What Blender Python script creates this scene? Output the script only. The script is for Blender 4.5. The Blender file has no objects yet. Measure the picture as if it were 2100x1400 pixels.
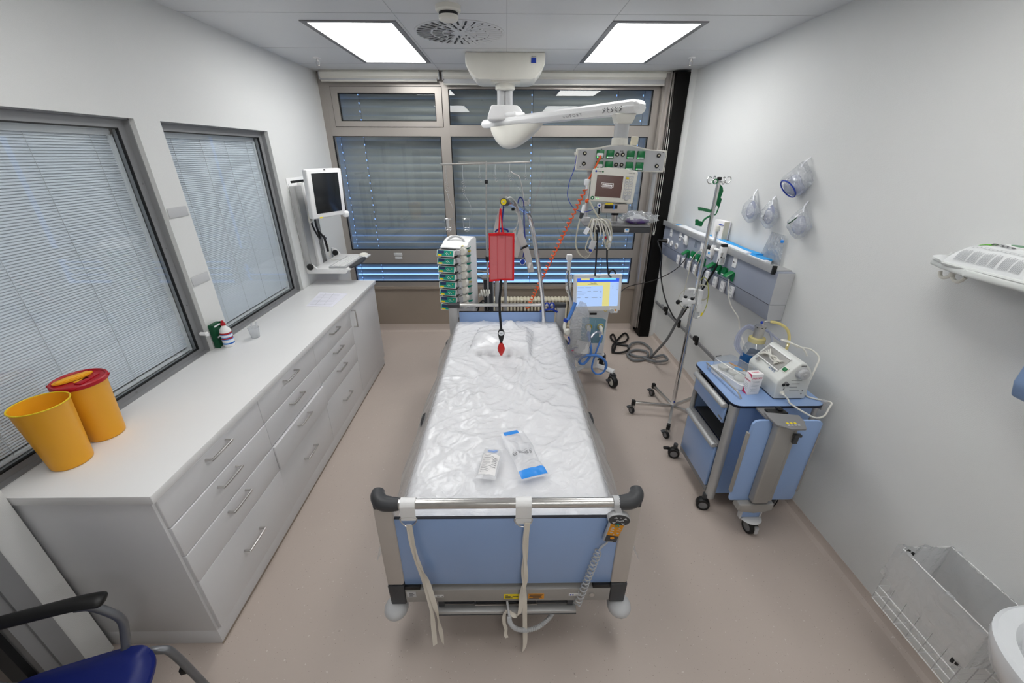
import bpy, bmesh, math, random
from mathutils import Vector, Matrix, noise

S = bpy.context.scene
COL = S.collection
random.seed(7)
PI = math.pi

# ------------------------------------------------------------------ camera
FPX, PITCH, YAW, ROLL, CAMH = 819.9, 0.4383, 0.0135, 0.0022, 2.1
_R = Vector((math.cos(YAW), -math.sin(YAW), 0))
_F = Vector((math.sin(YAW)*math.cos(PITCH), math.cos(YAW)*math.cos(PITCH), -math.sin(PITCH)))
_U = _R.cross(_F)
R_ = _R*math.cos(ROLL) + _U*math.sin(ROLL)
U_ = -_R*math.sin(ROLL) + _U*math.cos(ROLL)
EYE = Vector((0, 0, CAMH))
cam = bpy.data.cameras.new('camera'); camo = bpy.data.objects.new('camera', cam); COL.objects.link(camo)
cam.sensor_width = 36.0; cam.lens = FPX/2100*36.0; cam.clip_start = 0.02; cam.clip_end = 60
m4 = Matrix((R_, U_, -_F)).transposed().to_4x4(); m4.translation = EYE
camo.matrix_world = m4
S.camera = camo

def at(u, v, axis, val):
    """point of the place seen at (u, v) that lies on the plane axis = val (0 x, 1 y, 2 z)"""
    r = R_*((u-1050)/FPX) - U_*((v-700)/FPX) + _F
    return EYE + r*((val-EYE[axis])/r[axis])
def AX(u, v, x): return at(u, v, 0, x)
def AY(u, v, y): return at(u, v, 1, y)
def AZ(u, v, z): return at(u, v, 2, z)

# ------------------------------------------------------------------ world, exposure
def lin(c):
    return tuple(((x/255)/12.92 if x/255 <= .04045 else ((x/255+.055)/1.055)**2.4) for x in c)
W = bpy.data.worlds.new('world'); S.world = W; W.use_nodes = True
nt = W.node_tree; bg = nt.nodes['Background']
sky = nt.nodes.new('ShaderNodeTexSky'); sky.sky_type = 'HOSEK_WILKIE'; sky.sun_direction = (0.3, -0.6, 0.74); sky.turbidity = 3.0
mixw = nt.nodes.new('ShaderNodeMix'); mixw.data_type = 'RGBA'; mixw.inputs[0].default_value = .75
nt.links.new(sky.outputs[0], mixw.inputs[6]); mixw.inputs[7].default_value = (.20, .42, 1, 1)
nt.links.new(mixw.outputs[2], bg.inputs[0]); bg.inputs[1].default_value = 2.6
S.view_settings.view_transform = 'Standard'; S.view_settings.look = 'None'
S.view_settings.gamma = 1; S.view_settings.use_curve_mapping = False
S.view_settings.exposure = 0.1
LAMP = 11.0          # strength of the four ceiling panels and the added fill light

# ------------------------------------------------------------------ materials
def srgb(r, g, b): return (*lin((r, g, b)), 1)
MATS = {}
def mat(name, col=(200, 200, 200), rough=.5, metal=0., spec=.5, emit=None, es=1., bump=None, var=None, coat=0., alpha=1., trans=0., ior=1.45):
    m = bpy.data.materials.new(name); m.use_nodes = True; n = m.node_tree.nodes; l = m.node_tree.links
    b = n['Principled BSDF']
    b.inputs['Base Color'].default_value = srgb(*col); b.inputs['Roughness'].default_value = rough
    b.inputs['Metallic'].default_value = metal; b.inputs['Specular IOR Level'].default_value = spec
    b.inputs['Coat Weight'].default_value = coat; b.inputs['Alpha'].default_value = alpha
    b.inputs['Transmission Weight'].default_value = trans; b.inputs['IOR'].default_value = ior
    if emit: b.inputs['Emission Color'].default_value = srgb(*emit); b.inputs['Emission Strength'].default_value = es
    tc = n.new('ShaderNodeTexCoord')
    vs, va = var if var else (6., .03)
    nz = n.new('ShaderNodeTexNoise'); nz.inputs['Scale'].default_value = vs; nz.inputs['Detail'].default_value = 3
    l.new(tc.outputs['Object'], nz.inputs['Vector'])
    mr = n.new('ShaderNodeMapRange'); mr.inputs['From Min'].default_value = .3; mr.inputs['From Max'].default_value = .7
    mr.inputs['To Min'].default_value = 1-va; mr.inputs['To Max'].default_value = 1+va
    l.new(nz.outputs[0], mr.inputs[0])
    mx = n.new('ShaderNodeMix'); mx.data_type = 'RGBA'; mx.blend_type = 'MULTIPLY'; mx.inputs[0].default_value = 1
    mx.inputs[6].default_value = srgb(*col); l.new(mr.outputs[0], mx.inputs[7])
    l.new(mx.outputs[2], b.inputs['Base Color'])
    if bump:
        sc, st, kind = bump
        if kind == 'noise':
            t = n.new('ShaderNodeTexNoise'); t.inputs['Scale'].default_value = sc; t.inputs['Detail'].default_value = 4
            out = t.outputs[0]; l.new(tc.outputs['Object'], t.inputs['Vector'])
        else:
            t = n.new('ShaderNodeTexVoronoi'); t.inputs['Scale'].default_value = sc
            t.inputs['Randomness'].default_value = .35
            out = t.outputs[0]; l.new(tc.outputs['Object'], t.inputs['Vector'])
        bp = n.new('ShaderNodeBump'); bp.inputs['Strength'].default_value = st; bp.inputs['Distance'].default_value = .004
        l.new(out, bp.inputs['Height']); l.new(bp.outputs[0], b.inputs['Normal'])
    MATS[name] = m
    return m

def schlick(n, l, k, f0, bp=None):
    lw = n.new('ShaderNodeLayerWeight'); lw.inputs[0].default_value = .5
    if bp: l.new(bp.outputs[0], lw.inputs['Normal'])
    pw = n.new('ShaderNodeMath'); pw.operation = 'POWER'; pw.inputs[1].default_value = 5; l.new(lw.outputs['Facing'], pw.inputs[0])
    ad = n.new('ShaderNodeMath'); ad.operation = 'MULTIPLY_ADD'; ad.inputs[1].default_value = k; ad.inputs[2].default_value = f0
    ad.use_clamp = True; l.new(pw.outputs[0], ad.inputs[0])
    return ad

def film(name, tint=(235, 238, 245), transp=.55, rough=.12, gloss=.35, bumpsc=18, bumpst=.5):
    m = bpy.data.materials.new(name); m.use_nodes = True; n = m.node_tree.nodes; l = m.node_tree.links
    n.remove(n['Principled BSDF']); out = n['Material Output']
    tr = n.new('ShaderNodeBsdfTransparent'); tr.inputs[0].default_value = (.97, .98, .99, 1)
    df = n.new('ShaderNodeBsdfTranslucent'); df.inputs[0].default_value = srgb(*tint)
    d2 = n.new('ShaderNodeBsdfDiffuse'); d2.inputs[0].default_value = srgb(*tint)
    gl = n.new('ShaderNodeBsdfGlossy'); gl.inputs['Roughness'].default_value = rough
    tc = n.new('ShaderNodeTexCoord'); t = n.new('ShaderNodeTexNoise'); t.inputs['Scale'].default_value = bumpsc
    t.inputs['Detail'].default_value = 5; t.inputs['Distortion'].default_value = 1.2
    bp = n.new('ShaderNodeBump'); bp.inputs['Strength'].default_value = bumpst; bp.inputs['Distance'].default_value = .02
    l.new(tc.outputs['Object'], t.inputs['Vector']); l.new(t.outputs[0], bp.inputs['Height'])
    for x in (df, d2, gl): l.new(bp.outputs[0], x.inputs['Normal'])
    a = n.new('ShaderNodeMixShader'); a.inputs[0].default_value = .5; l.new(df.outputs[0], a.inputs[1]); l.new(d2.outputs[0], a.inputs[2])
    c = n.new('ShaderNodeMixShader'); c.inputs[0].default_value = transp; l.new(a.outputs[0], c.inputs[1]); l.new(tr.outputs[0], c.inputs[2])
    ad = schlick(n, l, .7, .03+gloss*.22, bp)
    e = n.new('ShaderNodeMixShader'); l.new(ad.outputs[0], e.inputs[0]); l.new(c.outputs[0], e.inputs[1]); l.new(gl.outputs[0], e.inputs[2])
    l.new(e.outputs[0], out.inputs[0])
    MATS[name] = m
    return m

def pane_mat(name, tint=(1, 1, 1), extra=0., rough=0.):
    m = bpy.data.materials.new(name); m.use_nodes = True; n = m.node_tree.nodes; l = m.node_tree.links
    n.remove(n['Principled BSDF']); out = n['Material Output']
    tr = n.new('ShaderNodeBsdfTransparent'); tr.inputs[0].default_value = (*tint, 1)
    gl = n.new('ShaderNodeBsdfGlossy'); gl.inputs['Roughness'].default_value = rough
    ad = schlick(n, l, 1.0, .045+extra)
    e = n.new('ShaderNodeMixShader'); l.new(ad.outputs[0], e.inputs[0]); l.new(tr.outputs[0], e.inputs[1]); l.new(gl.outputs[0], e.inputs[2])
    l.new(e.outputs[0], out.inputs[0]); MATS[name] = m
    return m

mat('wall_paint', (219, 220, 219), .62, bump=(250, .22, 'vor'), var=(1.2, .012))
mat('ceiling_metal', (214, 215, 216), .42, var=(2, .012))
mat('seam', (186, 187, 188), .6)
mat('white_laminate', (232, 232, 232), .32, var=(3, .01))
mat('cabinet_white', (218, 218, 220), .3, var=(3, .012))
mat('steel', (205, 203, 200), .28, 1., var=(30, .05))
mat('chrome', (225, 225, 225), .12, 1.)
mat('alu', (188, 188, 188), .45, .5, var=(20, .03))
mat('window_alu', (168, 162, 156), .34, .5, var=(3, .03))
mat('jamb_grey', (150, 151, 153), .45, .3, var=(3, .03))
mat('panel_brown', (158, 146, 134), .55, .25, var=(2, .03))
mat('rubber', (14, 14, 15), .5)
mat('black_steel', (13, 12, 11), .6, .0, .2)
mat('black', (18, 18, 19), .45)
mat('dark_grey', (62, 63, 66), .45)
mat('mid_grey', (128, 128, 130), .45)
mat('warm_grey', (188, 180, 173), .40, .0)
mat('light_grey', (190, 191, 193), .45)
mat('white', (236, 236, 236), .4)
mat('offwhite', (226, 224, 215), .4)
mat('olive_tube', (176, 178, 70), .5)
mat('cream', (214, 207, 186), .45)
mat('blue_laminate', (141, 170, 216), .30, spec=.8, coat=.25, var=(4, .02))
mat('pump_grey', (216, 218, 215), .38)
mat('beam_grey', (160, 157, 153), .4, .2)
mat('blue_edge', (14, 20, 40), .5)
mat('shutter', (164, 171, 170), .42, .1, var=(2, .05))
mat('blind_slat', (214, 217, 221), .45, var=(1, .02))
mat('yellow_plastic', (238, 170, 34), .42, var=(3, .02))
mat('yellow_rim', (226, 196, 30), .42)
mat('red_plastic', (168, 14, 32), .38)
mat('red_fabric', (214, 28, 38), .75, bump=(300, .3, 'noise'))
mat('red_mesh', (208, 112, 116), .7, bump=(500, .35, 'noise'))
mat('red_rubber', (200, 34, 30), .45)
mat('green', (10, 112, 62), .35)
mat('green_socket', (8, 118, 64), .3)
mat('green_dark', (6, 74, 44), .4)
mat('teal', (20, 158, 134), .4)
mat('lcd', (46, 62, 112), .3)
mat('yellow', (240, 215, 30), .5)
mat('orange', (236, 96, 38), .45)
mat('amber', (226, 150, 24), .5)
mat('blue', (28, 62, 170), .45)
mat('navy', (18, 36, 130), .5)
mat('hose_blue', (84, 138, 216), .4)
mat('steel_blue', (22, 84, 140), .45)
mat('panel_blue', (156, 162, 176), .42, .2, var=(2, .02))
mat('pad_blue', (60, 165, 235), .7)
mat('pad_white', (236, 238, 242), .7)
mat('print_blue', (56, 150, 240), .3)
mat('ink', (70, 70, 72), .6)
mat('ink_soft', (140, 140, 144), .6)
mat('pink', (214, 36, 96), .5)
mat('strap_grey', (196, 196, 194), .8, bump=(400, .3, 'noise'))
mat('tape_beige', (226, 219, 207), .85, bump=(400, .3, 'noise'))
mat('cable_beige', (196, 192, 176), .5)
mat('cable_white', (222, 220, 212), .5)
mat('cable_grey', (112, 114, 116), .5)
mat('sheet', (248, 248, 249), .8, bump=(60, .2, 'noise'))
mat('paper', (226, 226, 236), .8)
mat('purple', (92, 66, 132), .6)
mat('chair_blue', (12, 29, 104), .42)
mat('basin', (226, 229, 232), .12, coat=.6)
mat('dispenser_blue', (128, 152, 188), .35)
mat('box_white', (240, 238, 238), .5)
mat('clear_blue', (150, 190, 205), .15)
mat('teal_window', (130, 170, 186), .2)
mat('lamp', (255, 255, 255), .5, emit=(253, 253, 251), es=LAMP)
mat('lamp_near', (255, 255, 255), .5, emit=(253, 253, 251), es=LAMP*.64)
mat('tube_grey', (118, 120, 124), .35, .5)
mat('print_pale', (176, 178, 180), .6)
mat('packet_white', (218, 220, 221), .45)
mat('shelf_white', (214, 217, 215), .3)
mat('monitor_black', (34, 36, 38), .18)
mat('screen_brown', (66, 46, 42), .2, emit=(70, 48, 44), es=.55)
mat('screen_text', (220, 220, 220), .5, emit=(225, 225, 225), es=.8)
mat('scr_blue', (20, 40, 120), .3, emit=(52, 96, 236), es=.85)
mat('scr_yellow', (80, 78, 50), .3, emit=(228, 220, 140), es=.85)
mat('scr_pale', (60, 66, 80), .3, emit=(176, 206, 252), es=.9)
mat('scr_pale2', (170, 200, 245), .4, emit=(150, 190, 246), es=1.)
mat('scr_cyan', (100, 200, 240), .4, emit=(100, 190, 240), es=.95)
mat('led', (120, 255, 140), .4, emit=(120, 255, 140), es=1.5)
film('film_cover', (252, 252, 254), .30, .26, .22, 14, .38)
film('film_drape', (240, 241, 242), .38, .25, .2, 10, .2)
film('film_bag', (246, 248, 252), .80, .1, .7, 40, .9)
film('film_bin', (250, 251, 252), .62, .08, .8, 14, .6)
film('tube_clear', (205, 210, 232), .45, .12, .5, 8, .05)
film('tube_yellow', (252, 238, 160), .25, .12, .5, 8, .05)
film('clear_lid', (200, 210, 220), .78, .05, .3, 3, .02)
film('cup_film', (236, 238, 240), .45, .2, .3, 8, .05)
pane_mat('pane', (.84, .855, .85), .035)
pane_mat('pane_inner', (.9, .94, .97), .02)
mat('bottle_glass', (235, 240, 240), .05, trans=.85, ior=1.3)

# floor: beige vinyl with pale and dark chips
def floor_mat():
    m = mat('floor_vinyl', (189, 176, 167), .36, var=(1.5, .03)); n = m.node_tree.nodes; l = m.node_tree.links
    b = n['Principled BSDF']; base = b.inputs['Base Color'].links[0].from_socket
    tc = [x for x in n if x.type == 'TEX_COORD'][0]
    cur = base
    for sc, lo, col, rnd in ((52, .13, (208, 200, 193), 1), (96, .12, (126, 114, 105), 1), (120, .18, (188, 176, 166), 1)):
        mp = n.new('ShaderNodeTexNoise'); mp.inputs['Scale'].default_value = 30; l.new(tc.outputs['Object'], mp.inputs['Vector'])
        ad = n.new('ShaderNodeMix'); ad.data_type = 'RGBA'; ad.blend_type = 'ADD'; ad.inputs[0].default_value = .04
        l.new(tc.outputs['Object'], ad.inputs[6]); l.new(mp.outputs[1], ad.inputs[7])
        v = n.new('ShaderNodeTexVoronoi'); v.inputs['Scale'].default_value = sc; l.new(ad.outputs[2], v.inputs['Vector'])
        th = n.new('ShaderNodeMath'); th.operation = 'LESS_THAN'; th.inputs[1].default_value = lo; l.new(v.outputs['Distance'], th.inputs[0])
        sp = n.new('ShaderNodeSeparateColor'); l.new(v.outputs['Color'], sp.inputs[0])
        g2 = n.new('ShaderNodeMath'); g2.operation = 'GREATER_THAN'; g2.inputs[1].default_value = .72; l.new(sp.outputs[0], g2.inputs[0])
        ml = n.new('ShaderNodeMath'); ml.operation = 'MULTIPLY'; l.new(th.outputs[0], ml.inputs[0]); l.new(g2.outputs[0], ml.inputs[1])
        mx = n.new('ShaderNodeMix'); mx.data_type = 'RGBA'; l.new(ml.outputs[0], mx.inputs[0]); l.new(cur, mx.inputs[6])
        mx.inputs[7].default_value = srgb(*col); cur = mx.outputs[2]
    l.new(cur, b.inputs['Base Color'])
floor_mat()

# ------------------------------------------------------------------ mesh helpers
def catmull(pts, n=6, closed=False):
    P = [Vector(p) for p in pts]; out = []
    k = len(P)
    if k < 3 and not closed: return P
    rng = range(k if closed else k-1)
    for i in rng:
        p0 = P[(i-1) % k] if closed or i > 0 else P[0]*2-P[1]
        p1 = P[i]; p2 = P[(i+1) % k]
        p3 = P[(i+2) % k] if closed or i < k-2 else P[-1]*2-P[-2]
        for j in range(n):
            t = j/n
            out.append(.5*((2*p1)+(-p0+p2)*t+(2*p0-5*p1+4*p2-p3)*t*t+(-p0+3*p1-3*p2+p3)*t**3))
    if not closed: out.append(P[-1])
    return out

class MB:
    def __init__(s, m=None): s.bm = bmesh.new(); s.ms = []; s.i = 0; s.use(m) if m else None
    def use(s, m):
        if m not in s.ms: s.ms.append(m)
        s.i = s.ms.index(m); return s
    def faces(s, verts, fs):
        v = [s.bm.verts.new(p) for p in verts]; out = []
        for f in fs:
            try: q = s.bm.faces.new([v[i] for i in f]); q.material_index = s.i; out.append(q)
            except ValueError: pass
        return out
    def obox(s, c, size, rot=None, bev=0, seg=2):
        r = bmesh.ops.create_cube(s.bm, size=1); vs = r['verts']
        M = Matrix.Translation(Vector(c)) @ (rot.to_4x4() if rot else Matrix.Identity(4)) @ Matrix.Diagonal((*size, 1))
        bmesh.ops.transform(s.bm, matrix=M, verts=vs)
        fs = {f for v in vs for f in v.link_faces}
        for f in fs: f.material_index = s.i
        if bev > 0:
            es = list({e for v in vs for e in v.link_edges})
            bmesh.ops.bevel(s.bm, geom=es, offset=min(bev, min(size)*.49), segments=seg, profile=.5, affect='EDGES', material=-1)
        return s
    def box(s, x0, x1, y0, y1, z0, z1, bev=0, seg=2):
        return s.obox(((x0+x1)/2, (y0+y1)/2, (z0+z1)/2), (abs(x1-x0), abs(y1-y0), abs(z1-z0)), None, bev, seg)
    def frame_of(s, d):
        d = d.normalized(); a = Vector((0, 0, 1)) if abs(d.z) < .9 else Vector((1, 0, 0))
        u = d.cross(a).normalized(); return u, d.cross(u).normalized()
    def cyl(s, p0, p1, r, r2=None, n=16, cap=True):
        p0 = Vector(p0); p1 = Vector(p1); r2 = r if r2 is None else r2
        u, w = s.frame_of(p1-p0); vs = []
        for p, q in ((p0, r), (p1, r2)):
            for k in range(n):
                a = 2*PI*k/n; vs.append(p+u*math.cos(a)*q+w*math.sin(a)*q)
        fs = [(k, (k+1) % n, n+(k+1) % n, n+k) for k in range(n)]
        if cap: fs += [tuple(range(n))[::-1], tuple(range(n, 2*n))]
        s.faces(vs, fs); return s
    def tube(s, pts, r, n=8, closed=False, sm=6, cap=True, flat=1.):
        P = catmull(pts, sm, closed) if sm else [Vector(p) for p in pts]
        Q = [P[0]]
        for p in P[1:]:
            if (p-Q[-1]).length > 1e-5: Q.append(p)
        P = Q; k = len(P)
        if k < 2: return s
        def tan(i):
            if closed: return (P[(i+1) % k]-P[i-1]).normalized()
            return (P[min(i+1, k-1)]-P[max(i-1, 0)]).normalized()
        t0 = tan(0); u, _ = s.frame_of(t0); vs = []; rr = r if callable(r) else (lambda t: r)
        for i in range(k):
            t = tan(i); u = (u-t*u.dot(t))
            u = u.normalized() if u.length > 1e-6 else s.frame_of(t)[0]
            w = t.cross(u)
            q = rr(i/(k-1))
            for j in range(n):
                a = 2*PI*j/n; vs.append(P[i]+u*math.cos(a)*q+w*math.sin(a)*q*flat)
        fs = []
        for i in range(k if closed else k-1):
            a = i*n; b = ((i+1) % k)*n
            for j in range(n): fs.append((a+j, a+(j+1) % n, b+(j+1) % n, b+j))
        if cap and not closed: fs += [tuple(range(n))[::-1], tuple(range((k-1)*n, k*n))]
        s.faces(vs, fs); return s
    def ribbon(s, pts, wdirs, w, th=.0015, sm=6):
        """a strap: pts path, wdirs one width direction or one for every point"""
        P = catmull(pts, sm) if sm else [Vector(p) for p in pts]
        k = len(P)
        if isinstance(wdirs, (list,)) and len(wdirs) == len(pts): D = catmull(wdirs, sm) if sm else [Vector(d) for d in wdirs]
        else: D = [Vector(wdirs)]*k
        vs = []
        for i in range(k):
            t = (P[min(i+1, k-1)]-P[max(i-1, 0)]).normalized(); d = D[i]; d = (d-t*d.dot(t)).normalized(); nn = t.cross(d)
            for a, b in ((-.5, -.5), (.5, -.5), (.5, .5), (-.5, .5)): vs.append(P[i]+d*a*w+nn*b*th)
        fs = []
        for i in range(k-1):
            for j in range(4): fs.append((i*4+j, i*4+(j+1) % 4, (i+1)*4+(j+1) % 4, (i+1)*4+j))
        fs += [(3, 2, 1, 0), (4*k-4, 4*k-3, 4*k-2, 4*k-1)]
        s.faces(vs, fs); return s
    def lathe(s, prof, o, ax=(0, 0, 1), n=28, sx=1., cap=True):
        o = Vector(o); ax = Vector(ax).normalized(); u, w = s.frame_of(ax); vs = []
        for r, h in prof:
            for k in range(n):
                a = 2*PI*k/n; vs.append(o+ax*h+u*math.cos(a)*r*sx+w*math.sin(a)*r)
        fs = []
        for i in range(len(prof)-1):
            for k in range(n): fs.append((i*n+k, i*n+(k+1) % n, (i+1)*n+(k+1) % n, (i+1)*n+k))
        if cap:
            if prof[0][0] > 1e-6: fs.append(tuple(range(n))[::-1])
            if prof[-1][0] > 1e-6: fs.append(tuple(range((len(prof)-1)*n, len(prof)*n)))
        s.faces(vs, fs); return s
    def prism(s, poly, o, ux, uy, th, bev=0, seg=2):
        """2-D outline in the plane (ux, uy) at o, made th thick along ux x uy"""
        o = Vector(o); ux = Vector(ux).normalized(); uy = Vector(uy).normalized(); nn = ux.cross(uy).normalized()*th; k = len(poly)
        vs = [o+ux*a+uy*b for a, b in poly]; vs += [v+nn for v in vs]
        fs = [tuple(range(k))[::-1], tuple(range(k, 2*k))]+[(i, (i+1) % k, k+(i+1) % k, k+i) for i in range(k)]
        q = s.faces(vs, fs)
        if bev > 0:
            es = list({e for f in q for e in f.edges})
            bmesh.ops.bevel(s.bm, geom=es, offset=bev, segments=seg, profile=.5, affect='EDGES', material=-1)
        return s
    def ball(s, c, r, rot=None, n=16):
        if not hasattr(r, '__len__'): r = (r, r, r)
        q = bmesh.ops.create_uvsphere(s.bm, u_segments=n, v_segments=max(6, n*2//3), radius=1)
        M = Matrix.Translation(Vector(c)) @ (rot.to_4x4() if rot else Matrix.Identity(4)) @ Matrix.Diagonal((*r, 1))
        bmesh.ops.transform(s.bm, matrix=M, verts=q['verts'])
        for f in {f for v in q['verts'] for f in v.link_faces}: f.material_index = s.i
        return s
    def grid(s, fn, nu, nv, skip=None):
        vs = [fn(i/nu, j/nv) for j in range(nv+1) for i in range(nu+1)]
        fs = [(j*(nu+1)+i, j*(nu+1)+i+1, (j+1)*(nu+1)+i+1, (j+1)*(nu+1)+i) for j in range(nv) for i in range(nu) if not (skip and skip(i, j))]
        s.faces(vs, fs); return s
    def torus(s, c, ax, R, r, n=24, m=8, a0=0, a1=2*PI):
        c = Vector(c); u, w = s.frame_of(Vector(ax)); full = abs(a1-a0-2*PI) < 1e-6
        k = n if full else n+1
        pts = [c+u*math.cos(a0+(a1-a0)*i/n)*R+w*math.sin(a0+(a1-a0)*i/n)*R for i in range(k)]
        return s.tube(pts, r, m, closed=full, sm=0)
    def build(s, name, parent=None, m=None, sharp=35, fix=True):
        if m: s.ms = [m]
        if fix: bmesh.ops.recalc_face_normals(s.bm, faces=s.bm.faces[:])
        if parent is not None:
            o = origin_of(parent)
            bmesh.ops.translate(s.bm, vec=-o, verts=s.bm.verts[:])
        me = bpy.data.meshes.new(name); s.bm.to_mesh(me); s.bm.free()
        for x in s.ms: me.materials.append(MATS[x])
        for p in me.polygons: p.use_smooth = True
        try: me.set_sharp_from_angle(angle=math.radians(sharp))
        except Exception: pass
        ob = bpy.data.objects.new(name, me); COL.objects.link(ob)
        if parent is not None: ob.parent = parent
        return ob

def origin_of(o):
    v = Vector((0, 0, 0))
    while o is not None: v += o.location; o = o.parent
    return v

def tag(o, label, cat, group=None):
    o['label'] = label; o['category'] = cat
    if group: o['group'] = group
    return o
def thing(name, loc, label, cat, group=None):
    o = bpy.data.objects.new(name, None); o.empty_display_size = .05; COL.objects.link(o); o.location = loc
    return tag(o, label, cat, group)
def copy_tree(o, parent=None):
    c = o.copy(); COL.objects.link(c)
    if parent is not None: c.parent = parent
    for ch in list(o.children): copy_tree(ch, c)
    return c
def struct(mb, name, m=None):
    o = mb.build(name, None, m); o['kind'] = 'structure'; return o

def lettering(s, size, o, ux, uy, m, parent, name='lettering', align='CENTER', bold=0.):
    cu = bpy.data.curves.new(name, 'FONT'); cu.body = s; cu.size = size; cu.align_x = align; cu.align_y = 'CENTER'; cu.extrude = .0002; cu.offset = bold
    t = bpy.data.objects.new(name, cu); COL.objects.link(t)
    dg = bpy.context.evaluated_depsgraph_get(); dg.update()
    me = bpy.data.meshes.new_from_object(t.evaluated_get(dg)); bpy.data.objects.remove(t); bpy.data.curves.remove(cu)
    ux = Vector(ux).normalized(); uy = Vector(uy); uy = (uy-ux*uy.dot(ux)).normalized(); nz = ux.cross(uy)
    M = Matrix((ux, uy, nz)).transposed().to_4x4(); M.translation = Vector(o)-(origin_of(parent) if parent else Vector())
    me.transform(M); me.name = name; me.materials.clear(); me.materials.append(MATS[m])
    ob = bpy.data.objects.new(name, me); COL.objects.link(ob)
    if parent is not None: ob.parent = parent
    return ob
def V(*a): return Vector(a)
def rotz(a): return Matrix.Rotation(a, 3, 'Z')
def rot(x=0, y=0, z=0): return Matrix.Rotation(z, 3, 'Z') @ Matrix.Rotation(y, 3, 'Y') @ Matrix.Rotation(x, 3, 'X')
def helix(p0, p1, r, turns, per=10, wob=0.):
    p0 = Vector(p0); p1 = Vector(p1); d = p1-p0; a = Vector((0, 0, 1)) if abs(d.normalized().z) < .95 else Vector((1, 0, 0))
    u = d.cross(a).normalized(); w = d.normalized().cross(u); n = int(turns*per)
    return [p0+d*(i/n)+u*math.cos(2*PI*turns*i/n)*r+w*math.sin(2*PI*turns*i/n)*r for i in range(n+1)]
# ================================================================== THE SETTING
XL, XR, ZC, YB = -1.92, 1.871, 2.85, 4.83
YF = -2.6
b = MB('floor_vinyl'); b.box(-3.3, 2.0, YF-.1, 5.0, -.1, 0); struct(b, 'floor')
# ceiling of white metal panels with fine joints
b = MB('ceiling_metal'); b.box(-3.3, 2.0, YF-.1, 5.16, ZC, ZC+.1)
b.use('seam')
for y in (.61, 1.86, 2.96, 3.83, 4.42): b.box(XL, XR, y-.002, y+.002, ZC-.0012, ZC+.01)
for x in (-.665, .005, .665): b.box(x-.002, x+.002, YF, 4.75, ZC-.0012, ZC+.01)
struct(b, 'ceiling')
# right wall, front wall
b = MB('wall_paint'); b.box(XR, XR+.1, YF, 4.95, 0, ZC); struct(b, 'wall_right')
b = MB('wall_paint'); b.box(-3.3, XR+.1, YF-.1, YF, 0, ZC); struct(b, 'wall_front')
# left wall: openings for two inner windows and the doorway
W1 = (1.14, 2.375); W2 = (2.55, 3.65); WZ = (.93, 2.262); DR = (.0, 1.0)
b = MB('wall_paint'); x0, x1 = XL-.16, XL
for y0, y1, z0, z1 in ((YF, DR[0], 0, ZC), (DR[0], DR[1], 2.12, ZC), (DR[1], W1[0], 0, ZC), (W1[0], W1[1], 0, WZ[0]), (W1[0], W1[1], WZ[1], ZC),
                       (W1[1], W2[0], 0, ZC), (W2[0], W2[1], 0, WZ[0]), (W2[0], W2[1], WZ[1], ZC), (W2[1], 4.95, 0, ZC)):
    b.box(x0, x1, y0, y1, z0, z1)
bmesh.ops.remove_doubles(b.bm, verts=b.bm.verts[:], dist=1e-5)
b.box(XL-.16, -1.848, DR[1]+.0, 1.112, 0, ZC)
struct(b, 'wall_left')
# corridor beyond the left wall
b = MB('wall_paint'); b.box(-3.4, -3.3, YF, 5, 0, ZC); struct(b, 'wall_corridor')
b = MB('wall_paint'); b.box(-3.3, XL-.16, 4.9, 5, 0, ZC); struct(b, 'wall_corridor_end')
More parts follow.
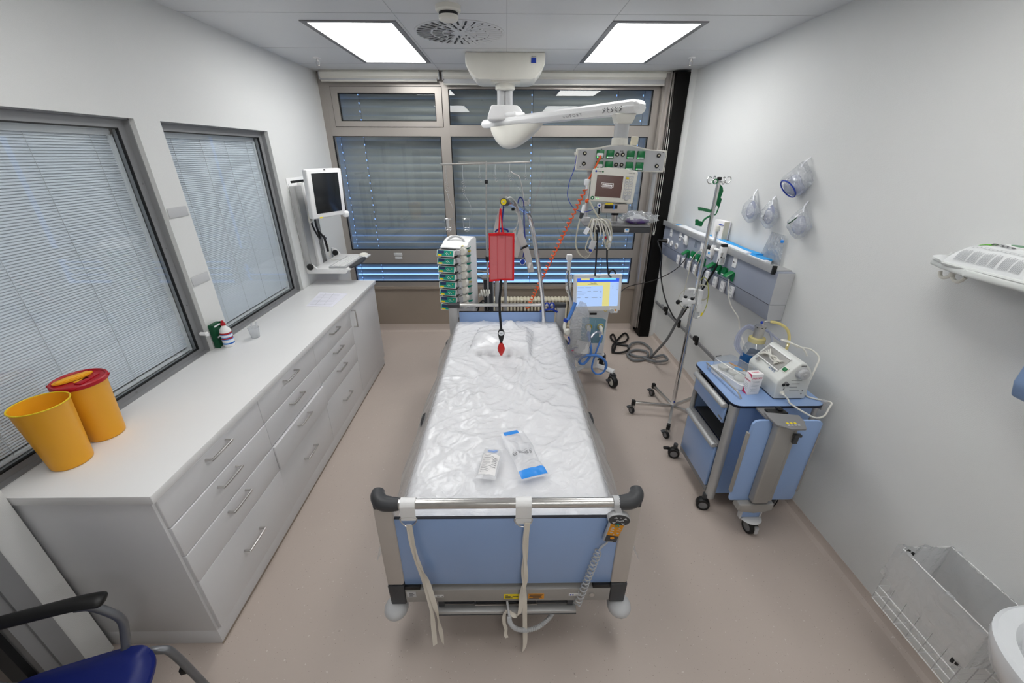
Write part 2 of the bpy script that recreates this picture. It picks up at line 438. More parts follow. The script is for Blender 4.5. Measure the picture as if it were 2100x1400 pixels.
# inner windows with venetian blinds
def inner_window(n, y0, y1):
    z0, z1 = WZ
    b = MB('jamb_grey'); d = .05; w = .05; xa, xb = XL-.090, XL-.026
    # sloping frame: profile runs from the wall face back to the pane
    for (ya, yb2, za, zb) in ((y0, y0+w, z0, z1), (y1-w, y1, z0, z1)):
        b.box(xa, xb-.03, ya, yb2, za, zb)
    b.box(xa, xb-.03, y0+w, y1-w, z0, z0+.035); b.box(xa, xb-.03, y0+w, y1-w, z1-.045, z1)
    b.box(xb-.03, xb, y0, y0+.006, z0, z1); b.box(xb-.03, xb, y1-.006, y1, z0, z1); b.box(xb-.03, xb, y0, y1, z1-.006, z1); b.box(xb-.03, xb, y0, y1, z0, z0+.006)
    b.use('rubber')
    yi0, yi1, zi0, zi1 = y0+w, y1-w, z0+.035, z1-.045
    g = .0065
    b.box(xb-.04, xb-.027, yi0, yi0+g, zi0, zi1); b.box(xb-.04, xb-.027, yi1-g, yi1, zi0, zi1)
    b.box(xb-.04, xb-.027, yi0, yi1, zi0, zi0+g); b.box(xb-.04, xb-.027, yi0, yi1, zi1-g, zi1)
    b.use('mid_grey')
    for z in (1.25, 1.6, 1.95): b.cyl((xb-.031, y1-.02, z), (xb-.028, y1-.02, z), .005, n=10)
    for y in (y0+.3, y0+.7): b.cyl((xb-.025, y, z0+.018), (xb-.028, y, z0+.018), .005, n=10)
    f = struct(b, 'window_%d' % n)
    p = MB('pane_inner'); p.faces([(xa+.03, yi0, zi0), (xa+.03, yi1, zi0), (xa+.03, yi1, zi1), (xa+.03, yi0, zi1)], [(0, 1, 2, 3)]); p.build('pane', f)
    s = MB('blind_slat'); xs = xa-.02; k = int((zi1-zi0-.055)/.0118); tilt = math.radians(64)
    hw = .0070
    for i in range(k):
        z = zi1-.040-i*.0118
        pts = []
        for q in range(5):
            t = (q/4-.5)*2; cv = .0012*(1-t*t)
            dx = math.cos(tilt)*t*hw+math.sin(tilt)*cv; dz = -math.sin(tilt)*t*hw+math.cos(tilt)*cv
            pts.append((dx, dz))
        s.faces([V(xs+a, y, z+c) for y in (yi0+.004, yi1-.008) for a, c in pts], [(q, q+1, q+6, q+5) for q in range(4)])
    s.use('white'); s.box(xs-.014, xs+.014, yi0+.008, yi1-.008, zi1-.034, zi1-.004)
    s.box(xs-.01, xs+.012, yi0+.01, yi1-.012, z-.03, z-.018)
    s.box(xs-.012, xs+.014, yi1-.020, yi1-.001, zi0, zi1-.03); s.box(xs-.012, xs+.014, yi0+.001, yi0+.012, zi0, zi1-.03)
    s.use('light_grey')
    for j in range(4):
        y = yi0+.12+j*(yi1-yi0-.24)/3
        s.cyl((xs+.0085, y, zi1-.03), (xs+.0085, y, z-.02), .0011, n=5)
    bl = s.build('venetian_blind', None)
    return tag(bl, {2: 'light grey closed venetian blind behind the larger left window with the yellow bins', 3: 'light grey closed venetian blind behind the left window nearer the wall computer'}[n],
               'blind', None), f
inner_window(2, *W1)
inner_window(3, *W2)
# doorway at the near left: steel frame
b = MB('jamb_grey')
b.box(XL-.17, -1.838, DR[1]-.05, DR[1]+.012, 0, 2.17); b.box(-1.875, -1.848, DR[1]-.09, DR[1]-.05, 0, 2.17); b.box(XL-.17, XL+.012, DR[0]-.055, DR[0]+.05, 0, 2.17); b.box(XL-.17, XL+.012, DR[0], DR[1], 2.07, 2.17)
b.use('dark_grey'); b.box(XL-.13, XL-.05, DR[1]-.075, DR[1]-.05, 0, 2.07)
struct(b, 'door_1')
# window wall
b = MB('window_alu'); F0, F1 = YB, YB+.09
def fr(x0, x1, z0, z1, y0=None, y1=None): b.box(x0, x1, F0 if y0 is None else y0, F1 if y1 is None else y1, z0, z1)
fr(XL, 1.70, 2.72, 2.85); fr(XL, 1.70, 2.27, 2.355); fr(XL, 1.70, .955, 1.055); fr(XL, 1.70, .585, .625)
fr(XL, -1.86, .6, 2.8, F0-.002, F1+.002); fr(-.705, -.60, .6, 2.8, F0-.002, F1+.002); fr(1.53, 1.70, .6, 2.8, F0-.002, F1+.002)
fr(-1.86, -1.80, 2.355, 2.72); fr(-1.86, -.705, .89, .955); fr(-1.86, -.705, .625, .655); fr(-.60, 1.53, 2.705, 2.72); fr(-.6, 1.53, 2.355, 2.375)
b.use('panel_brown'); b.box(XL, 1.70, F0-.012, F0, .57, .60)
b.use('rubber')
PANES = ((-.60, 1.53, 2.375, 2.705), (-1.86, -.705, 1.055, 2.27), (-.60, 1.53, 1.055, 2.27), (-1.86, -.705, .655, .89), (-.60, 1.53, .625, .955))
def gasket(b, x0, x1, z0, z1, y, g=.008):
    b.box(x0, x0+g, y, y+.014, z0, z1); b.box(x1-g, x1, y, y+.014, z0, z1); b.box(x0+g, x1-g, y, y+.014, z0, z0+g); b.box(x0+g, x1-g, y, y+.014, z1-g, z1)
for q in PANES: gasket(b, *q, YB+.012)
b.use('dark_grey'); b.box(1.62, 1.66, F0-.02, F0, .1, 2.8)
w1 = struct(b, 'window_1')
b = MB('window_alu')
for q in ((-1.80, -1.735, 2.36, 2.72), (-.735, -.67, 2.36, 2.72), (-1.735, -.735, 2.36, 2.41), (-1.735, -.735, 2.665, 2.72)): b.box(q[0], q[1], YB-.014, YB+.05, q[2], q[3])
b.use('rubber'); gasket(b, -1.735, -.735, 2.41, 2.665, YB+.002)
b.box(-1.806, -.664, YB-.004, YB, 2.354, 2.36); b.box(-1.806, -.664, YB-.004, YB, 2.72, 2.726); b.box(-1.806, -1.80, YB-.004, YB, 2.354, 2.72); b.box(-.67, -.664, YB-.004, YB, 2.354, 2.72)
b.build('sash', w1)
for i, q in enumerate(PANES+((-1.735, -.735, 2.41, 2.665),)):
    b = MB('pane'); b.faces([(q[0], YB+.02, q[2]), (q[1], YB+.02, q[2]), (q[1], YB+.02, q[3]), (q[0], YB+.02, q[3])], [(0, 1, 2, 3)]); b.build('pane', w1)
b = MB('light_grey')
for x in (-1.36,):
    b.box(x, x+.10, YB-.006, YB, .985, 1.02, .002); b.box(x+.01, x+.095, YB-.006, YB, .94, .975, .002)
b.build('vent_flap', w1)
b = MB('window_alu'); b.box(-.72, -.58, F0-.006, F0, 1.04, 1.055); b.build('mullion_cap', w1)
# panel below the window, rendered part above it, brown metal
b = MB('panel_brown'); b.box(XL, 1.66, YB+.01, YB+.09, .08, .60); b.use('dark_grey'); b.box(1.60, XR, YB+.02, YB+.09, 0, ZC)
struct(b, 'wall_back')
# coved skirting in the floor material
b = MB('floor_vinyl')
b.prism([(0, 0), (.05, 0), (.02, .012), (.008, .035), (.006, .09), (0, .09)], (XL, YB+.01, 0), (0, -1, 0), (0, 0, 1), -(1.66-XL)); struct(b, 'baseboard_back')
b = MB('floor_vinyl')
b.prism([(0, 0), (.045, 0), (.018, .01), (.006, .03), (.004, .05), (0, .05)], (XR, YF, 0), (-1, 0, 0), (0, 0, 1), (YB-YF)); struct(b, 'baseboard_right')
# black steel column in the right back corner
b = MB('black_steel'); b.box(1.672, 1.80, 4.61, 4.80, 0, ZC-.02, .003)
struct(b, 'trim_1')
b = MB('wall_paint'); b.box(1.806, XR, 4.63, 4.83, 0, ZC); struct(b, 'wall_filler')  # white filler added beside the column to brighten the dark strip of wall
b = MB('window_alu'); b.box(1.60, 1.672, 4.70, 4.80, .1, ZC-.02, .002); b.box(1.655, 1.662, 4.66, 4.70, .1, ZC-.02); b.box(1.63, 1.638, 4.66, 4.70, .1, ZC-.02)
struct(b, 'trim_2')
# outside shutter: curved slats with cord slots
def shutter(xa, xb, slots, label, pitch, z0):
    s = MB('shutter'); xs = [xa]
    for q in slots: xs += [q-.0042, q+.0042]
    xs.append(xb); z = 2.84; prof = [(-1, 0), (-.6, 1.0), (-.2, 1.5), (.2, 1.5), (.6, 1.0), (1, 0)]
    while z > z0:
        a = 84.5 if z > 1.38 else (76 if z > 1.0 else 62)
        a = math.radians(a+random.uniform(-.6, .6)); hw = .0430; y = 5.06
        rows = []
        for t, c in prof:
            rows.append((y-math.sin(PI/2-a)*(-t)*hw*1.0 + math.sin(a)*(-.006*c), z-math.sin(a)*t*hw))
        vs = [V(x, yy, zz) for (yy, zz) in rows for x in xs]; n = len(xs); fs = []
        for i in range(len(rows)-1):
            for j in range(n-1):
                if j % 2 == 1 and i == 2: continue
                fs.append((i*n+j, i*n+j+1, (i+1)*n+j+1, (i+1)*n+j))
        s.faces(vs, fs); z -= pitch
    s.use('dark_grey'); s.box(xa, xb, 5.02, 5.10, 2.80, ZC)
    for q in slots: s.cyl((q+.012, 5.03, z0), (q+.012, 5.03, 2.84), .0018, n=5)
    o = s.build('shutter_blind', None); return tag(o, label, 'blind')
shutter(-1.97, -.665, (-1.86, -1.60), 'grey slatted outside shutter behind the left part of the window wall', .081, .60)
shutter(-.635, 1.60, (.28, 1.20, 1.49), 'grey slatted outside shutter behind the wide right part of the window wall', .081, .60)

# ------------------------------------------------------------------ ceiling lights
def ceiling_light(x0, x1, y0, y1, label, lm='lamp'):
    t = thing('ceiling_light', ((x0+x1)/2, (y0+y1)/2, ZC), label, 'ceiling light')
    f = MB('mid_grey'); w = .035
    for q in ((x0, x0+w, y0, y1), (x1-w, x1, y0, y1), (x0+w, x1-w, y0, y0+w), (x0+w, x1-w, y1-w, y1)): f.box(*q, ZC-.006, ZC+.0)
    f.build('frame', t)
    d = MB(lm); d.box(x0+w, x1-w, y0+w, y1-w, ZC-.004, ZC-.001); d.build('diffuser', t)
    return t
ceiling_light(-1.285, -.685, 3.105, 4.375, 'bright rectangular ceiling light left of the round air vent')
ceiling_light(.665, 1.265, 3.08, 4.335, 'bright rectangular ceiling light right of the round air vent')
ceiling_light(-1.285, -.685, .62, 1.84, 'rectangular ceiling light nearer the door, on the cupboard side', 'lamp_near')
ceiling_light(.665, 1.265, .62, 1.84, 'rectangular ceiling light nearer the door, on the basin side', 'lamp_near')
ceiling_light(.30, .90, -1.90, -.68, 'added rectangular fill light behind the viewer, brightening the foot end of the bed')  # unseen fill panel, added to brighten faces turned towards the camera

# ------------------------------------------------------------------ things on the ceiling
t = thing('air_diffuser', (-.315, 3.37, ZC), 'round white swirl air vent with radial slots in the ceiling', 'air vent')
b = MB('ceiling_metal'); b.lathe([(.305, 0), (.305, -.004), (.30, -.005), (0, -.005)], (-.315, 3.37, ZC), n=48, cap=False); b.build('plate', t)
b = MB('black'); bf = MB('ceiling_metal')
for R0, R1, n in ((.20, .29, 32), (.12, .185, 18), (.06, .11, 8)):
    for k in range(n):
        a = 2*PI*k/n; d = V(math.cos(a), math.sin(a), 0); e = V(-d.y, d.x, 0)
        c = V(-.315, 3.37, ZC-.0055)+d*(R0+R1)/2+e*.012; M = Matrix((d, e, V(0, 0, 1))).transposed()
        b.obox(c, (R1-R0, .013, .0012), M)
        bf.obox(c+V(0, 0, -.004)-e*.016, (R1-R0, .012, .001), M @ Matrix.Rotation(-.55, 3, 'X'))
b.build('slots', t); bf.build('vanes', t)
t = thing('smoke_detector', (-.325, 2.83, ZC), 'cream smoke detector on the ceiling above the air vent', 'smoke detector')
b = MB('offwhite'); b.lathe([(.072, 0), (.072, -.02), (.066, -.028), (.055, -.03)], (-.325, 2.83, ZC), n=32); b.build('base', t)
b = MB('offwhite'); b.lathe([(.05, -.03), (.05, -.04), (.056, -.045), (.056, -.058), (.05, -.066), (.02, -.07), (0, -.07)], (-.325, 2.83, ZC), n=32)
b.use('black'); b.lathe([(.0535, -.03), (.0535, -.046)], (-.325, 2.83, ZC), n=32, cap=False); b.build('sensor_head', t)
def hook(x, y, label):
    t = thing('sprinkler', (x, y, ZC), label, 'sprinkler')
    b = MB('white'); b.lathe([(.032, 0), (.03, -.006), (.012, -.008)], (x, y, ZC), n=20); b.build('rosette', t)
    b = MB('steel'); b.cyl((x, y, ZC-.006), (x, y, ZC-.03), .009, .007, 10); b.tube([(x-.012, y, ZC-.024), (x-.011, y, ZC-.045), (x, y, ZC-.056), (x+.011, y, ZC-.045), (x+.012, y, ZC-.024)], .003, 6)
    b.cyl((x, y, ZC-.055), (x, y, ZC-.06), .014, n=12); b.build('nozzle', t)
hook(-1.632, 4.185, 'small metal sprinkler head in the ceiling at the left corner')
hook(1.59, 4.11, 'small metal sprinkler head in the ceiling at the right corner')
def roller(x0, x1, z0, label, xtra):
    t = thing('roller_blind', ((x0+x1)/2, 4.74, z0), label, 'roller blind')
    b = MB('offwhite'); b.prism([(0, 0), (.05, .0), (.085, .02), (.085, ZC-.012-z0-.02), (.07, ZC-.012-z0), (0, ZC-.012-z0)], (x0+.01, 4.80, z0+.012), (0, -1, 0), (0, 0, 1), -(x1-x0-.02)); b.build('cassette', t)
    b = MB('light_grey'); b.box(x0+.01, x1-.03, 4.745, 4.757, z0-xtra, z0+.03, .002); b.build('fabric', t)
    b = MB('offwhite'); b.box(x0+.01, x1-.03, 4.738, 4.764, z0-xtra-.012, z0-xtra, .003); b.build('bottom_bar', t)
    b = MB('light_grey'); b.box(x1-.014, x1-.002, 4.72, 4.80, z0+.005, ZC-.015, .002); b.build('end_bracket', t)
    b = MB('light_grey'); b.box(x0-.0, x0+.01, 4.72, 4.80, z0+.005, ZC-.015, .002); b.build('end_bracket', t)
roller(-1.86, -.665, 2.765, 'white roller blind cassette over the left part of the window wall', .0)
roller(-.64, 1.668, 2.765, 'long white roller blind cassette over the right part of the window wall', .025)
b = MB('cable_white')
b.tube([(1.655, 4.69, 2.8), (1.655, 4.60, 2.2), (1.655, 4.60, 1.35), (1.665, 4.60, 1.30), (1.675, 4.60, 1.35), (1.675, 4.60, 2.2), (1.672, 4.69, 2.8)], .0025, 6, sm=4)
tag(b.build('bead_chain'), 'thin white bead chain hanging in front of the black column', 'blind chain')
# ================================================================== COUNTER AND WHAT STANDS ON IT
CZ = .945; CX = -1.336
UN = ((1.138, 1.815), (1.815, 2.49), (2.49, 3.19))
def cab_handle(p, y0, y1, z, parent, vert=False):
    b = MB('steel')
    if vert: pts = [(CX, y0, z), (CX+.026, y0, z), (CX+.032, y0, z+.008), (CX+.032, y0, y1-.008), (CX+.026, y0, y1), (CX, y0, y1)]
    else: pts = [(CX, y0, z), (CX+.026, y0, z), (CX+.032, y0+.008, z), (CX+.032, y1-.008, z), (CX+.026, y1, z), (CX, y1, z)]
    b.tube([V(*q)+V(p, 0, 0) for q in pts], .0058, 10, sm=2); return b.build('handle', parent)
names = ['white drawer cabinet at the near end of the counter, below the yellow bins',
         'white drawer cabinet in the middle of the counter, its third drawer not quite shut',
         'white drawer cabinet next to the narrow door cabinet']
ZS = ((.755, .900), (.592, .752), (.427, .589), (.106, .424))
for i, (y0, y1) in enumerate(UN):
    t = thing('drawer_cabinet', (-1.62, (y0+y1)/2, .1), names[i], 'cabinet')
    b = MB('cabinet_white'); xa, xb = -1.90, CX-.022
    b.box(xa, xb, y0, y0+.018, .1, .905); b.box(xa, xb, y1-.018, y1, .1, .905); b.box(xa, xa+.01, y0, y1, .1, .905); b.box(xa, xb, y0, y1, .1, .118); b.box(xa, xb, y0, y1, .89, .905)
    if i == 0: b.box(-1.915, CX-.012, 1.125, 1.141, .1, .905, .001)
    b.use('dark_grey'); b.box(xb-.03, xb-.025, y0+.02, y1-.02, .12, .89)
    b.build('carcass', t)
    for j, (za, zb) in enumerate(ZS):
        off = {(0, 1): .004, (0, 2): .006, (1, 1): .002, (1, 2): .016, (0, 3): .006}.get((i, j), 0.)
        ya = y0+(-.002 if i == 0 else .002)
        b = MB('cabinet_white'); b.box(CX-.02+off, CX+off, ya, y1-.002, za, zb, .0035, 3)
        b.box(CX-.40+off, CX-.02+off, y0+.03, y1-.03, za+.02, za+.03); d = b.build('drawer', t)
        yc = (y0+y1)/2-.012; cab_handle(off, yc-.068, yc+.068, {0: .872, 1: .712, 2: .555, 3: .285}[j], d)
t = thing('door_cabinet', (-1.62, 3.55, .1), 'narrow white cabinet with one tall door at the window end of the counter', 'cabinet')
b = MB('cabinet_white'); y0, y1 = 3.19, 3.90; xa, xb = -1.90, CX-.022
b.box(xa, xb, y0, y0+.018, .1, .905); b.box(xa, xb+.01, y1-.018, y1, .1, .905); b.box(xa, xa+.01, y0, y1, .1, .905); b.box(xa, xb, y0, y1, .1, .118); b.box(xa, xb, y0, y1, .89, .905); b.build('carcass', t)
b = MB('cabinet_white'); b.box(CX-.02, CX, y0+.002, y1-.002, .106, .90, .0035, 3); d = b.build('door', t); cab_handle(0, 3.235, .882, .735, d, True)
b = MB('cabinet_white'); b.box(-1.90, CX-.012, 1.127, 3.90, 0, .099, .001); b.use('panel_brown'); b.box(CX-.0125, CX-.0105, 1.122, 3.90, 0, .012)
tag(b.build('plinth'), 'low white plinth along the floor under the counter cabinets', 'plinth')
b = MB('white_laminate'); b.box(-1.915, CX+.008, 1.116, 3.935, .906, CZ, .003, 2)
tag(b.build('worktop'), 'long white worktop running along the left wall under the inner windows', 'worktop')

# yellow sharps bins
def bin_(c, label, lid):
    t = thing('sharps_bin', c, label, 'waste bin')
    c = V(*c); h = .283; b = MB('yellow_plastic')
    b.lathe([(.0, .0), (.060, .0), (.0645, .004), (.066, .01), (.084, h-.004), (.0865, h), (.083, h), (.0815, h-.01), (.063, .012), (0, .01)], c, n=48, cap=False); b.build('body', t)
    if not lid:
        b = MB('yellow_rim'); b.torus(c+V(0, 0, h), (0, 0, 1), .0855, .0028, 48, 8); b.build('rim', t)
    else:
        b = MB('red_plastic'); b.lathe([(.0895, -.012), (.0925, -.010), (.0925, .004), (.089, .008), (.084, .008), (.080, .002), (0, .002)], c+V(0, 0, h), n=48, cap=False)
        for k in range(4):
            a = .6+k*PI/2; b.obox(c+V(math.cos(a)*.093, math.sin(a)*.093, h), (.008, .018, .006), rotz(a), .001)
        b.obox(c+V(.035, 0, h+.004), (.03, .09, .004), rotz(.1), .001); l = b.build('lid', t)
        b = MB('yellow_plastic'); r = rotz(math.radians(65))
        pts = [(math.cos(a)*.066, math.sin(a)*.026) for a in [2*PI*k/28 for k in range(28)]]
        d = r @ V(1, 0, 0); e = r @ V(0, 1, 0); b.prism(pts, c+V(-.022, 0, h+.005), d, e, .007, .001); b.obox(c+V(-.022, 0, h+.013), (.11, .03, .003), r, .001)
        b.obox(c+V(.02, -.008, h+.0045), (.05, .016, .003), r, .001); b.build('flap', l)
    return t
bin_((-1.800, 1.312, CZ), 'open yellow sharps bin without a lid on the near end of the worktop', False)
bin_((-1.820, 1.492, CZ), 'yellow sharps bin with a red lid standing behind the open bin', True)
# spray bottle
c = V(-1.842, 2.418, CZ); t = thing('disinfectant_bottle', c, 'white disinfectant bottle with red cap and blue label on the worktop', 'bottle')
b = MB('white'); b.lathe([(0, 0), (.030, 0), (.033, .004), (.033, .105), (.030, .118), (.018, .133), (.013, .138), (.013, .150)], c, n=28, cap=False); bd = b.build('body', t)
b = MB('pad_blue'); b.lathe([(.0334, .02), (.0334, .10)], c, n=28, cap=False)
for z0, z1, m in ((.088, .100, 'red_plastic'), (.055, .066, 'red_plastic'), (.070, .084, 'pad_white'), (.03, .05, 'pad_white'), (.022, .027, 'blue')):
    b.use(m); b.lathe([(.0337, z0), (.0337, z1)], c, n=28, cap=False)
b.build('wrap_label', t)
b = MB('red_plastic'); b.lathe([(.0145, .146), (.0145, .160), (.009, .163), (.008, .176), (.004, .178), (0, .178)], c, n=20, cap=False); b.build('cap', t)
# green holder
t = thing('green_holder', (-1.89, 2.41, CZ), 'small dark green rack leaning on the wall behind the disinfectant bottle', 'holder')
b = MB('green_dark'); b.box(-1.912, -1.885, 2.375, 2.455, CZ, CZ+.16, .003); b.box(-1.885, -1.876, 2.375, 2.383, CZ, CZ+.16); b.box(-1.885, -1.876, 2.447, 2.455, CZ, CZ+.16); b.build('body', t)
for z in (.066, .14):
    b = MB('pad_white'); b.box(-1.888, -1.880, 2.383, 2.447, CZ+z, CZ+z+.008, .001); b.build('strip', t)
# cup with ampoule sticks
c = V(-1.745, 2.55, CZ); t = thing('plastic_cup', c, 'small translucent plastic cup with two sticks on the worktop', 'cup')
b = MB('cup_film'); b.lathe([(0, 0), (.024, 0), (.026, .003), (.034, .072), (.0355, .073), (.0335, .072), (.024, .004), (0, .004)], c, n=28, cap=False); b.build('body', t)
b = MB('cup_film'); b.cyl(c+V(-.012, 0, .006), c+V(-.016, .012, .085), .004, n=8); b.cyl(c+V(-.016, .012, .085), c+V(-.017, .015, .10), .006, n=8)
tag(b.build('cup_stick'), 'left clear plastic stick standing in the plastic cup', 'stick', 'sticks in the cup')
b = MB('cup_film'); b.cyl(c+V(.012, .0, .006), c+V(.018, .014, .09), .004, n=8); b.cyl(c+V(.018, .014, .09), c+V(.019, .017, .108), .006, n=8)
tag(b.build('cup_stick'), 'right clear plastic stick standing in the plastic cup', 'stick', 'sticks in the cup')
# sheet of paper form
P = [AZ(628, 627, CZ+.0015), AZ(682, 628, CZ+.0015), AZ(713, 602, CZ+.0015), AZ(656, 599, CZ+.0015)]
b = MB('paper'); ux = (P[1]-P[0]); uy = (P[3]-P[0]); b.faces([p+V(0, 0, d) for d in (-.0012, 0) for p in P], [(0, 1, 2, 3), (4, 5, 6, 7), (0, 1, 5, 4), (1, 2, 6, 5), (2, 3, 7, 6), (3, 0, 4, 7)])
b.use('ink_soft')
for k in range(9):
    t0 = .12+k*.09; p = P[0]+uy*t0+V(0, 0, .0005); q = p+ux; n = uy.normalized()*.0012
    b.faces([p+ux*.08-n, p+ux*.92-n, p+ux*.92+n, p+ux*.08+n], [(0, 1, 2, 3)])
for k in (.3, .62):
    p = P[0]+ux*k+V(0, 0, .0006); n = ux.normalized()*.0008
    b.faces([p+uy*.1-n, p+uy*.1+n, p+uy*.9+n, p+uy*.9-n], [(0, 1, 2, 3)])
tag(b.build('paper_form'), 'printed white form lying on the far end of the worktop', 'paper')
# blank plates on the pillar between the inner windows
for z, l in ((1.79, 'upper blank grey plate on the pillar between the inner windows'), (1.39, 'lower blank grey plate on the pillar between the inner windows')):
    b = MB('light_grey'); b.box(XL, XL+.006, 2.382, 2.53, z-.027, z+.027, .002)
    tag(b.build('wall_plate'), l, 'plate', 'blank plates on the pillar')
b = MB('white'); b.cyl((XL-.03, 2.35, 1.06), (XL+.012, 2.345, 1.06), .012, n=14); b.cyl((XL+.012, 2.345, 1.06), (XL+.02, 2.345, 1.06), .015, .012, n=14)
tag(b.build('window_stop'), 'small white rubber stop on the frame of the larger inner window', 'stop')

# ------------------------------------------------------------------ wall computer
t = thing('computer_mount', (XL, 4.0, 1.05), 'white and grey wall rail with keyboard tray carrying the computer screen', 'computer mount')
b = MB('white'); b.box(XL, XL+.006, 3.765, 4.30, 1.72, 1.905, .002); b.box(XL, XL+.012, 3.78, 4.22, 1.06, 1.86, .002); b.use('black'); b.box(XL+.006, XL+.008, 3.83, 4.22, 1.80, 1.88); b.build('wall_plate', t)
b = MB('alu'); b.box(XL+.012, XL+.06, 3.765, 3.905, 1.12, 1.84, .004); b.box(XL+.06, XL+.066, 3.775, 3.80, 1.12, 1.84); b.build('side_channel', t)
b = MB('mid_grey'); b.box(XL+.012, XL+.045, 4.02, 4.15, 1.08, 1.78, .004); b.use('alu')
for y in (4.03, 4.07, 4.11, 4.14): b.box(XL+.045, XL+.05, y, y+.006, 1.08, 1.78)
b.build('centre_channel', t)
b = MB('white'); b.box(XL+.012, XL+.072, 3.925, 4.01, 1.07, 1.86, .006); b.use('black'); b.box(XL+.05, XL+.06, 3.94, 3.955, 1.858, 1.862); b.box(XL+.05, XL+.06, 3.98, 3.995, 1.858, 1.862); b.build('beam', t)
b = MB('white'); b.prism([(0, 0), (.36, .0), (.38, .02), (.38, .03), (.10, .035), (.03, .12), (0, .12)], (XL+.01, 3.80, 1.055), (1, 0, 0), (0, 0, 1), .02, .002); b.build('tray_bracket', t)
b = MB('white'); b.prism([(0, 0), (.10, .0), (.10, .02), (.05, .10), (0, .12)], (XL+.01, 4.42, 1.055), (1, 0, 0), (0, 0, 1), .02, .002); b.build('tray_bracket', t)
for y in (3.772, 4.385):
    b = MB('black'); b.lathe([(.026, 0), (.03, .006), (.03, .02), (.024, .028), (0, .028)], (XL+.05, y, 1.125), (0.3, -1, 0), n=20); b.build('knob', t)
b = MB('white'); b.box(XL+.06, -1.50, 3.785, 4.42, 1.085, 1.10, .004); b.build('tray', t)
# arm to the screen
b = MB('white'); b.cyl((XL+.07, 3.965, 1.72), (-1.76, 3.94, 1.74), .03, n=16); b.obox((-1.75, 3.93, 1.75), (.05, .14, .16), rotz(-.6), .01); b.build('screen_arm', t)
MC = AY(667, 396, 3.86); Rm = rotz(math.radians(64)) @ Matrix.Rotation(math.radians(4), 3, 'X')
def mc(x, y, z): return MC+Rm @ V(x, y, z)
s = thing('computer_screen', MC, 'white bezel computer screen switched off, on the left wall', 'monitor')
b = MB('white'); b.obox(mc(0, 0, 0), (.38, .055, .41), Rm, .012, 3); b.obox(mc(-.02, .055, .0), (.26, .06, .30), Rm, .03, 3); b.obox(mc(.19, -.02, -.20), (.06, .05, .06), Rm, .02, 3); b.build('housing', s)
b = MB('monitor_black'); b.obox(mc(0, -.0275, .005), (.29, .002, .335), Rm, .001); b.build('display', s)
b = MB('yellow'); b.obox(mc(-.105, -.0285, -.198), (.03, .002, .012), Rm); b.use('ink'); b.obox(mc(0, -.0285, .198), (.02, .002, .008), Rm)
b.build('badge', s)
# cables on the mount
b = MB('black'); b.tube([(XL+.06, 3.96, 1.85), (-1.80, 3.93, 1.80), (-1.80, 3.90, 1.70), (-1.81, 3.90, 1.60)], .004, 6); b.tube([(-1.81, 3.90, 1.60), (-1.815, 3.86, 1.52), (-1.80, 3.88, 1.42), (-1.80, 3.94, 1.36), (-1.81, 3.93, 1.48), (-1.80, 3.91, 1.56)], .009, 6)
b.tube([(-1.80, 3.94, 1.42), (-1.79, 4.0, 1.36), (-1.80, 4.06, 1.34)], .01, 6); b.tube([(-1.82, 4.07, 1.36), (-1.82, 4.09, 1.28), (-1.82, 4.10, 1.20)], .011, 6); b.obox((-1.81, 3.955, 1.76), (.022, .022, .06), None, .006)
tag(b.build('power_cable'), 'black power leads and adapter looped on the wall computer mount', 'cable')
b = MB('cable_white'); b.tube([(-1.81, 3.88, 1.55), (-1.80, 3.80, 1.53), (-1.79, 3.78, 1.58), (-1.79, 3.83, 1.63), (-1.78, 3.92, 1.61), (-1.76, 3.98, 1.6)], .009, 8)
tag(b.build('data_cable'), 'thick pale lead looped behind the lower left corner of the computer screen', 'cable')
b = MB('cable_white'); b.tube([(-1.82, 4.11, 1.30), (-1.815, 4.12, 1.22), (-1.82, 4.11, 1.16), (-1.82, 4.13, 1.12), (-1.80, 4.12, 1.106), (-1.76, 4.14, 1.105), (-1.715, 4.15, 1.108)], .003, 6)
tag(b.build('keyboard_cable'), 'thin pale lead dropping to the keyboard on the wall tray', 'cable')
# keyboard, mouse
Kc = V(-1.62, 4.02, 1.101); rk = rotz(PI/2-.04)
s = thing('keyboard', Kc, 'flat grey keyboard lying on the wall computer tray', 'keyboard')
b = MB('light_grey'); b.obox(Kc+V(0, 0, .010), (.44, .17, .018), rk, .005); b.build('body', s)
b = MB('white')
for r in range(5):
    for k in range(15): b.obox(Kc+rk @ V(-.195+k*.0275+(r % 2)*.004, -.052+r*.025, .0215), (.022, .019, .005), rk, .0015, 1)
b.build('keys', s)
p = [AZ(692, 551, 1.112), AZ(745, 518, 1.112)]
d = (p[1]-p[0]); d.z = 0; L_ = .40; d.normalize(); e = V(d.y, -d.x, 0)
b = MB('dark_grey'); cc = V(-1.50, 4.0, 1.103); b.prism([(-.19, -.02), (.19, -.02), (.205, .01), (.17, .034), (0, .045), (-.17, .034), (-.205, .01)], cc, (0, 1, 0), (1, 0, 0), -.018, .005)
tag(b.build('wrist_rest'), 'dark padded wrist rest on the front edge of the keyboard tray', 'wrist rest')
b = MB('offwhite'); b.ball((-1.56, 4.36, 1.101), (.032, .055, .028), rotz(-.9)); bmesh.ops.bisect_plane(b.bm, geom=b.bm.verts[:]+b.bm.edges[:]+b.bm.faces[:], plane_co=(0, 0, 1.101), plane_no=(0, 0, 1), clear_inner=True)
tag(b.build('computer_mouse'), 'cream computer mouse at the window end of the keyboard tray', 'mouse')
# ================================================================== BED
FY = 1.15; HY = 3.41
t = thing('hospital_bed', (0, 2.28, 0), 'blue and grey hospital bed in the middle of the room', 'bed')
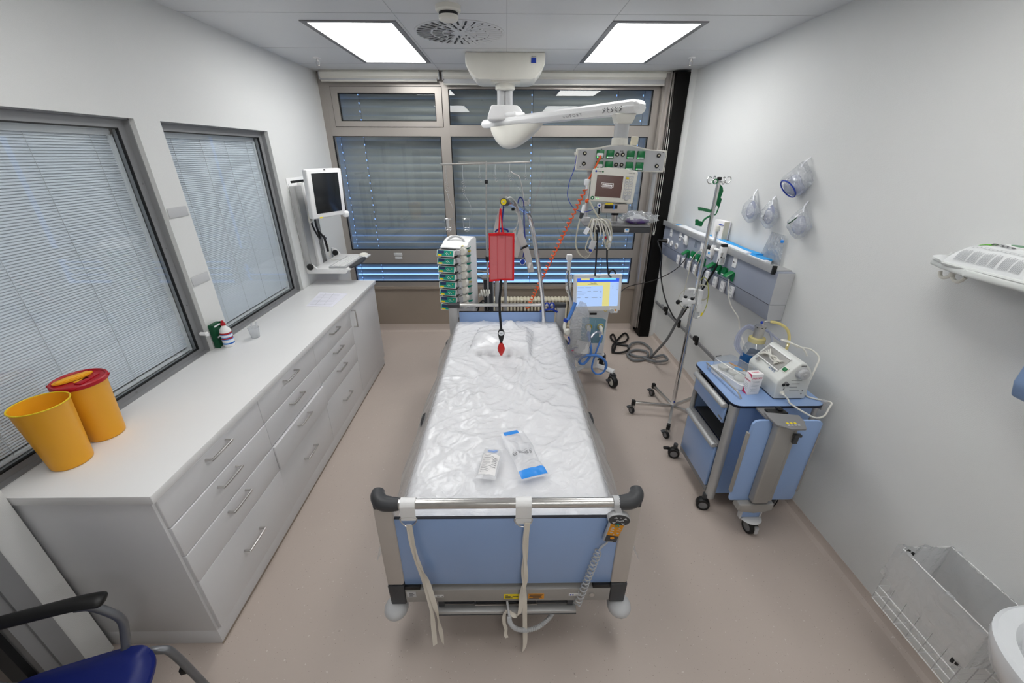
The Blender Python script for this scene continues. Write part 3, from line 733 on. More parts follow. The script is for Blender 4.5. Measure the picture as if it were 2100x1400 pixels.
# foot end
fe = MB('blue_laminate'); fe.box(-.452, .452, 1.142, 1.153, .388, .788, .002); fe.use('blue_edge'); fe.box(-.452, .452, 1.1415, 1.1535, .788, .791)
fe = fe.build('foot_board', t)
for s in (-1, 1):
    b = MB('warm_grey'); b.prism([(-.037, 0), (.03, .0), (.037, .02), (.037, .46), (-.037, .46)], (s*.488, 1.135, .395), (1, 0, 0), (0, 0, 1), -.04, .006, 3); b.build('foot_post', t)
    b = MB('dark_grey'); b.prism([(-.034, 0), (.034, .0), (.037, .125), (-.037, .125)], (s*.490, 1.133, .265), (1, 0, 0), (0, 0, 1), -.044, .006, 3); b.build('post_sleeve', t)
    b = MB('light_grey'); b.ball((s*.508, 1.143, .228), (.054, .058, .038)); b.build('corner_bumper', t)
    b = MB('dark_grey'); b.tube([(s*.425, 1.15, .862), (s*.46, 1.15, .862), (s*.492, 1.155, .866), (s*.512, 1.175, .875), (s*.517, 1.20, .878)], lambda q: .0245+.006*math.sin(q*PI), 16)
    b.prism([(-.036, 0), (.036, 0), (.036, .03), (-.036, .03)], (s*.488, 1.134, .845), (1, 0, 0), (0, 0, 1), -.043, .008, 3); b.build('rail_end', t)
b = MB('steel'); b.cyl((-.43, 1.15, .862), (.43, 1.15, .862), .0195, n=24); b.build('foot_rail', t)
b = MB('beam_grey'); b.box(-.452, .452, 1.128, 1.168, .288, .368, .003); b.box(-.452, .452, 1.155, 1.20, .368, .388, .002)
b.use('black'); b.box(-.45, -.385, 1.13, 1.165, .368, .388, .002); b.box(.375, .45, 1.13, 1.165, .368, .388, .002); b.use('steel'); b.cyl((-.345, 1.16, .372), (-.345, 1.15, .372), .014, n=16)
cb = b.build('cross_beam', t)
yl = 1.1272
def sticker(x0, x1, z0, z1, m, parent, name='sticker', y=yl):
    b = MB(m); b.box(x0, x1, y-.0006, y+.0008, z0, z1); return b.build(name, parent)
sticker(-.445, -.405, .325, .36, 'light_grey', cb); sticker(-.34, -.285, .322, .338, 'white', cb); sticker(-.018, .058, .305, .337, 'yellow', cb); sticker(.090, .16, .305, .337, 'amber', cb); sticker(.27, .325, .322, .338, 'white', cb)
lettering('220 kg', .0105, (-.301, 1.1262, .330), (1, 0, 0), (0, 0, 1), 'ink', cb)
b = MB('ink')
b.torus((-.330, 1.1262, .330), (0, 1, 0), .0045, .0008, 12, 4)
for x0, x1, z in ((-.435, -.418, .35), (-.435, -.412, .343), (-.435, -.42, .334), (-.012, .0, .331), (-.012, .012, .323), (-.012, .01, .319), (.02, .045, .323), (-.012, .02, .313), (.094, .155, .333), (.096, .15, .327), (.094, .145, .321), (.11, .15, .315), (.094, .14, .309)):
    b.box(x0, x1, 1.1258, 1.1264, z-.0016, z+.0016)
b.use('blue'); b.box(.275, .281, 1.1258, 1.1264, .326, .334); b.box(.285, .291, 1.1258, 1.1264, .326, .334); b.use('steel'); b.box(.295, .32, 1.1258, 1.1264, .328, .332)
b.build('sticker_print', cb)
b = MB('steel'); b.lathe([(.012, 0), (.012, .004), (.009, .006), (0, .006)], (.372, 1.128, .33), (0, -1, 0), n=20); b.use('blue'); b.torus((.372, 1.124, .33), (0, 1, 0), .009, .0015, 16, 6); b.build('lock_button', cb)
b = MB('alu'); b.box(-.322, .308, 1.115, 1.15, .208, .235, .004); b.use('dark_grey'); b.box(-.322, .308, 1.113, 1.116, .214, .217); b.box(-.315, .30, 1.15, 1.30, .236, .246)
b.use('dark_grey'); b.box(-.315, -.29, 1.14, 1.17, .235, .29); b.box(.27, .295, 1.14, 1.17, .235, .29); b.use('steel'); b.tube([(-.15, 1.16, .25), (-.15, 1.14, .245), (.13, 1.14, .245), (.13, 1.16, .25)], .004, 6, sm=0); b.build('linen_shelf', t)
# head end
b = MB('blue_laminate'); b.box(-.435, .435, 3.405, 3.42, .42, .800, .002); b.use('blue_edge'); b.box(-.435, .435, 3.404, 3.421, .800, .804); b.build('head_board', t)
for s in (-1, 1):
    b = MB('alu'); b.box(s*.488-.04, s*.488+.04, 3.395, 3.435, .15, .845, .006); b.box(s*.458-.004, s*.458+.004, 3.392, 3.396, .2, .845); b.build('head_post', t)
    b = MB('dark_grey'); b.box(s*.48-.055, s*.48+.055, 3.39, 3.44, .843, .882, .008, 3); b.build('head_corner', t)
b = MB('steel'); b.cyl((-.43, 3.415, .864), (.43, 3.415, .864), .0155, n=20); b.build('head_rail', t)
# frame, mattress platform, casters
b = MB('mid_grey'); b.box(-.43, .43, 1.20, 3.38, .46, .52, .01); b.box(-.34, -.28, 1.25, 3.3, .36, .44, .005); b.box(.28, .34, 1.25, 3.3, .36, .44, .005); b.build('platform', t)
b = MB('dark_grey'); b.box(-.30, .30, 1.45, 3.0, .14, .22, .01); b.box(-.08, .08, 1.6, 1.75, .2, .47); b.box(-.08, .08, 2.7, 2.85, .2, .47); b.build('undercarriage', t)
def caster(b, c, r, w=.03, ang=0., hub='light_grey', tyre='black'):
    c = V(*c); ax = V(math.cos(ang), math.sin(ang), 0); b.use(tyre)
    b.lathe([(r*.62, -w/2), (r*.92, -w/2), (r, -w*.3), (r, w*.3), (r*.92, w/2), (r*.62, w/2)], c, ax, n=28, cap=False)
    b.use(hub); b.lathe([(0, -w*.46), (r*.72, -w*.42), (r*.72, w*.42), (0, w*.46)], c, ax, n=28, cap=False)
for x, y in ((-.33, 1.42), (.33, 1.42), (-.33, 3.1), (.33, 3.1)):
    b = MB('dark_grey'); b.cyl((x, y, .10), (x, y, .16), .02); caster(b, (x, y, .07), .07); b.build('caster', t)
for s in (-1, 1):
    b = MB('alu')
    for z in (.36, .42, .49): b.tube([(s*.525, 1.30, z), (s*.525, 3.32, z)], .013, 8, sm=0)
    for y in (1.5, 2.35, 3.15): b.box(s*.525-.01, s*.525+.01, y, y+.03, .33, .50, .003)
    b.use('dark_grey'); b.tube([(s*.535, 2.08, .50), (s*.545, 2.12, .53), (s*.545, 2.2, .53), (s*.535, 2.24, .50)], .016, 8)
    b.tube([(s*.535, 3.28, .50), (s*.545, 3.30, .53), (s*.545, 3.36, .53)], .016, 8); b.build('side_rail', t)
# lifting pole with a yellow tipped arm
b = MB('chrome'); pts = [(.335, 3.37, .55), (.333, 3.37, .72), (.318, 3.37, .92), (.268, 3.36, 1.25), (.214, 3.35, 1.53), (.196, 3.33, 1.605), (.172, 3.28, 1.665), (.140, 3.19, 1.705), (.09, 3.00, 1.755), (.03, 2.75, 1.808), (-.012, 2.635, 1.828)]
b.tube(pts, .0185, 16); lp = b.build('lifting_pole', t)
b = MB('dark_grey'); d = (V(*pts[-1])-V(*pts[-2])).normalized(); e0 = V(*pts[-1]); b.cyl(e0-d*.03, e0+d*.018, .0235, n=24); b.use('yellow'); b.lathe([(.0185, 0), (.018, .004), (0, .004)], e0+d*.018, d, n=24)
b.use('steel'); b.ball(e0+d*.022, .006); b.tube([e0-d*.012+V(-.02, 0, 0), e0-d*.012+V(-.03, 0, -.02), e0-d*.012+V(-.028, 0, -.045), e0-d*.012+V(-.018, 0, -.035)], .004, 6); b.tube([e0-d*.014+V(.0, 0, .02), e0-d*.014+V(.004, 0, .034), e0-d*.014+V(.008, 0, .02)], .003, 6); b.build('pole_cap', lp)
b = MB('steel'); b.tube([(.135, 3.2, 1.75), (.13, 3.2, 1.79), (.118, 3.2, 1.86), (.10, 3.2, 1.93), (.085, 3.2, 1.955), (.05, 3.2, 1.97), (.03, 3.2, 1.985)], .004, 8); b.cyl((.135, 3.19, 1.745), (.135, 3.19, 1.775), .02, n=14); b.cyl((.165, 3.22, 1.75), (.168, 3.22, 1.79), .008, n=10); b.build('grip_hook', lp)
# mattress
b = MB('sheet'); b.box(-.455, .455, 1.205, 3.375, .52, .700, .03, 4); tag(b.build('mattress'), 'white mattress on the bed under the clear plastic cover', 'mattress')
# pillow
def pillow_h(x, y):
    u = (x+.04)/.235; v = (y-2.93)/.235
    ca, sa = math.cos(.12), math.sin(.12); u, v = u*ca-v*sa, u*sa+v*ca
    q = max(abs(u), abs(v)); 
    if q >= 1: return 0.
    return .085*((1-abs(u)**3.2)*(1-abs(v)**3.2))**.45
b = MB('sheet'); 
def pf(i, j):
    x = -.04+(i-.5)*.55; y = 2.93+(j-.5)*.55; h = pillow_h(x, y); return V(x, y, .702+h-.004 if h > 0 else .702) + V(0, 0, noise.noise(V(x*14, y*14, 3))*.007 if h > .01 else 0)
vs = []
b.grid(pf, 44, 44, skip=lambda i, j: pillow_h(-.04+((i+.5)/44-.5)*.55, 2.93+((j+.5)/44-.5)*.55) <= 0)
pw = b.build('pillow', sharp=80); tag(pw, 'small white pillow at the head of the bed under the clear cover', 'pillow')
# clear plastic cover with creases
def crease(x, y):
    h = 0.; p = V(x, y, 0)
    q = p+V(noise.noise(p*1.7+V(5, 0, 0)), noise.noise(p*1.7+V(0, 7, 0)), 0)*.25
    n1 = abs(noise.noise(V(q.x*3.2+q.y*1.2, q.y*1.8, 1)))
    n2 = abs(noise.noise(V(q.x*7-q.y*4, q.y*5, 9)))
    n3 = abs(noise.noise(V(q.x*15+q.y*6, q.y*16, 4)))
    h += .016*(1-n1*3.2 if n1 < .31 else 0)**2 + .010*(1-n2*4 if n2 < .25 else 0)**2+.005*(1-n3*5 if n3 < .2 else 0)
    for ax_, ay_, bx, by, a, w in ((.22, 3.0, -.02, 1.75, .018, .02), (.30, 2.9, .06, 1.9, .016, .018), (.05, 1.75, .45, 2.35, .012, .02), (-.35, 2.7, -.1, 1.5, .010, .025), (.10, 1.5, .42, 1.9, .012, .016), (.12, 2.72, .02, 2.2, .012, .014)):
        d = V(bx-ax_, by-ay_, 0); L = d.length; d /= L; r = V(x-ax_, y-ay_, 0); tt = r.dot(d)/L
        if -.05 < tt < 1.05:
            dist = abs(r.x*d.y-r.y*d.x); h += 1.7*a*math.exp(-(dist/w)**2)*max(0, 1-abs(tt-.5)*1.8)
    return h*.78
NU, NV = 150, 210
def cover(i, j):
    s = (i-.5)*2; y = 1.215+j*2.165
    half = .452; drop = .31+.03*noise.noise(V(0, y*3, s*2)); tot = half+drop; a = abs(s)*tot; sg = 1 if s > 0 else -1
    if a <= half-.02:
        x = sg*a; z = .712+crease(x, y)+ (pillow_h(x, y)*1.02+.004 if pillow_h(x, y) > 0 else 0)
        n = math.exp(-((x-.03)/.05)**2-((y-3.13)/.07)**2)*.06; z += n
    else:
        k = a-(half-.02); r = .03; arc = r*PI/2
        wv = noise.noise(V(y*2.3, sg*3, 0))*.5+noise.noise(V(y*5, sg*5, 2))*.15
        if k < arc: th = k/r; x = sg*(half-.02+r*math.sin(th)); z = .712-r+r*math.cos(th)+crease(sg*half, y)*.6
        else:
            q = k-arc; x = sg*(half+.018+q*(.46+.20*wv)+.006*noise.noise(V(y*7, q*3, 1))*q*6); z = .712-r-q*.90
    if y > 3.30: z = min(z, .80)
    return V(x, y, z)
b = MB('film_cover'); b.grid(cover, NU, NV)
b.ms = ['film_cover', 'film_drape']
o_ = b
for f in b.bm.faces:
    if f.calc_center_median().z < .66: f.material_index = 1
pc = b.build('plastic_cover', sharp=70); tag(pc, 'crumpled clear plastic cover draped over the whole bed and pillow', 'bed cover')
# packets lying on the bed
def packet(cx, cy, w, h, a, amp, base, nu=26, nv=40, seed=0.):
    r = rotz(a)
    def f(i, j):
        x, y = (i-.5)*w, (j-.5)*h; ed = (1-abs(2*i-1)**4)*(1-abs(2*j-1)**6)
        z = .006+amp*ed*(.45+.55*abs(noise.noise(V(x*18+seed, y*14, seed))*2))
        p = r @ V(x*(1+.1*noise.noise(V(seed, y*8, 0))), y, 0)
        return V(cx+p.x, cy+p.y, base+z)
    return f
base = .737
P1 = packet(-.085, 1.505, .095, .21, -.16, .022, base, seed=2.)
t = thing('wrapper_packet', (-.085, 1.505, base), 'small crumpled clear sterile wrapper with printed label on the bed', 'packet')
b = MB('film_cover'); b.grid(P1, 26, 40); b.build('wrapper', t)
def printed(P, u0, u1, v0, v1, m, parent, name='print', nu=12, nv=3, lift=.0016):
    b = MB(m); b.grid(lambda i, j: P(u0+(u1-u0)*i, v0+(v1-v0)*j)+V(0, 0, lift), nu, nv); return b.build(name, parent)
printed(P1, .08, .92, .10, .72, 'box_white', t, 'paper_label', 14, 20, .001)
b = MB('ink_soft')
for k in range(13):
    v = .16+k*.042; w_ = .25+.5*random.random(); b.grid(lambda i, j: P1(.14+w_*i*.7, v+.008*j)+V(0, 0, .0022), 8, 1)
b.use('ink_soft')
for k in range(7): b.grid(lambda i, j: P1(.62+.24*i, .30+k*.05+.014*j)+V(0, 0, .0022), 4, 1)
b.use('print_blue')
for k in range(3): b.grid(lambda i, j: P1(.25+.5*i, .80+k*.045+.02*j)+V(0, 0, .0022), 8, 1)
b.build('printing', t)
P2 = packet(.075, 1.58, .13, .36, .30, .018, base, seed=6.)
t = thing('wrapper_packet', (.075, 1.58, base), 'long clear sterile wrapper with two blue ends on the bed', 'packet')
b = MB('film_cover'); b.grid(P2, 30, 60); b.build('wrapper', t)
printed(P2, .02, 1.0, .02, .16, 'print_blue', t, 'blue_band', 26, 8)
printed(P2, .12, .75, .90, 1.0, 'print_blue', t, 'blue_band', 20, 6)
b = MB('ink')
for k in range(22):
    if random.random() < .8: b.grid(lambda i, j: P2(.1+k*.034+.016*i, .43+.05*j)+V(0, 0, .002), 1, 2)
b.use('ink_soft'); b.grid(lambda i, j: P2(.05+.85*i, .50+.004*j)+V(0, 0, .002), 12, 1)
b.use('scr_pale')
b.build('printing', t)
printed(P2, .75, .9, .90, .97, 'pad_white', t, 'white_stripe', 5, 3)
# ------------------------------------------------------------------ straps, hand control on the foot end
def cuff_strap(x, w, label, tails, ringx=0.):
    t = thing('restraint_strap', (x, 1.15, .88), label, 'strap', None)
    b = MB('white'); r = .0225; pts = [(x, 1.15+math.cos(a)*r, .862+math.sin(a)*r) for a in [PI*.25+2*PI*k/18 for k in range(15)]]
    pts = [(x, 1.168, .845)]+[(x, 1.15+math.cos(a)*r, .862+math.sin(a)*r) for a in [-.5+k*.32 for k in range(12)]]+[(x, 1.127, .835), (x, 1.126, .80+ringx)]
    b.ribbon(pts, (1, 0, 0), w, .004, sm=3); b.build('cuff', t)
    b = MB('steel'); z = .80+ringx*.3; b.tube([(x-w*.55, 1.125, z+.012), (x-w*.5, 1.122, z-.004), (x-w*.2, 1.118, z-.022), (x+w*.2, 1.118, z-.022), (x+w*.5, 1.122, z-.004), (x+w*.55, 1.125, z+.012), (x+w*.2, 1.126, z+.016), (x-w*.2, 1.126, z+.016)], .0022, 8, closed=True, sm=4); b.build('ring', t)
    for i, (pts, dirs, ww) in enumerate(tails):
        b = MB('tape_beige'); b.ribbon(pts, dirs, ww, .0014, sm=8); b.build('tape', t)
    return t
X0 = V(1, 0, 0)
def dd(*a): return [V(math.cos(q), math.sin(q), 0) for q in a]
cuff_strap(-.388, .058, 'white tie strap at the left of the foot rail with two long beige tapes', [
    ([(-.388, 1.118, .785), (-.386, 1.116, .70), (-.378, 1.116, .60), (-.366, 1.116, .52), (-.358, 1.114, .45), (-.345, 1.108, .36), (-.338, 1.10, .27), (-.337, 1.09, .16), (-.335, 1.075, .06)], dd(0, .2, .9, .3, -.3, .4, 1.1, .3, .6), .021),
    ([(-.385, 1.117, .785), (-.382, 1.114, .68), (-.375, 1.112, .58), (-.348, 1.111, .48), (-.336, 1.11, .40), (-.322, 1.104, .30), (-.313, 1.098, .22), (-.306, 1.09, .14), (-.30, 1.075, .075)], dd(0, -.3, -1.0, -.3, .5, .1, -.9, -.2, -.9), .021)])
cuff_strap(.062, .062, 'white tie strap in the middle of the foot rail, one tape knotted below', [
    ([(.078, 1.118, .79), (.074, 1.116, .70), (.072, 1.115, .60), (.066, 1.114, .50), (.072, 1.112, .40), (.074, 1.108, .30), (.076, 1.10, .18), (.078, 1.08, .06), (.070, 1.07, .012)], dd(0, .3, -.5, .4, 1.0, .2, -.4, .4, .9), .021),
    ([(.075, 1.117, .79), (.068, 1.113, .68), (.073, 1.112, .56), (.076, 1.111, .46), (.060, 1.108, .38), (.056, 1.104, .30), (.050, 1.10, .245), (.035, 1.098, .232), (.015, 1.098, .245), (0, 1.10, .262)], dd(0, -.3, .6, -.2, -.6, .1, .4, .9, .4, .1), .018),
    ([(-.003, 1.10, .268), (-.016, 1.098, .245), (-.018, 1.095, .19), (-.010, 1.09, .15), (-.012, 1.085, .12), (-.006, 1.08, .10)], dd(0, .4, -.3, .5, .3, 0), .016)], -.025)
# hand control
t = thing('bed_hand_control', (.43, 1.12, .88), 'grey hand control with orange and black key panel hooked over the foot rail', 'remote control')
b = MB('light_grey'); pts = [(.425, 1.176, .848)]+[(.425, 1.15+math.cos(a)*.0235, .862+math.sin(a)*.0235) for a in [-.2+k*.3 for k in range(12)]]+[(.432, 1.122, .84), (.436, 1.115, .825)]
b.ribbon(pts, (1, 0, 0), .024, .004, sm=3); b.build('hook', t)
RT = Matrix.Rotation(.20, 3, 'Y')
def hc(x, z, y=0): return V(.436, 1.112+y, .805)+RT @ V(x, 0, z)
ux, uz = RT @ V(1, 0, 0), RT @ V(0, 0, 1)
hd = [(math.cos(2*PI*k/36)*.046, math.sin(2*PI*k/36)*.031) for k in range(36)]
b = MB('light_grey'); b.prism(hd, hc(0, 0), ux, uz, -.024, .004); b.prism([(-.027, -.125), (.027, -.125), (.029, -.02), (-.029, -.02)], hc(0, 0, .001), ux, uz, -.022, .004); b.build('housing', t)
yf = 1.112-.0002
b = MB('dark_grey'); b.prism([(x*.93, z*.92) for x, z in hd], hc(0, 0, .0006), ux, uz, .0012); b.build('key_field', t)
b = MB('amber'); b.prism([(-.0245, -.085), (.0245, -.085), (.0265, -.024), (-.0265, -.024)], hc(0, 0, .0012), ux, uz, .002); kf = b.build('key_field', t)
b = MB('dark_grey'); b.prism([(-.0235, -.121), (.0235, -.121), (.0243, -.086), (-.0243, -.086)], hc(0, 0, .0012), ux, uz, .002); b.build('key_field', t)
b = MB('light_grey')
def tri(x, z, s, up):
    q = 1 if up else -1; b.prism([(-s, -s*.35*q), (s, -s*.35*q), (0, s*.65*q)] if up else [(-s, s*.35), (0, -s*.65), (s, s*.35)], hc(x, z, -.0028), ux, uz, .0008)
for x, z, up in ((-.018, .014, 1), (.02, .014, 1), (-.02, -.012, 0), (.018, -.012, 0)): tri(x, z, .008, up)
b.prism([(-.003, -.002), (.003, -.002), (.003, .002), (-.003, .002)], hc(0, .017, -.0028), ux, uz, .0008); b.tube([hc(-.014, -.002, -.003), hc(-.006, .002, -.003), hc(.0, -.001, -.003), hc(.012, .004, -.003)], .0012, 5, sm=0); b.ball(hc(.014, .004, -.003), .0022, n=8)
for x, z, up in ((-.013, -.041, 1), (.013, -.041, 1), (-.013, -.066, 0), (.013, -.066, 0)): tri(x, z, .0072, up)
b.tube([hc(-.02, -.053, -.003), hc(-.006, -.053, -.003)], .0011, 5, sm=0); b.tube([hc(.006, -.054, -.003), hc(.013, -.052, -.003), hc(.02, -.053, -.003)], .0011, 5, sm=0); b.ball(hc(0, -.076, -.003), .0025, n=8); b.build('key_symbols', t)
b = MB('amber'); b.prism([(math.cos(2*PI*k/20)*.0085, math.sin(2*PI*k/20)*.0065) for k in range(20)], hc(0, -.095, -.003), ux, uz, .001); b.build('light_key', t)
b = MB('teal'); b.torus(hc(-.001, -.0255, -.004), (0, 1, 0), .0065, .0016, 18, 6); b.build('lock_key', t)
lettering('wissner', .007, hc(-.002, -.114, -.0032), ux, uz, 'light_grey', t)
b = MB('light_grey'); p0 = hc(-.005, -.123, .012); b.tube([p0, p0+V(-.004, 0, -.02), p0+V(-.022, 0, -.045), p0+V(-.03, 0, -.065)], .0042, 8)
p1 = p0+V(-.03, .004, -.07); b.tube(helix(p1, (.312, 1.118, .285), .0140, 14, 14), .0027, 6, sm=0); b.tube([(.312, 1.11, .285), (.30, 1.13, .27), (.305, 1.15, .27)], .004, 6); b.build('coiled_lead', t)
# corrugated grey hose hanging under the cross beam
b = MB('light_grey'); pts = catmull([(-.004, 1.12, .30), (.004, 1.09, .255), (.008, 1.085, .21), (.03, 1.085, .165), (.075, 1.09, .138), (.13, 1.10, .138), (.18, 1.12, .16), (.22, 1.15, .195), (.25, 1.18, .24)], 10)
b.tube(pts, lambda q: (.005 if q < .15 else .0095+.0016*math.sin(q*330)), 10, sm=3)
tag(b.build('drain_hose'), 'grey corrugated hose looping below the foot end of the bed', 'hose')

# ------------------------------------------------------------------ hanging from the lifting pole
# red pressure cuff with hand pump
yc = 2.60; t = thing('pressure_cuff', (-.033, yc, 1.65), 'red fabric pressure cuff with black hose and red bulb hanging over the bed', 'pressure cuff')
def cp(x, z): return V(-.034+x-.006*(1.64-z), yc+.012*math.sin((x+.08)*19)+.01*math.sin(z*9), z)
b = MB('red_mesh'); b.grid(lambda i, j: cp((i-.5)*.155, 1.335+.295*j), 14, 20); b.grid(lambda i, j: cp((i-.5)*.155, 1.335+.295*j)+V(0, .008, 0), 14, 20); b.build('pocket', t)
b = MB('red_fabric')
b.ribbon([cp(-.082+k*.0205, 1.632+(.002 if k in (3, 4, 5) else 0))+V(0, .004, 0) for k in range(9)], (0, 0, 1), .017, .012, sm=3)
b.ribbon([cp(-.082+k*.0205, 1.333+k*.0008)+V(0, .004, 0) for k in range(9)], (0, 0, 1), .013, .012, sm=3)
b.ribbon([cp(.078, 1.335+k*.05)+V(0, .004, 0) for k in range(7)], (1, 0, 0), .012, .012, sm=3)
b.ribbon([cp(-.078, 1.335+k*.05)+V(0, .004, 0) for k in range(7)], (1, 0, 0), .007, .012, sm=3)
b.ball(cp(-.082, 1.425)+V(0, .004, 0), (.006, .006, .008)); b.build('binding', t)
b = MB('red_fabric'); 
for k in (-.026, .026): b.tube([cp(k, 1.34)+V(0, -.002, 0), cp(k, 1.63)+V(0, -.002, 0)], .0009, 5, sm=0)
b.build('seam', t)
b = MB('red_fabric'); b.ribbon([(-.050, yc, 1.638), (-.047, yc, 1.70), (-.042, yc+.004, 1.77), (-.0385, yc+.012, 1.79), (-.0355, yc+.012, 1.77), (-.030, yc, 1.70), (-.022, yc, 1.638)], [(1, .1, 0)]*7, .0085, .003, sm=4)
b.box(-.06, -.012, yc, yc+.006, 1.632, 1.648, .002); b.build('loop', t)
b = MB('black'); b.tube([(-.040, yc+.006, 1.338), (-.042, yc, 1.28), (-.05, yc-.004, 1.20), (-.050, yc-.004, 1.10), (-.044, yc, 1.01), (-.042, yc, .975)], .0085, 12); b.build('hose', t)
G = V(-.042, yc, .948); b = MB('black'); b.prism([(0, .03), (.012, .027), (.021, .015), (.024, 0), (.020, -.02), (.012, -.042), (.009, -.07), (-.009, -.07), (-.012, -.042), (-.020, -.02), (-.024, 0), (-.021, .015), (-.012, .027)], G+V(0, .012, 0), (1, 0, 0), (0, 0, 1), .022, .004); g = b.build('gauge', t)
b = MB('pad_white'); b.lathe([(.0185, 0), (.018, .0015), (0, .0015)], G+V(0, -.0102, .002), (0, -1, 0), n=28); b.use('ink'); b.box(G.x-.011, G.x+.011, G.y-.0122, G.y-.0118, G.z+.0015, G.z+.0035); b.box(G.x-.007, G.x+.007, G.y-.0122, G.y-.0118, G.z-.004, G.z-.003); b.build('dial', g)
b = MB('red_rubber'); b.lathe([(.010, 0), (.013, -.006), (.02, -.02), (.0265, -.042), (.025, -.062), (.016, -.082), (.010, -.09), (.010, -.098), (.006, -.100), (0, -.100)], (-.043, yc, .872), n=28, cap=False)
b.ball((-.055, yc, .905), .004); b.ball((-.029, yc, .905), .004); b.build('bulb', t)
# grey sling over the pole
t = thing('grey_sling', (.0, 2.9, 1.80), 'light grey webbing sling with black buckle looped over the lifting pole', 'strap')
b = MB('strap_grey'); y = 2.80
b.ribbon([(-.092, y, 1.50), (-.075, y, 1.58), (-.055, y, 1.68), (-.035, y-.02, 1.77), (-.008, y-.03, 1.825), (.03, y-.02, 1.842), (.062, y, 1.80), (.085, y+.02, 1.72), (.098, y+.03, 1.64), (.09, y+.03, 1.58), (.075, y+.03, 1.50), (.055, y+.03, 1.44)], [V(1, .2, 0), V(1, .2, 0), V(.9, .3, 0), V(.7, .7, .2), V(.4, 1, .2), V(.0, 1, 0), V(-.3, 1, 0), V(-.4, 1, 0), V(-.6, .8, 0), V(-.7, .6, 0), V(-.9, .3, 0), V(-1, .2, 0)], .046, .003)
b.build('webbing', t)
b = MB('strap_grey'); b.ribbon([(.092, y+.02, 1.60), (.108, y+.01, 1.56), (.128, y, 1.51), (.148, y, 1.45), (.166, y, 1.37), (.176, y, 1.335)], (1, -.2, .3), .044, .003)
b.box(.155, .19, y-.004, y, 1.335, 1.345, .002); b.build('tail', t)
b = MB('black'); b.obox((.126, y-.004, 1.515), (.044, .012, .014), Matrix.Rotation(-.45, 3, 'Y'), .003); b.build('buckle', t)
b = MB('white'); b.obox((.160, y-.005, 1.385), (.018, .003, .04), Matrix.Rotation(.25, 3, 'Y'), .001); b.build('tag', t)
b = MB('strap_grey'); b.ribbon([(.06, 3.0, 1.74), (.085, 2.98, 1.70), (.075, 2.97, 1.63), (.055, 2.96, 1.58), (.07, 2.96, 1.52), (.05, 2.95, 1.47)], [V(1, .3, 0), V(.5, 1, 0), V(.2, 1, 0), V(1, .3, 0), V(.6, .8, 0), V(1, 0, 0)], .024, .003)
b.use('black'); b.obox((.045, 2.97, 1.745), (.022, .014, .02), rotz(.4), .003); b.build('inner_tail', t)
# blue band with blue disc
t = thing('blue_band', (.11, 3.05, 1.77), 'dark blue band with a round blue disc hanging from the lifting pole', 'band')
b = MB('navy'); b.ribbon([(.10, 3.03, 1.70), (.082, 3.03, 1.78), (.10, 3.08, 1.815), (.125, 3.10, 1.78), (.128, 3.07, 1.70), (.130, 3.05, 1.62), (.137, 3.03, 1.52), (.132, 3.02, 1.45), (.124, 3.02, 1.39)], [V(.3, 1, 0)]*4+[V(.5, 1, 0)]*5, .016, .003)
b.build('webbing', t)
b = MB('navy'); b.ribbon([(-.020, 2.68, 1.80), (-.027, 2.70, 1.73), (-.034, 2.70, 1.62), (-.025, 2.68, 1.60)], (1, 0, 0), .008, .003); b.tube([(-.075, 2.66, 1.64), (-.06, 2.66, 1.655), (-.034, 2.66, 1.662), (0, 2.66, 1.655), (.012, 2.66, 1.64)], .006, 8); b.build('front_loop', t)
b = MB('blue'); b.lathe([(.0, -.004), (.018, -.004), (.02, 0), (.018, .004), (0, .004)], (.120, 3.02, 1.355), (.5, -1, .1), n=24); b.use('pad_white'); b.torus((.120, 3.02, 1.355), (.5, -1, .1), .022, .0025, 24, 8); b.build('disc', t)

# ------------------------------------------------------------------ radiator
t = thing('radiator', (.3, 4.70, .1), 'cream column radiator below the window behind the bed head', 'radiator')
n = 23; xs = [-.16+k*.0425 for k in range(n)]
for k, x in enumerate(xs):
    b = MB('cream')
    b.ball((x, 4.66, .475), (.024, .03, .024), n=12); b.ball((x, 4.73, .475), (.024, .03, .024), n=12); b.box(x-.016, x+.016, 4.66, 4.73, .462, .492, .012)
    for y in (4.65, 4.70, 4.745): b.cyl((x, y, .14), (x, y, .47), .0125, n=10)
    b.box(x-.02, x+.02, 4.635, 4.755, .115, .15, .012); b.build('column', t)
b = MB('cream'); b.cyl((xs[0]-.03, 4.70, .47), (xs[-1]+.03, 4.70, .47), .014, n=12); b.cyl((xs[0]-.03, 4.70, .13), (xs[-1]+.03, 4.70, .13), .014, n=12)
b.cyl((xs[0], 4.70, 0), (xs[0], 4.70, .13), .012, n=10); b.cyl((xs[-1], 4.70, 0), (xs[-1], 4.70, .13), .012, n=10); b.build('header_pipe', t)
t = thing('floor_valve', (1.17, 4.72, 0), 'small metal pipe valve near the floor beside the black column', 'valve')
b = MB('steel'); b.tube([(1.17, 4.83, .16), (1.17, 4.74, .16), (1.17, 4.72, .12), (1.17, 4.72, 0)], .012, 10, sm=4); b.build('pipe', t)
b = MB('steel'); b.cyl((1.17, 4.70, .16), (1.17, 4.66, .16), .018, n=14); b.cyl((1.15, 4.74, .165), (1.23, 4.74, .165), .011, n=12); b.cyl((1.17, 4.72, .175), (1.17, 4.72, .205), .016, n=12); b.build('valve_head', t)

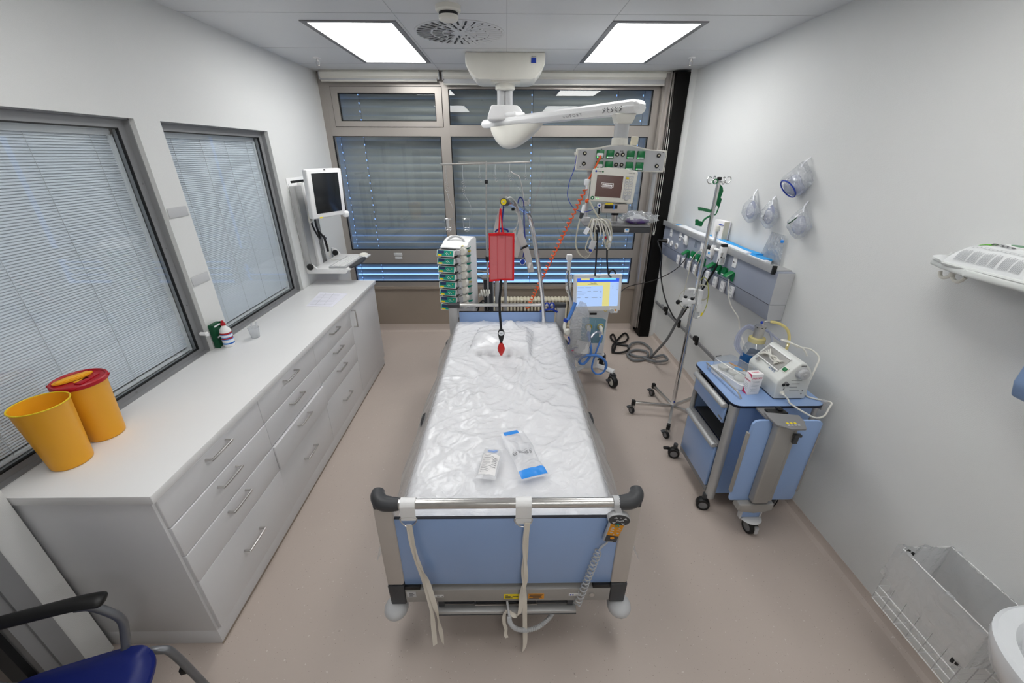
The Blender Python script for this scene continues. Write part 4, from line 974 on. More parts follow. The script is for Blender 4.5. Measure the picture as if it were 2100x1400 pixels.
# ------------------------------------------------------------------ infusion pump tower and its trolley
t = thing('pump_trolley', (-.30, 3.82, 0), 'dark grey equipment trolley column behind the bed head', 'trolley')
b = MB('dark_grey'); b.box(-.235, -.145, 3.93, 4.02, .12, .955, .008); b.use('alu'); b.box(-.242, -.235, 3.935, 4.015, .12, .95); b.box(-.145, -.138, 3.935, 4.015, .12, .95); b.build('column', t)
b = MB('mid_grey'); b.box(-.255, -.10, 3.90, 4.04, .955, .975, .006); b.use('yellow'); b.prism([(0, 0), (.07, 0), (.06, .05), (.01, .05)], (-.20, 3.94, .9755), (1, 0, 0), (0, 1, 0), .001); b.build('top_plate', t)
b = MB('alu'); b.box(-.125, -.08, 3.98, 4.04, .10, .96, .006); b.box(-.03, .0, 4.0, 4.04, .10, .96, .006); b.build('post', t)
b = MB('mid_grey'); b.tube([(-.24, 3.95, .96), (-.30, 3.93, .985), (-.38, 3.90, .98), (-.42, 3.85, .965)], .014, 10); b.tube([(-.38, 4.0, 1.0), (-.30, 4.02, 1.01), (-.20, 4.02, 1.0)], .011, 8); b.build('push_bar', t)
b = MB('mid_grey'); b.box(-.62, .02, 4.03, 4.09, .10, .14, .01); b.box(-.47, -.41, 3.62, 4.20, .10, .14, .01); b.box(-.235, -.145, 3.99, 4.05, .12, .20, .01); b.box(-.50, -.38, 3.88, 3.95, .14, .61, .01); b.box(-.56, -.33, 3.70, 3.95, .60, .628, .004); b.build('base', t)
for x, y in ((-.62, 4.06), (.02, 4.06), (-.44, 3.60), (-.44, 4.20)):
    b = MB('dark_grey'); b.cyl((x, y, .08), (x, y, .12), .012); caster(b, (x, y, .045), .045, .025); b.build('caster', t)
b = MB('black')
b.tube([(-.30, 3.74, .72), (-.26, 3.72, .78), (-.22, 3.73, .74), (-.20, 3.75, .66), (-.25, 3.74, .60), (-.29, 3.73, .68), (-.24, 3.72, .80), (-.18, 3.73, .72), (-.22, 3.74, .60)], .0075, 6)
tag(b.build('pump_lead'), 'tangle of black leads between the pump tower and the bed head', 'cable')
b = MB('offwhite'); b.tube(helix((-.27, 3.77, .86), (-.17, 3.77, .86), .03, 4, 10), .008, 6, sm=0)
tag(b.build('coiled_lead'), 'white coiled lead just above the bed head rail', 'cable')
PT = V(-.435, 3.70, 0); t = thing('infusion_pump_tower', (-.435, 3.70, .62), 'tall white infusion pump tower with teal control panels behind the bed head', 'infusion pump')
Rp = rotz(math.radians(-16))
def pp(x, y, z): return V(PT.x, PT.y, 0)+Rp @ V(x, y, 0)+V(0, 0, z)
ux, uy, uz = Rp @ V(1, 0, 0), Rp @ V(0, 1, 0), V(0, 0, 1)
b = MB('white')
side = [(-.01, .63), (.15, .63), (.15, 1.385), (.12, 1.405), (.03, 1.402), (-.04, 1.385), (-.085, 1.357), (-.09, 1.338), (-.01, 1.338)]
b.prism([(y, z) for y, z in side], pp(-.135, 0, 0), uy, uz, .245, .004); b.build('housing', t)
b = MB('light_grey'); b.tube([pp(-.10, -.035, 1.378), pp(-.075, -.025, 1.408), pp(-.03, -.015, 1.425), pp(.02, -.02, 1.418), pp(.055, -.03, 1.398), pp(.065, -.035, 1.378)], .010, 10); b.build('handle', t)
b = MB('white'); b.prism([(-.13, .0), (-.085, .0), (-.01, .02), (-.06, .04), (-.13, .012)], pp(-.13, 0, 1.335), uy, uz, .19, .003); b.use('yellow'); b.obox(pp(.055, -.092, 1.358), (.04, .015, .004), Rp, 0); b.use('red_plastic'); b.obox(pp(.025, -.10, 1.350), (.025, .02, .006), Rp, 0); b.build('status_panel', t)
for k in range(8):
    z0 = 1.318-k*.0725
    sh = .0
    b = MB('white'); b.prism([(-.012, -.020), (-.13, -.036), (-.165, -.010), (-.155, .010), (-.012, .030)], pp(-.148, 0, z0-.01), uy, uz, .166, .004)
    b.use('mid_grey'); b.prism([(-.014, .0345), (-.14, .0135), (-.14, .0145), (-.014, .0362)], pp(-.14, 0, z0-.01), uy, uz, .15); m = b.build('pump_module', t)
    # front face from (-.165,-.01) to (-.13,-.036): faces the bed, tilted up
    fo = pp(-.148, -.168, z0-.022); fx = ux; fy = (V(0, 0, 1)*.95+uy*.32).normalized(); fn = fx.cross(fy)
    b = MB('white'); b.prism([(0, -.026), (.166, -.026), (.166, .032), (0, .032)], fo, fx, fy, .008, .002); b.build('face', m)
    o2 = fo+fn*.0084
    b = MB('teal'); b.prism([(.006, -.020), (.158, -.020), (.158, .028), (.006, .028)], o2, fx, fy, .001); b.build('keypad', m)
    o3 = fo+fn*.0096
    b = MB('lcd'); b.prism([(.012, .0), (.070, .0), (.070, .025), (.012, .025)], o3, fx, fy, .0008); b.build('display', m)
    b = MB('yellow'); b.prism([(.014, -.022), (.050, -.022), (.050, -.008), (.014, -.008)], o3, fx, fy, .0008)
    b.use('white')
    for cx, cy in ((.098, .009), (.098, -.007), (.089, .001), (.107, .001), (.118, -.006)): b.prism([(cx-.0035, cy-.003), (cx+.0035, cy-.003), (cx+.0035, cy+.003), (cx-.0035, cy+.003)], o3, fx, fy, .0012)
    b.use('yellow'); b.prism([(.13, .006), (.138, .006), (.138, .013), (.13, .013)], o3, fx, fy, .0008); b.build('keys', m)
    b = MB('offwhite'); b.lathe([(.0, -.012), (.030, -.012), (.034, -.006), (.034, .035), (.031, .042), (.0, .042)], pp(.074, -.085, z0-.008), -uy+V(0, 0, .12), n=24, cap=False)
    b.use('light_grey'); b.prism([(.03, -.022), (.062, -.024), (.062, .018), (.03, .022)], pp(0, -.095, z0-.008), ux, uz, .06, .003); b.build('drive_knob', m)
    b = MB('green'); b.prism([(0, 0), (.025, .004), (.044, .020), (.044, .027), (.0, .016)], pp(.072, -.0185, z0-.004), ux, uz, -.006, .001); b.ms = ['teal']; b.build('release_tab', m)
    if k in (0, 4): 
        b = MB('yellow'); b.prism([(0.01, 0), (.04, .006), (.04, .016), (.01, .010)], pp(.074, -.0115, z0-.030), ux, uz, -.001); b.build('sticker', t)

# ------------------------------------------------------------------ drip stand behind the bed
t = thing('drip_stand', (-.19, 3.86, 0), 'thin steel drip stand with a long hooked cross bar behind the bed head', 'drip stand')
b = MB('steel'); b.cyl((-.19, 3.86, .13), (-.19, 3.86, 1.50), .0105, n=12); b.cyl((-.19, 3.86, 1.5), (-.178, 3.86, 2.045), .0075, n=12); b.build('pole', t)
b = MB('black'); b.cyl((-.181, 3.86, 1.858), (-.181, 3.86, 1.888), .016, n=14); b.cyl((-.181, 3.83, 1.872), (-.181, 3.81, 1.872), .01, n=10); b.cyl((-.19, 3.86, 1.16), (-.19, 3.86, 1.20), .017, n=14); b.build('clamp_collar', t)
b = MB('steel'); b.obox((-.187, 3.86, 2.025), (.79, .012, .016), Matrix.Rotation(-.028, 3, 'Y'), .002); b.box(-.43, -.18, 3.90, 3.905, 2.030, 2.038); b.build('cross_bar', t)
b = MB('mid_grey'); b.box(-.22, -.16, 3.83, 3.89, .10, .14, .006)
for k in range(5):
    a = k*2*PI/5+.3; e = V(-.19+math.cos(a)*.14, 3.86+math.sin(a)*.14, .085); b.cyl((-.19, 3.86, .12), e, .012, n=8)
b.build('base', t)
for k in range(5):
    a = k*2*PI/5+.3; e = V(-.19+math.cos(a)*.14, 3.86+math.sin(a)*.14, .03); c_ = MB('dark_grey'); c_.cyl(e+V(0, 0, .02), e+V(0, 0, .06), .01); caster(c_, e, .03, .02); c_.build('caster', t)
hx = [-.535, -.388, -.235, -.099, .031, .171]
for i, x in enumerate(hx):
    zt = 2.015+.028*(x+.187); ln = (.13, .13, .085, .085, .085, .085)[i]
    b = MB('chrome'); b.tube([(x, 3.86, zt), (x-.003, 3.86, zt-ln*.6), (x, 3.86, zt-ln)], .0016, 5)
    for q in range(2 if i > 1 else 4):
        zz = zt-ln-.012-q*.032; b.torus((x+(.008 if q % 2 else -.004), 3.86, zz), (0, 1, .3), .011, .0022, 12, 5, 0, 5.0)
    b.build('hook', t)
for i, (x, l) in enumerate(((-.545, 'wire bottle basket on the long rod hanging left of the other'), (-.375, 'wire bottle basket on the long rod hanging right of the other'))):
    q = thing('bottle_basket', (x, 3.86, 1.5), l, 'bottle basket', 'wire bottle baskets on the drip stand')
    b = MB('chrome'); xo = x+.05; b.tube([(hx[i]+.002, 3.86, 1.77), (xo-.03, 3.86, 1.72), (xo-.005, 3.865, 1.66), (xo, 3.87, 1.56), (xo, 3.87, 1.46)], .0016, 6); b.build('rod', q)
    for z, r in ((1.555, .045), (1.545, .043), (1.475, .032), (1.455, .030)):
        b = MB('chrome'); b.torus((x, 3.86, z), (0, .12, 1), r, .0022, 24, 6); b.build('ring', q)
    b = MB('chrome'); b.tube([(x-.03, 3.83, 1.55), (x-.022, 3.84, 1.46), (x, 3.85, 1.44), (x+.022, 3.84, 1.46), (x+.03, 3.83, 1.55)], .002, 6)
    if i == 0: b.use('film_bag'); b.ms[b.i] = 'light_grey'; b.box(x-.015, x+.012, 3.825, 3.828, 1.47, 1.56, .001)
    b.build('cradle', q)
# blue hanger clamp on the head rail
t = thing('blue_hanger', (.39, 3.40, .86), 'blue plastic double hook clipped to the head rail', 'hook')
b = MB('blue')
for x in (.355, .40): b.tube([(x+.02, 3.385, .835), (x+.024, 3.380, .865), (x+.012, 3.378, .892), (x-.008, 3.378, .892), (x-.02, 3.38, .868), (x-.016, 3.385, .845)], .007, 8)
b.ms = ['blue']; b.tube([(.30, 3.39, .812), (.335, 3.385, .822), (.37, 3.38, .832), (.41, 3.38, .832), (.44, 3.385, .815), (.455, 3.39, .805)], .009, 8)
b.build('clip', t)

# ------------------------------------------------------------------ ventilator
t = thing('ventilator', (.78, 3.60, 0), 'white and pale blue ventilator on castors with a lit touch screen, beside the bed', 'ventilator')
b = MB('white'); b.prism([(-.135, .30), (.135, .30), (.148, .82), (-.148, .82)], (.80, 3.46, 0), (1, 0, 0), (0, 0, 1), -.30, .015, 3); b.box(.70, .90, 3.50, 3.72, .18, .32, .02); b.build('housing', t)
b = MB('teal_window'); b.prism([(-.098, .46), (.11, .46), (.125, .70), (.09, .715), (-.10, .73)], (.80, 3.452, 0), (1, 0, 0), (0, 0, 1), -.01, .004, 2); b.use('steel_blue'); b.ms[b.i] = 'clear_blue'
b.box(.82, .825, 3.449, 3.452, .47, .70); b.build('port_panel', t)
b = MB('black'); b.box(.765, .832, 3.452, 3.462, .750, .770, .004); b.build('vent_slot', t)
b = MB('light_grey'); b.box(.70, .915, 3.455, 3.462, .345, .352); b.build('trim_line', t)
for x in (.765, .875):
    b = MB('yellow_rim'); b.torus((x, 3.440, .635), (0, 1, 0), .026, .004, 24, 8); b.use('teal_window'); b.lathe([(.034, 0), (.03, -.012), (0, -.012)], (x, 3.452, .635), (0, 1, 0), n=24); b.build('port_ring', t)
for x_, q_e in ((.765, [(.765, 3.445, .635), (.762, 3.40, .62), (.745, 3.37, .575)]), (.875, [(.875, 3.445, .635), (.876, 3.40, .62), (.872, 3.38, .56)])):
    b = MB('offwhite'); b.tube(q_e, .017, 12); b.build('port_elbow', t)
# screen
SC = V(.792, 3.36, .995); Rs = rot(x=math.radians(-9), z=math.radians(2)); 
def sp(x, y, z): return SC+Rs @ V(x, y, z)
b = MB('white'); b.obox(sp(0, 0, 0), (.42, .045, .318), Rs, .008, 3); b.obox(sp(0, .045, -.01), (.24, .06, .2), Rs, .02, 2); b.obox(sp(.16, -.012, -.165), (.06, .03, .03), Rs, .006); b.obox(sp(0, -.004, .156), (.42, .05, .016), Rs, .006); b.build('screen_housing', t)
b = MB('scr_pale'); b.obox(sp(.0, -.0228, .008), (.368, .002, .245), Rs); d = b.build('display', t)
def patch(x0, x1, z0, z1, m, lay=1, nm='screen_field'):
    b = MB(m); b.obox(sp((x0+x1)/2, -.0235-.0006*lay, (z0+z1)/2), (x1-x0, .0008, z1-z0), Rs); return b
b = patch(-.184, .184, .098, .130, 'scr_blue'); b.build('menu_bar', d)
b = patch(-.184, .106, -.114, .098, 'scr_yellow'); b.build('status_field', d)
b = patch(-.184, .045, -.114, .068, 'scr_pale', 2); b.build('text_field', d)
b = patch(-.15, -.075, .116, .130, 'scr_yellow', 2); b.build('menu_tab', d)
b = patch(-.04, .155, .118, .130, 'scr_cyan', 2); b.build('menu_tab', d)
b = MB('ink_soft')
for x0, x1, z in [(-.178, -.12, .05), (-.11, -.06, .05), (-.178, -.14, .018), (-.09, -.06, .018), (-.04, .0, .018), (.02, .035, .018), (-.178, -.10, .003), (.02, .035, .003), (-.178, -.12, -.012), (-.178, -.15, -.038), (-.11, -.08, -.038), (-.05, .0, -.038), (.02, .035, -.038), (.165, .178, .08), (.165, .178, .062), (.165, .178, .045), (.165, .178, .030), (.125, .135, .062), (.125, .135, .045), (-.09, .0, .078)]:
    b.obox(sp((x0+x1)/2, -.0252, z), (x1-x0, .0006, .003), Rs)
b.build('screen_text', d)
lettering('Standby', .017, sp(-.04, -.0256, .089), Rs @ V(1, 0, 0), Rs @ V(0, 0, 1), 'ink', d)
lettering('Dräger', .012, sp(.0, -.0235, .142), Rs @ V(1, 0, 0), Rs @ V(0, 0, 1), 'ink', t)
b = MB('light_grey'); b.lathe([(.022, 0), (.022, .012), (.018, .018), (0, .018)], sp(.130, -.022, -.158), Rs @ V(0, -1, 0), n=24); b.build('rotary_knob', t)
b = MB('amber'); b.obox(sp(.168, -.028, -.152), (.016, .002, .016), Rs); b.build('alarm_mark', t)
b = MB('yellow_rim'); b.torus(sp(.078, -.03, -.148), (0, 1, 0), .014, .0022, 18, 6, 0, PI); b.build('yellow_clip', t)
b = MB('white'); b.cyl((.80, 3.56, .80), (.80, 3.45, .98), .04, n=16); b.build('screen_neck', t)
# base legs and castors
b = MB('white'); b.tube([(.80, 3.60, .16), (.70, 3.50, .155), (.60, 3.46, .15), (.50, 3.40, .14)], .034, 12, flat=.7); b.tube([(.72, 3.56, .165), (.86, 3.56, .165), (.96, 3.52, .155), (1.055, 3.45, .145)], .034, 12, flat=.7)
b.tube([(.80, 3.62, .16), (.92, 3.74, .15), (1.03, 3.86, .14)], .030, 12, flat=.7); b.tube([(.78, 3.62, .16), (.66, 3.74, .15), (.55, 3.84, .14)], .030, 12, flat=.7); b.box(.70, .92, 3.52, 3.72, .14, .20, .02); b.build('base', t)
for x, y, a, r in ((1.045, 3.43, .35, .062), (.49, 3.38, .2, .055), (1.04, 3.88, -.5, .06), (.55, 3.85, .3, .055)):
    b = MB('dark_grey'); b.cyl((x, y, .09), (x, y, .135), .026, n=16); b.torus((x, y, .115), (0, 0, 1), .03, .008, 20, 8)
    caster(b, V(x, y-.025, r), r, .045, a, 'offwhite', 'black'); b.use('dark_grey'); b.obox((x-.045, y-.02, .075), (.045, .03, .02), rotz(.2), .006); b.build('caster', t)
# hinged arm with hoses
b = MB('white'); b.obox((.535, 3.40, 1.300), (.05, .04, .055), None, .012); b.tube([(.535, 3.40, 1.28), (.538, 3.40, 1.20), (.545, 3.40, 1.10), (.556, 3.40, .98)], .0125, 10)
b.obox((.535, 3.39, 1.035), (.035, .035, .045), None, .012); b.tube([(.556, 3.40, .98), (.58, 3.42, .85), (.60, 3.45, .60), (.63, 3.50, .20)], .012, 10); b.obox((.537, 3.40, 1.23), (.032, .03, .09), None, .008); b.build('hinged_arm', t)
b = MB('cable_grey'); b.tube([(.530, 3.385, 1.19), (.532, 3.38, 1.12), (.54, 3.375, 1.05), (.56, 3.37, .98), (.585, 3.36, .92), (.60, 3.34, .90)], .007, 8)
b.use('cable_white'); b.tube([(.56, 3.385, 1.16), (.565, 3.38, 1.12), (.545, 3.375, 1.09), (.52, 3.38, 1.06), (.55, 3.38, 1.02), (.565, 3.38, 1.09), (.55, 3.38, 1.14), (.52, 3.385, 1.18), (.515, 3.38, 1.10), (.53, 3.38, 1.0), (.57, 3.37, .95), (.60, 3.35, .88)], .0045, 6)
tag(b.build('sensor_leads'), 'grey and white sensor leads wound round the ventilator arm', 'cable')
b = MB('light_grey'); b.obox((.592, 3.35, .955), (.022, .03, .05), None, .005); b.obox((.625, 3.34, .905), (.025, .025, .025), rotz(.5), .005); b.obox((.60, 3.34, .875), (.02, .02, .05), None, .005); b.use('led'); b.ball((.618, 3.318, .872), .005, n=8)
tag(b.build('sensor_block'), 'small grey sensor block where the leads meet the blue hose', 'sensor')
# blue hoses
b = MB('hose_blue'); P = [AY(1180, 620, 3.30), AY(1172, 640, 3.28), AY(1164, 656, 3.26)]
b.tube(P, .0165, 12); b.use('blue'); b.cyl(P[-1]+V(-.012, 0, .006), P[-1]+V(-.02, 0, -.014), .021, n=14); b.use('offwhite')
Q = [P[-1]+V(-.018, 0, -.012), AY(1158, 666, 3.24), AY(1158, 674, 3.22), AY(1163, 681, 3.2)]; b.tube(Q, .015, 12); b.lathe([(0, -.02), (.024, -.018), (.03, -.006), (.03, .008), (.02, .02), (0, .022)], AY(1163, 680, 3.2), (.1, -1, .1), n=24, cap=False)
b.use('steel_blue'); b.ms[b.i] = 'blue'; b.tube([AY(1166, 690, 3.22), AY(1168, 697, 3.22), AY(1167, 706, 3.22)], .008, 8)
o = b.build('breathing_hose'); tag(o, 'short thick blue breathing hose with white elbow by the mattress edge', 'hose')
b = MB('hose_blue'); P = [V(.745, 3.37, .575), AY(1207, 682, 3.30), AY(1209, 700, 3.26), AY(1212, 720, 3.24), AY(1207, 735, 3.26), AY(1196, 746, 3.25), AY(1188, 742, 3.25), AY(1194, 732, 3.24), AY(1212, 728, 3.24), AY(1232, 732, 3.24), AY(1243, 746, 3.25), AY(1238, 762, 3.26), AY(1224, 767, 3.27), AY(1214, 756, 3.28), AY(1217, 738, 3.30), AY(1226, 712, 3.32), AY(1234, 690, 3.36), V(.872, 3.38, .56)]
b.tube(P, lambda q: .0125 if q < .62 else .0085, 12, sm=8)
tag(b.build('breathing_hose'), 'long blue breathing hose looping in front of the ventilator base', 'hose')
b = MB('tube_clear'); b.tube([AY(1212, 692, 3.32), AY(1218, 684, 3.34), AY(1226, 680, 3.35), AY(1232, 683, 3.37)], .012, 10); tag(b.build('clear_hose'), 'short clear hose bridging the two ventilator ports', 'hose')
# bagged breathing set hanging by the ventilator
t = thing('bagged_hose_set', AY(1185, 660, 3.22), 'packed breathing set in a clear bag hanging between bed and ventilator', 'bag')
bag = [(1190, 616), (1178, 640), (1168, 665), (1170, 690), (1166, 712), (1170, 732), (1186, 741), (1202, 728), (1212, 706), (1210, 670), (1208, 642), (1202, 622)]
pc_ = [AY(u, v, 3.2) for u, v in bag]; cen = sum(pc_, V(0, 0, 0))/len(pc_)
b = MB('film_bag')
def bagf(side):
    rows = 7
    vs = []; n = len(pc_)
    for k in range(rows+1):
        s_ = 1-k/rows
        for i in range(n*2):
            p = pc_[(i//2) % n].lerp(pc_[(i//2+1) % n], .5 if i % 2 else 0)
            q = cen+(p-cen)*s_; dep = (1-s_**2)*.045*side+noise.noise(q*28)*.012*(1-s_**3)
            vs.append(q+V(0, -dep, 0))
    m = n*2; fs = [(k*m+i, k*m+(i+1) % m, (k+1)*m+(i+1) % m, (k+1)*m+i) for k in range(rows) for i in range(m)]
    b.faces(vs, fs)
bagf(1); bagf(-1); b.build('bag', t)
b = MB('strap_grey')
for k in range(11):
    z = .86-k*.030; x0, x1 = (.575+.02*math.sin(k), .665+.015*math.sin(k*2.3)); b.tube([(x0, 3.205, z), ((x0+x1)/2, 3.185+.01*math.sin(k*3), z+.012), (x1, 3.20, z-.006)], .0035, 6, sm=4)
b.build('wire_coil', t)
b = MB('white'); b.grid(lambda i, j: V(.60+.12*i+.02*j, 3.195-.02*math.sin(i*PI)+.004*noise.noise(V(i*9, j*9, 0)), .50+.12*j-.02*i), 10, 10); b.build('folded_sheet', t)
b = MB('film_bag'); b.ms = ['tube_clear']; b.torus((.62, 3.2, .49), (0, 1, .2), .055, .007, 26, 8); b.torus((.63, 3.2, .50), (.2, 1, .1), .045, .006, 26, 8); b.build('coiled_tube', t)
b = MB('pink'); b.ball((.585, 3.19, .515), (.012, .008, .006)); b.build('connector', t)
# cable pile on the floor
def floor_tube(px, z, r, m, nm, label, head=None, tail=None, cat='cable'):
    P = [AZ(u, v, z+(.006*(i % 3))) for i, (u, v) in enumerate(px)]
    b = MB(m); b.tube((head or [])+P+(tail or []), r, 8, sm=8); o = b.build(nm); return tag(o, label, cat)
floor_tube([(1262, 702), (1272, 690), (1282, 683), (1288, 692), (1280, 701), (1262, 702), (1252, 690), (1258, 686), (1263, 700), (1260, 716), (1256, 722), (1258, 706), (1275, 707), (1290, 710), (1284, 720), (1262, 723), (1256, 716)], .016, .012, 'black', 'mains_cable', 'black cable lying in loops on the floor behind the ventilator')
floor_tube([(1334, 732), (1322, 732), (1300, 729), (1291, 722), (1305, 717), (1328, 722), (1322, 736), (1300, 738), (1287, 728), (1292, 720)], .018, .0135, 'cable_grey', 'gas_hose', 'grey gas hose lying in loops on the floor by the right wall',
           head=[AX(1404, 628, 1.60), AX(1388, 660, 1.62), AX(1368, 695, 1.60), AX(1350, 716, 1.585)], cat='hose')
floor_tube([(1320, 734), (1345, 741), (1368, 738), (1360, 728), (1338, 731), (1335, 716), (1318, 703), (1298, 703), (1288, 712)], .028, .0135, 'cable_grey', 'gas_hose', 'second grey gas hose loop on the floor nearest the black cable', cat='hose')
# ================================================================== CEILING PENDANT
t = thing('supply_pendant', (0, 4.12, ZC), 'white ceiling pendant arm carrying a socket head and shelf over the bed', 'ceiling pendant')
b = MB('offwhite'); prof = [(-.34, ZC), (.325, ZC), (.325, 2.755), (.235, 2.665), (-.245, 2.665), (-.34, 2.755)]
prof = [(-.335, ZC), (.32, ZC), (.32, 2.765), (.30, 2.735), (.245, 2.672), (.21, 2.662), (-.225, 2.662), (-.26, 2.672), (-.315, 2.735), (-.335, 2.765)]
b.prism(prof, (0, 3.93, 0), (1, 0, 0), (0, 0, 1), -.42, .012, 2); cv = b.build('ceiling_cover', t)
b = MB('blue'); b.box(.205, .245, 3.926, 3.93, 2.775, 2.812); b.build('badge', cv); lettering('TRUMPF', .0115, (.225, 3.9255, 2.819), (1, 0, 0), (0, 0, 1), 'ink', cv)
b = MB('offwhite'); b.box(-.13, .12, 3.99, 4.24, 2.65, 2.664, .004); b.lathe([(.088, 2.64), (.088, 2.655)], (-.01, 4.1, 0), n=32); b.lathe([(.07, 2.60), (.085, 2.61), (.085, 2.645), (.075, 2.65)], (-.01, 4.1, 0), n=32); b.build('collar', t)
b = MB('light_grey')
for dx in (-.032, .032): b.lathe([(.036, 2.46), (.036, 2.62)], (-.012+dx, 4.10, 0), n=24)
b.build('drop_tube', t)
A = V(-.012, 4.10, 2.355); B = V(.835, 3.15, 2.385); d = (B-A); L = d.length; d.normalize(); e = V(-d.y, d.x, 0).normalized()*-1; up = d.cross(e)
if up.z < 0: e = -e; up = d.cross(e)
M3 = Matrix((d, e, up)).transposed()
b = MB('white')
sec = [(-.058, -.036), (.058, -.036), (.076, -.012), (.080, .0), (.078, .006), (.074, .009), (.070, .030), (.052, .044), (-.052, .044), (-.070, .030), (-.074, .009), (-.078, .006), (-.080, .0), (-.076, -.012)]
def armf(i, j):
    s_ = -.29+(L+.40)*i; x0, z0 = sec[int(round(j*len(sec))) % len(sec)]; q = 1.
    if s_ < -.23: q = math.sqrt(max(.05, 1-((-.23-s_)/.062)**2))
    if s_ > L+.06: q = math.sqrt(max(.12, 1-((s_-L-.06)/.052)**2))
    g = .86+.16*i; return A+d*s_+e*x0*g*min(1, q+.12)+up*z0*g*q
b.grid(armf, 90, len(sec)); bmesh.ops.remove_doubles(b.bm, verts=b.bm.verts[:], dist=1e-5); bmesh.ops.holes_fill(b.bm, edges=[x for x in b.bm.edges if x.is_boundary]); b.build('arm', t, sharp=28)
b = MB('white'); b.prism([(-.155, 0), (-.150, .03), (-.120, .115), (.095, .115), (.125, .105), (.165, .05), (.185, 0)], A+V(-.0, -.10, .015), (1, 0, 0), (0, 0, 1), -.20, .014, 3); b.obox(A+d*.10+V(0, 0, .05), (.20, .13, .04), M3, .015, 3); b.build('pivot_housing', t)
# teardrop brake housing below the arm
b = MB('offwhite')
pr = [(-.15, 0), (.42, 0), (.44, -.01), (.40, -.035), (.25, -.10), (.10, -.155), (.0, -.175), (-.08, -.16), (-.14, -.10), (-.16, -.03)]
def housf(i, j):
    s_ = -.16+.60*i; k_ = math.sin(PI*min(1, max(0, i)))
    h_ = .185*(math.sin(PI*i**.62)**.75 if 0 < i < 1 else 0); w_ = .074*(1-abs(2*i-.8)**4*.35)*(1 if 0 < i < 1 else .6)
    th = PI*j; return A+d*(s_+.02)-up*.03+e*w_*math.cos(th)-up*h_*math.sin(th)**.8
b.grid(housf, 48, 20)
o = b.build('brake_housing', t)
b2 = e
side_n = -e if (-e).y < 0 else e
if side_n.y > 0: side_n = -side_n
# lettering on the side towards the room
tx = d if d.cross(V(0, 0, 1)).dot(side_n) > 0 else d
so = A+side_n*.0785
lettering('u n i P O R T', .034, A+side_n*.0715+d*.84-up*.016, d, up-side_n*-.9, 'mid_grey', t, bold=.0)
b = MB('ink')
for k in range(5):
    q = A+side_n*.0790+d*(1.13+k*.034)-up*.006; s = 1 if k % 2 else -1
    b.tube([q-d*.010+up*.010, q+d*.004+up*.004*s, q+d*.012+up*(.008-.006*(k % 3))], .0022, 5, sm=0); b.tube([q+up*.004*s, q-up*.010-d*.004*s, q+d*.010*s-up*.014], .0022, 5, sm=0); b.ball(q+up*.014-d*.004*s, .0032, n=6)
b.build('pictograms', t)
# drop to the head
HX, HYY = .800, 3.15
b = MB('offwhite'); b.prism([(-.075, .0), (.075, .0), (.062, -.03), (.05, -.062), (-.05, -.062), (-.062, -.03)], (HX+.01, HYY-.06, 2.352), (1, 0, 0), (0, 0, 1), -.12, .008, 3); b.build('drop_bracket', t)
b = MB('light_grey'); b.lathe([(.050, 2.19), (.050, 2.295)], (HX+.005, HYY, 0), n=28); b.build('drop_tube', t)
b = MB('offwhite'); b.lathe([(.05, 2.155), (.056, 2.16), (.056, 2.20), (.05, 2.205)], (HX, HYY, 0), n=28); b.build('collar', t)
# socket head, turned a little about the vertical
Rh = rotz(math.radians(-5)) @ Matrix.Rotation(math.radians(1.2), 3, 'Y')
HC = V(.808, 3.10, 2.068)
def hp(x, y, z): return HC+Rh @ V(x, y, z)
hx_, hy_, hz_ = Rh @ V(1, 0, 0), Rh @ V(0, 1, 0), Rh @ V(0, 0, 1)
b = MB('offwhite'); top = [(-.31, .062), (-.20, .064), (-.13, .078), (-.06, .092), (0, .096), (.06, .092), (.13, .078), (.20, .066), (.31, .062)]
b.prism([(-.31, -.078), (.31, -.078)]+top[::-1], hp(0, 0, 0), hx_, hz_, -.13, .004, 2); hd_ = b.build('socket_head', t)
b = MB('light_grey'); b.prism([(-.302, -.072), (.302, -.072)]+[(x*.975, z-.007) for x, z in top[::-1]], hp(0, -.0005, 0), hx_, hz_, .002); b.build('front_plate', hd_)
def sock(x, z, st=0):
    q = thing  # part only
    b = MB('green_socket'); b.obox(hp(x, -.010, z), (.052, .018, .052), Rh, .003); b.use('pad_white'); b.obox(hp(x, -.0195, z-.019), (.040, .0015, .008), Rh); b.use('led'); b.obox(hp(x-.02, -.0196, z-.019), (.006, .002, .005), Rh); return b.build('power_socket', t)
for x in (-.147, -.078, .064, .135):
    for z in (.030, -.042): sock(x, z)
def gas(x, z):
    b = MB('black'); b.lathe([(.0, .001), (.0135, .001), (.0135, .008), (.011, .010), (0, .010)], hp(x, -.002, z), -hy_, n=22, cap=False); b.use('yellow_rim'); b.ms[b.i] = 'cream'; b.lathe([(.0055, .0100), (.0055, .012), (0, .012)], hp(x, -.002, z), -hy_, n=14); b.build('earth_terminal', t)
for x, z in ((-.255, .032), (-.255, -.035), (-.028, .030), (.010, .030), (-.028, -.036), (.010, -.036), (.258, .030), (.256, -.038)): gas(x, z)
b = MB('dark_grey')
for x, z in ((-.285, .052), (-.28, -.055), (-.14, .060), (.145, .062), (.285, .05), (.28, -.058), (-.005, .052), (.008, .052), (-.005, -.058), (.008, -.058), (.13, -.07)): b.ball(hp(x, -.003, z), .0032, n=8)
b.build('screws', hd_)
b = MB('cream'); b.obox(hp(.09, .06, .12), (.05, .012, .055), Rh, .003); b.build('bracket', t)
# plugs
def plug(x, z, m1, m2):
    b = MB(m1); b.obox(hp(x, -.03, z-.005), (.046, .03, .022), Rh, .006); b.use(m2); b.tube([hp(x, -.04, z-.012), hp(x, -.055, z-.025), hp(x-.01, -.055, z-.04)], .007, 8); return b
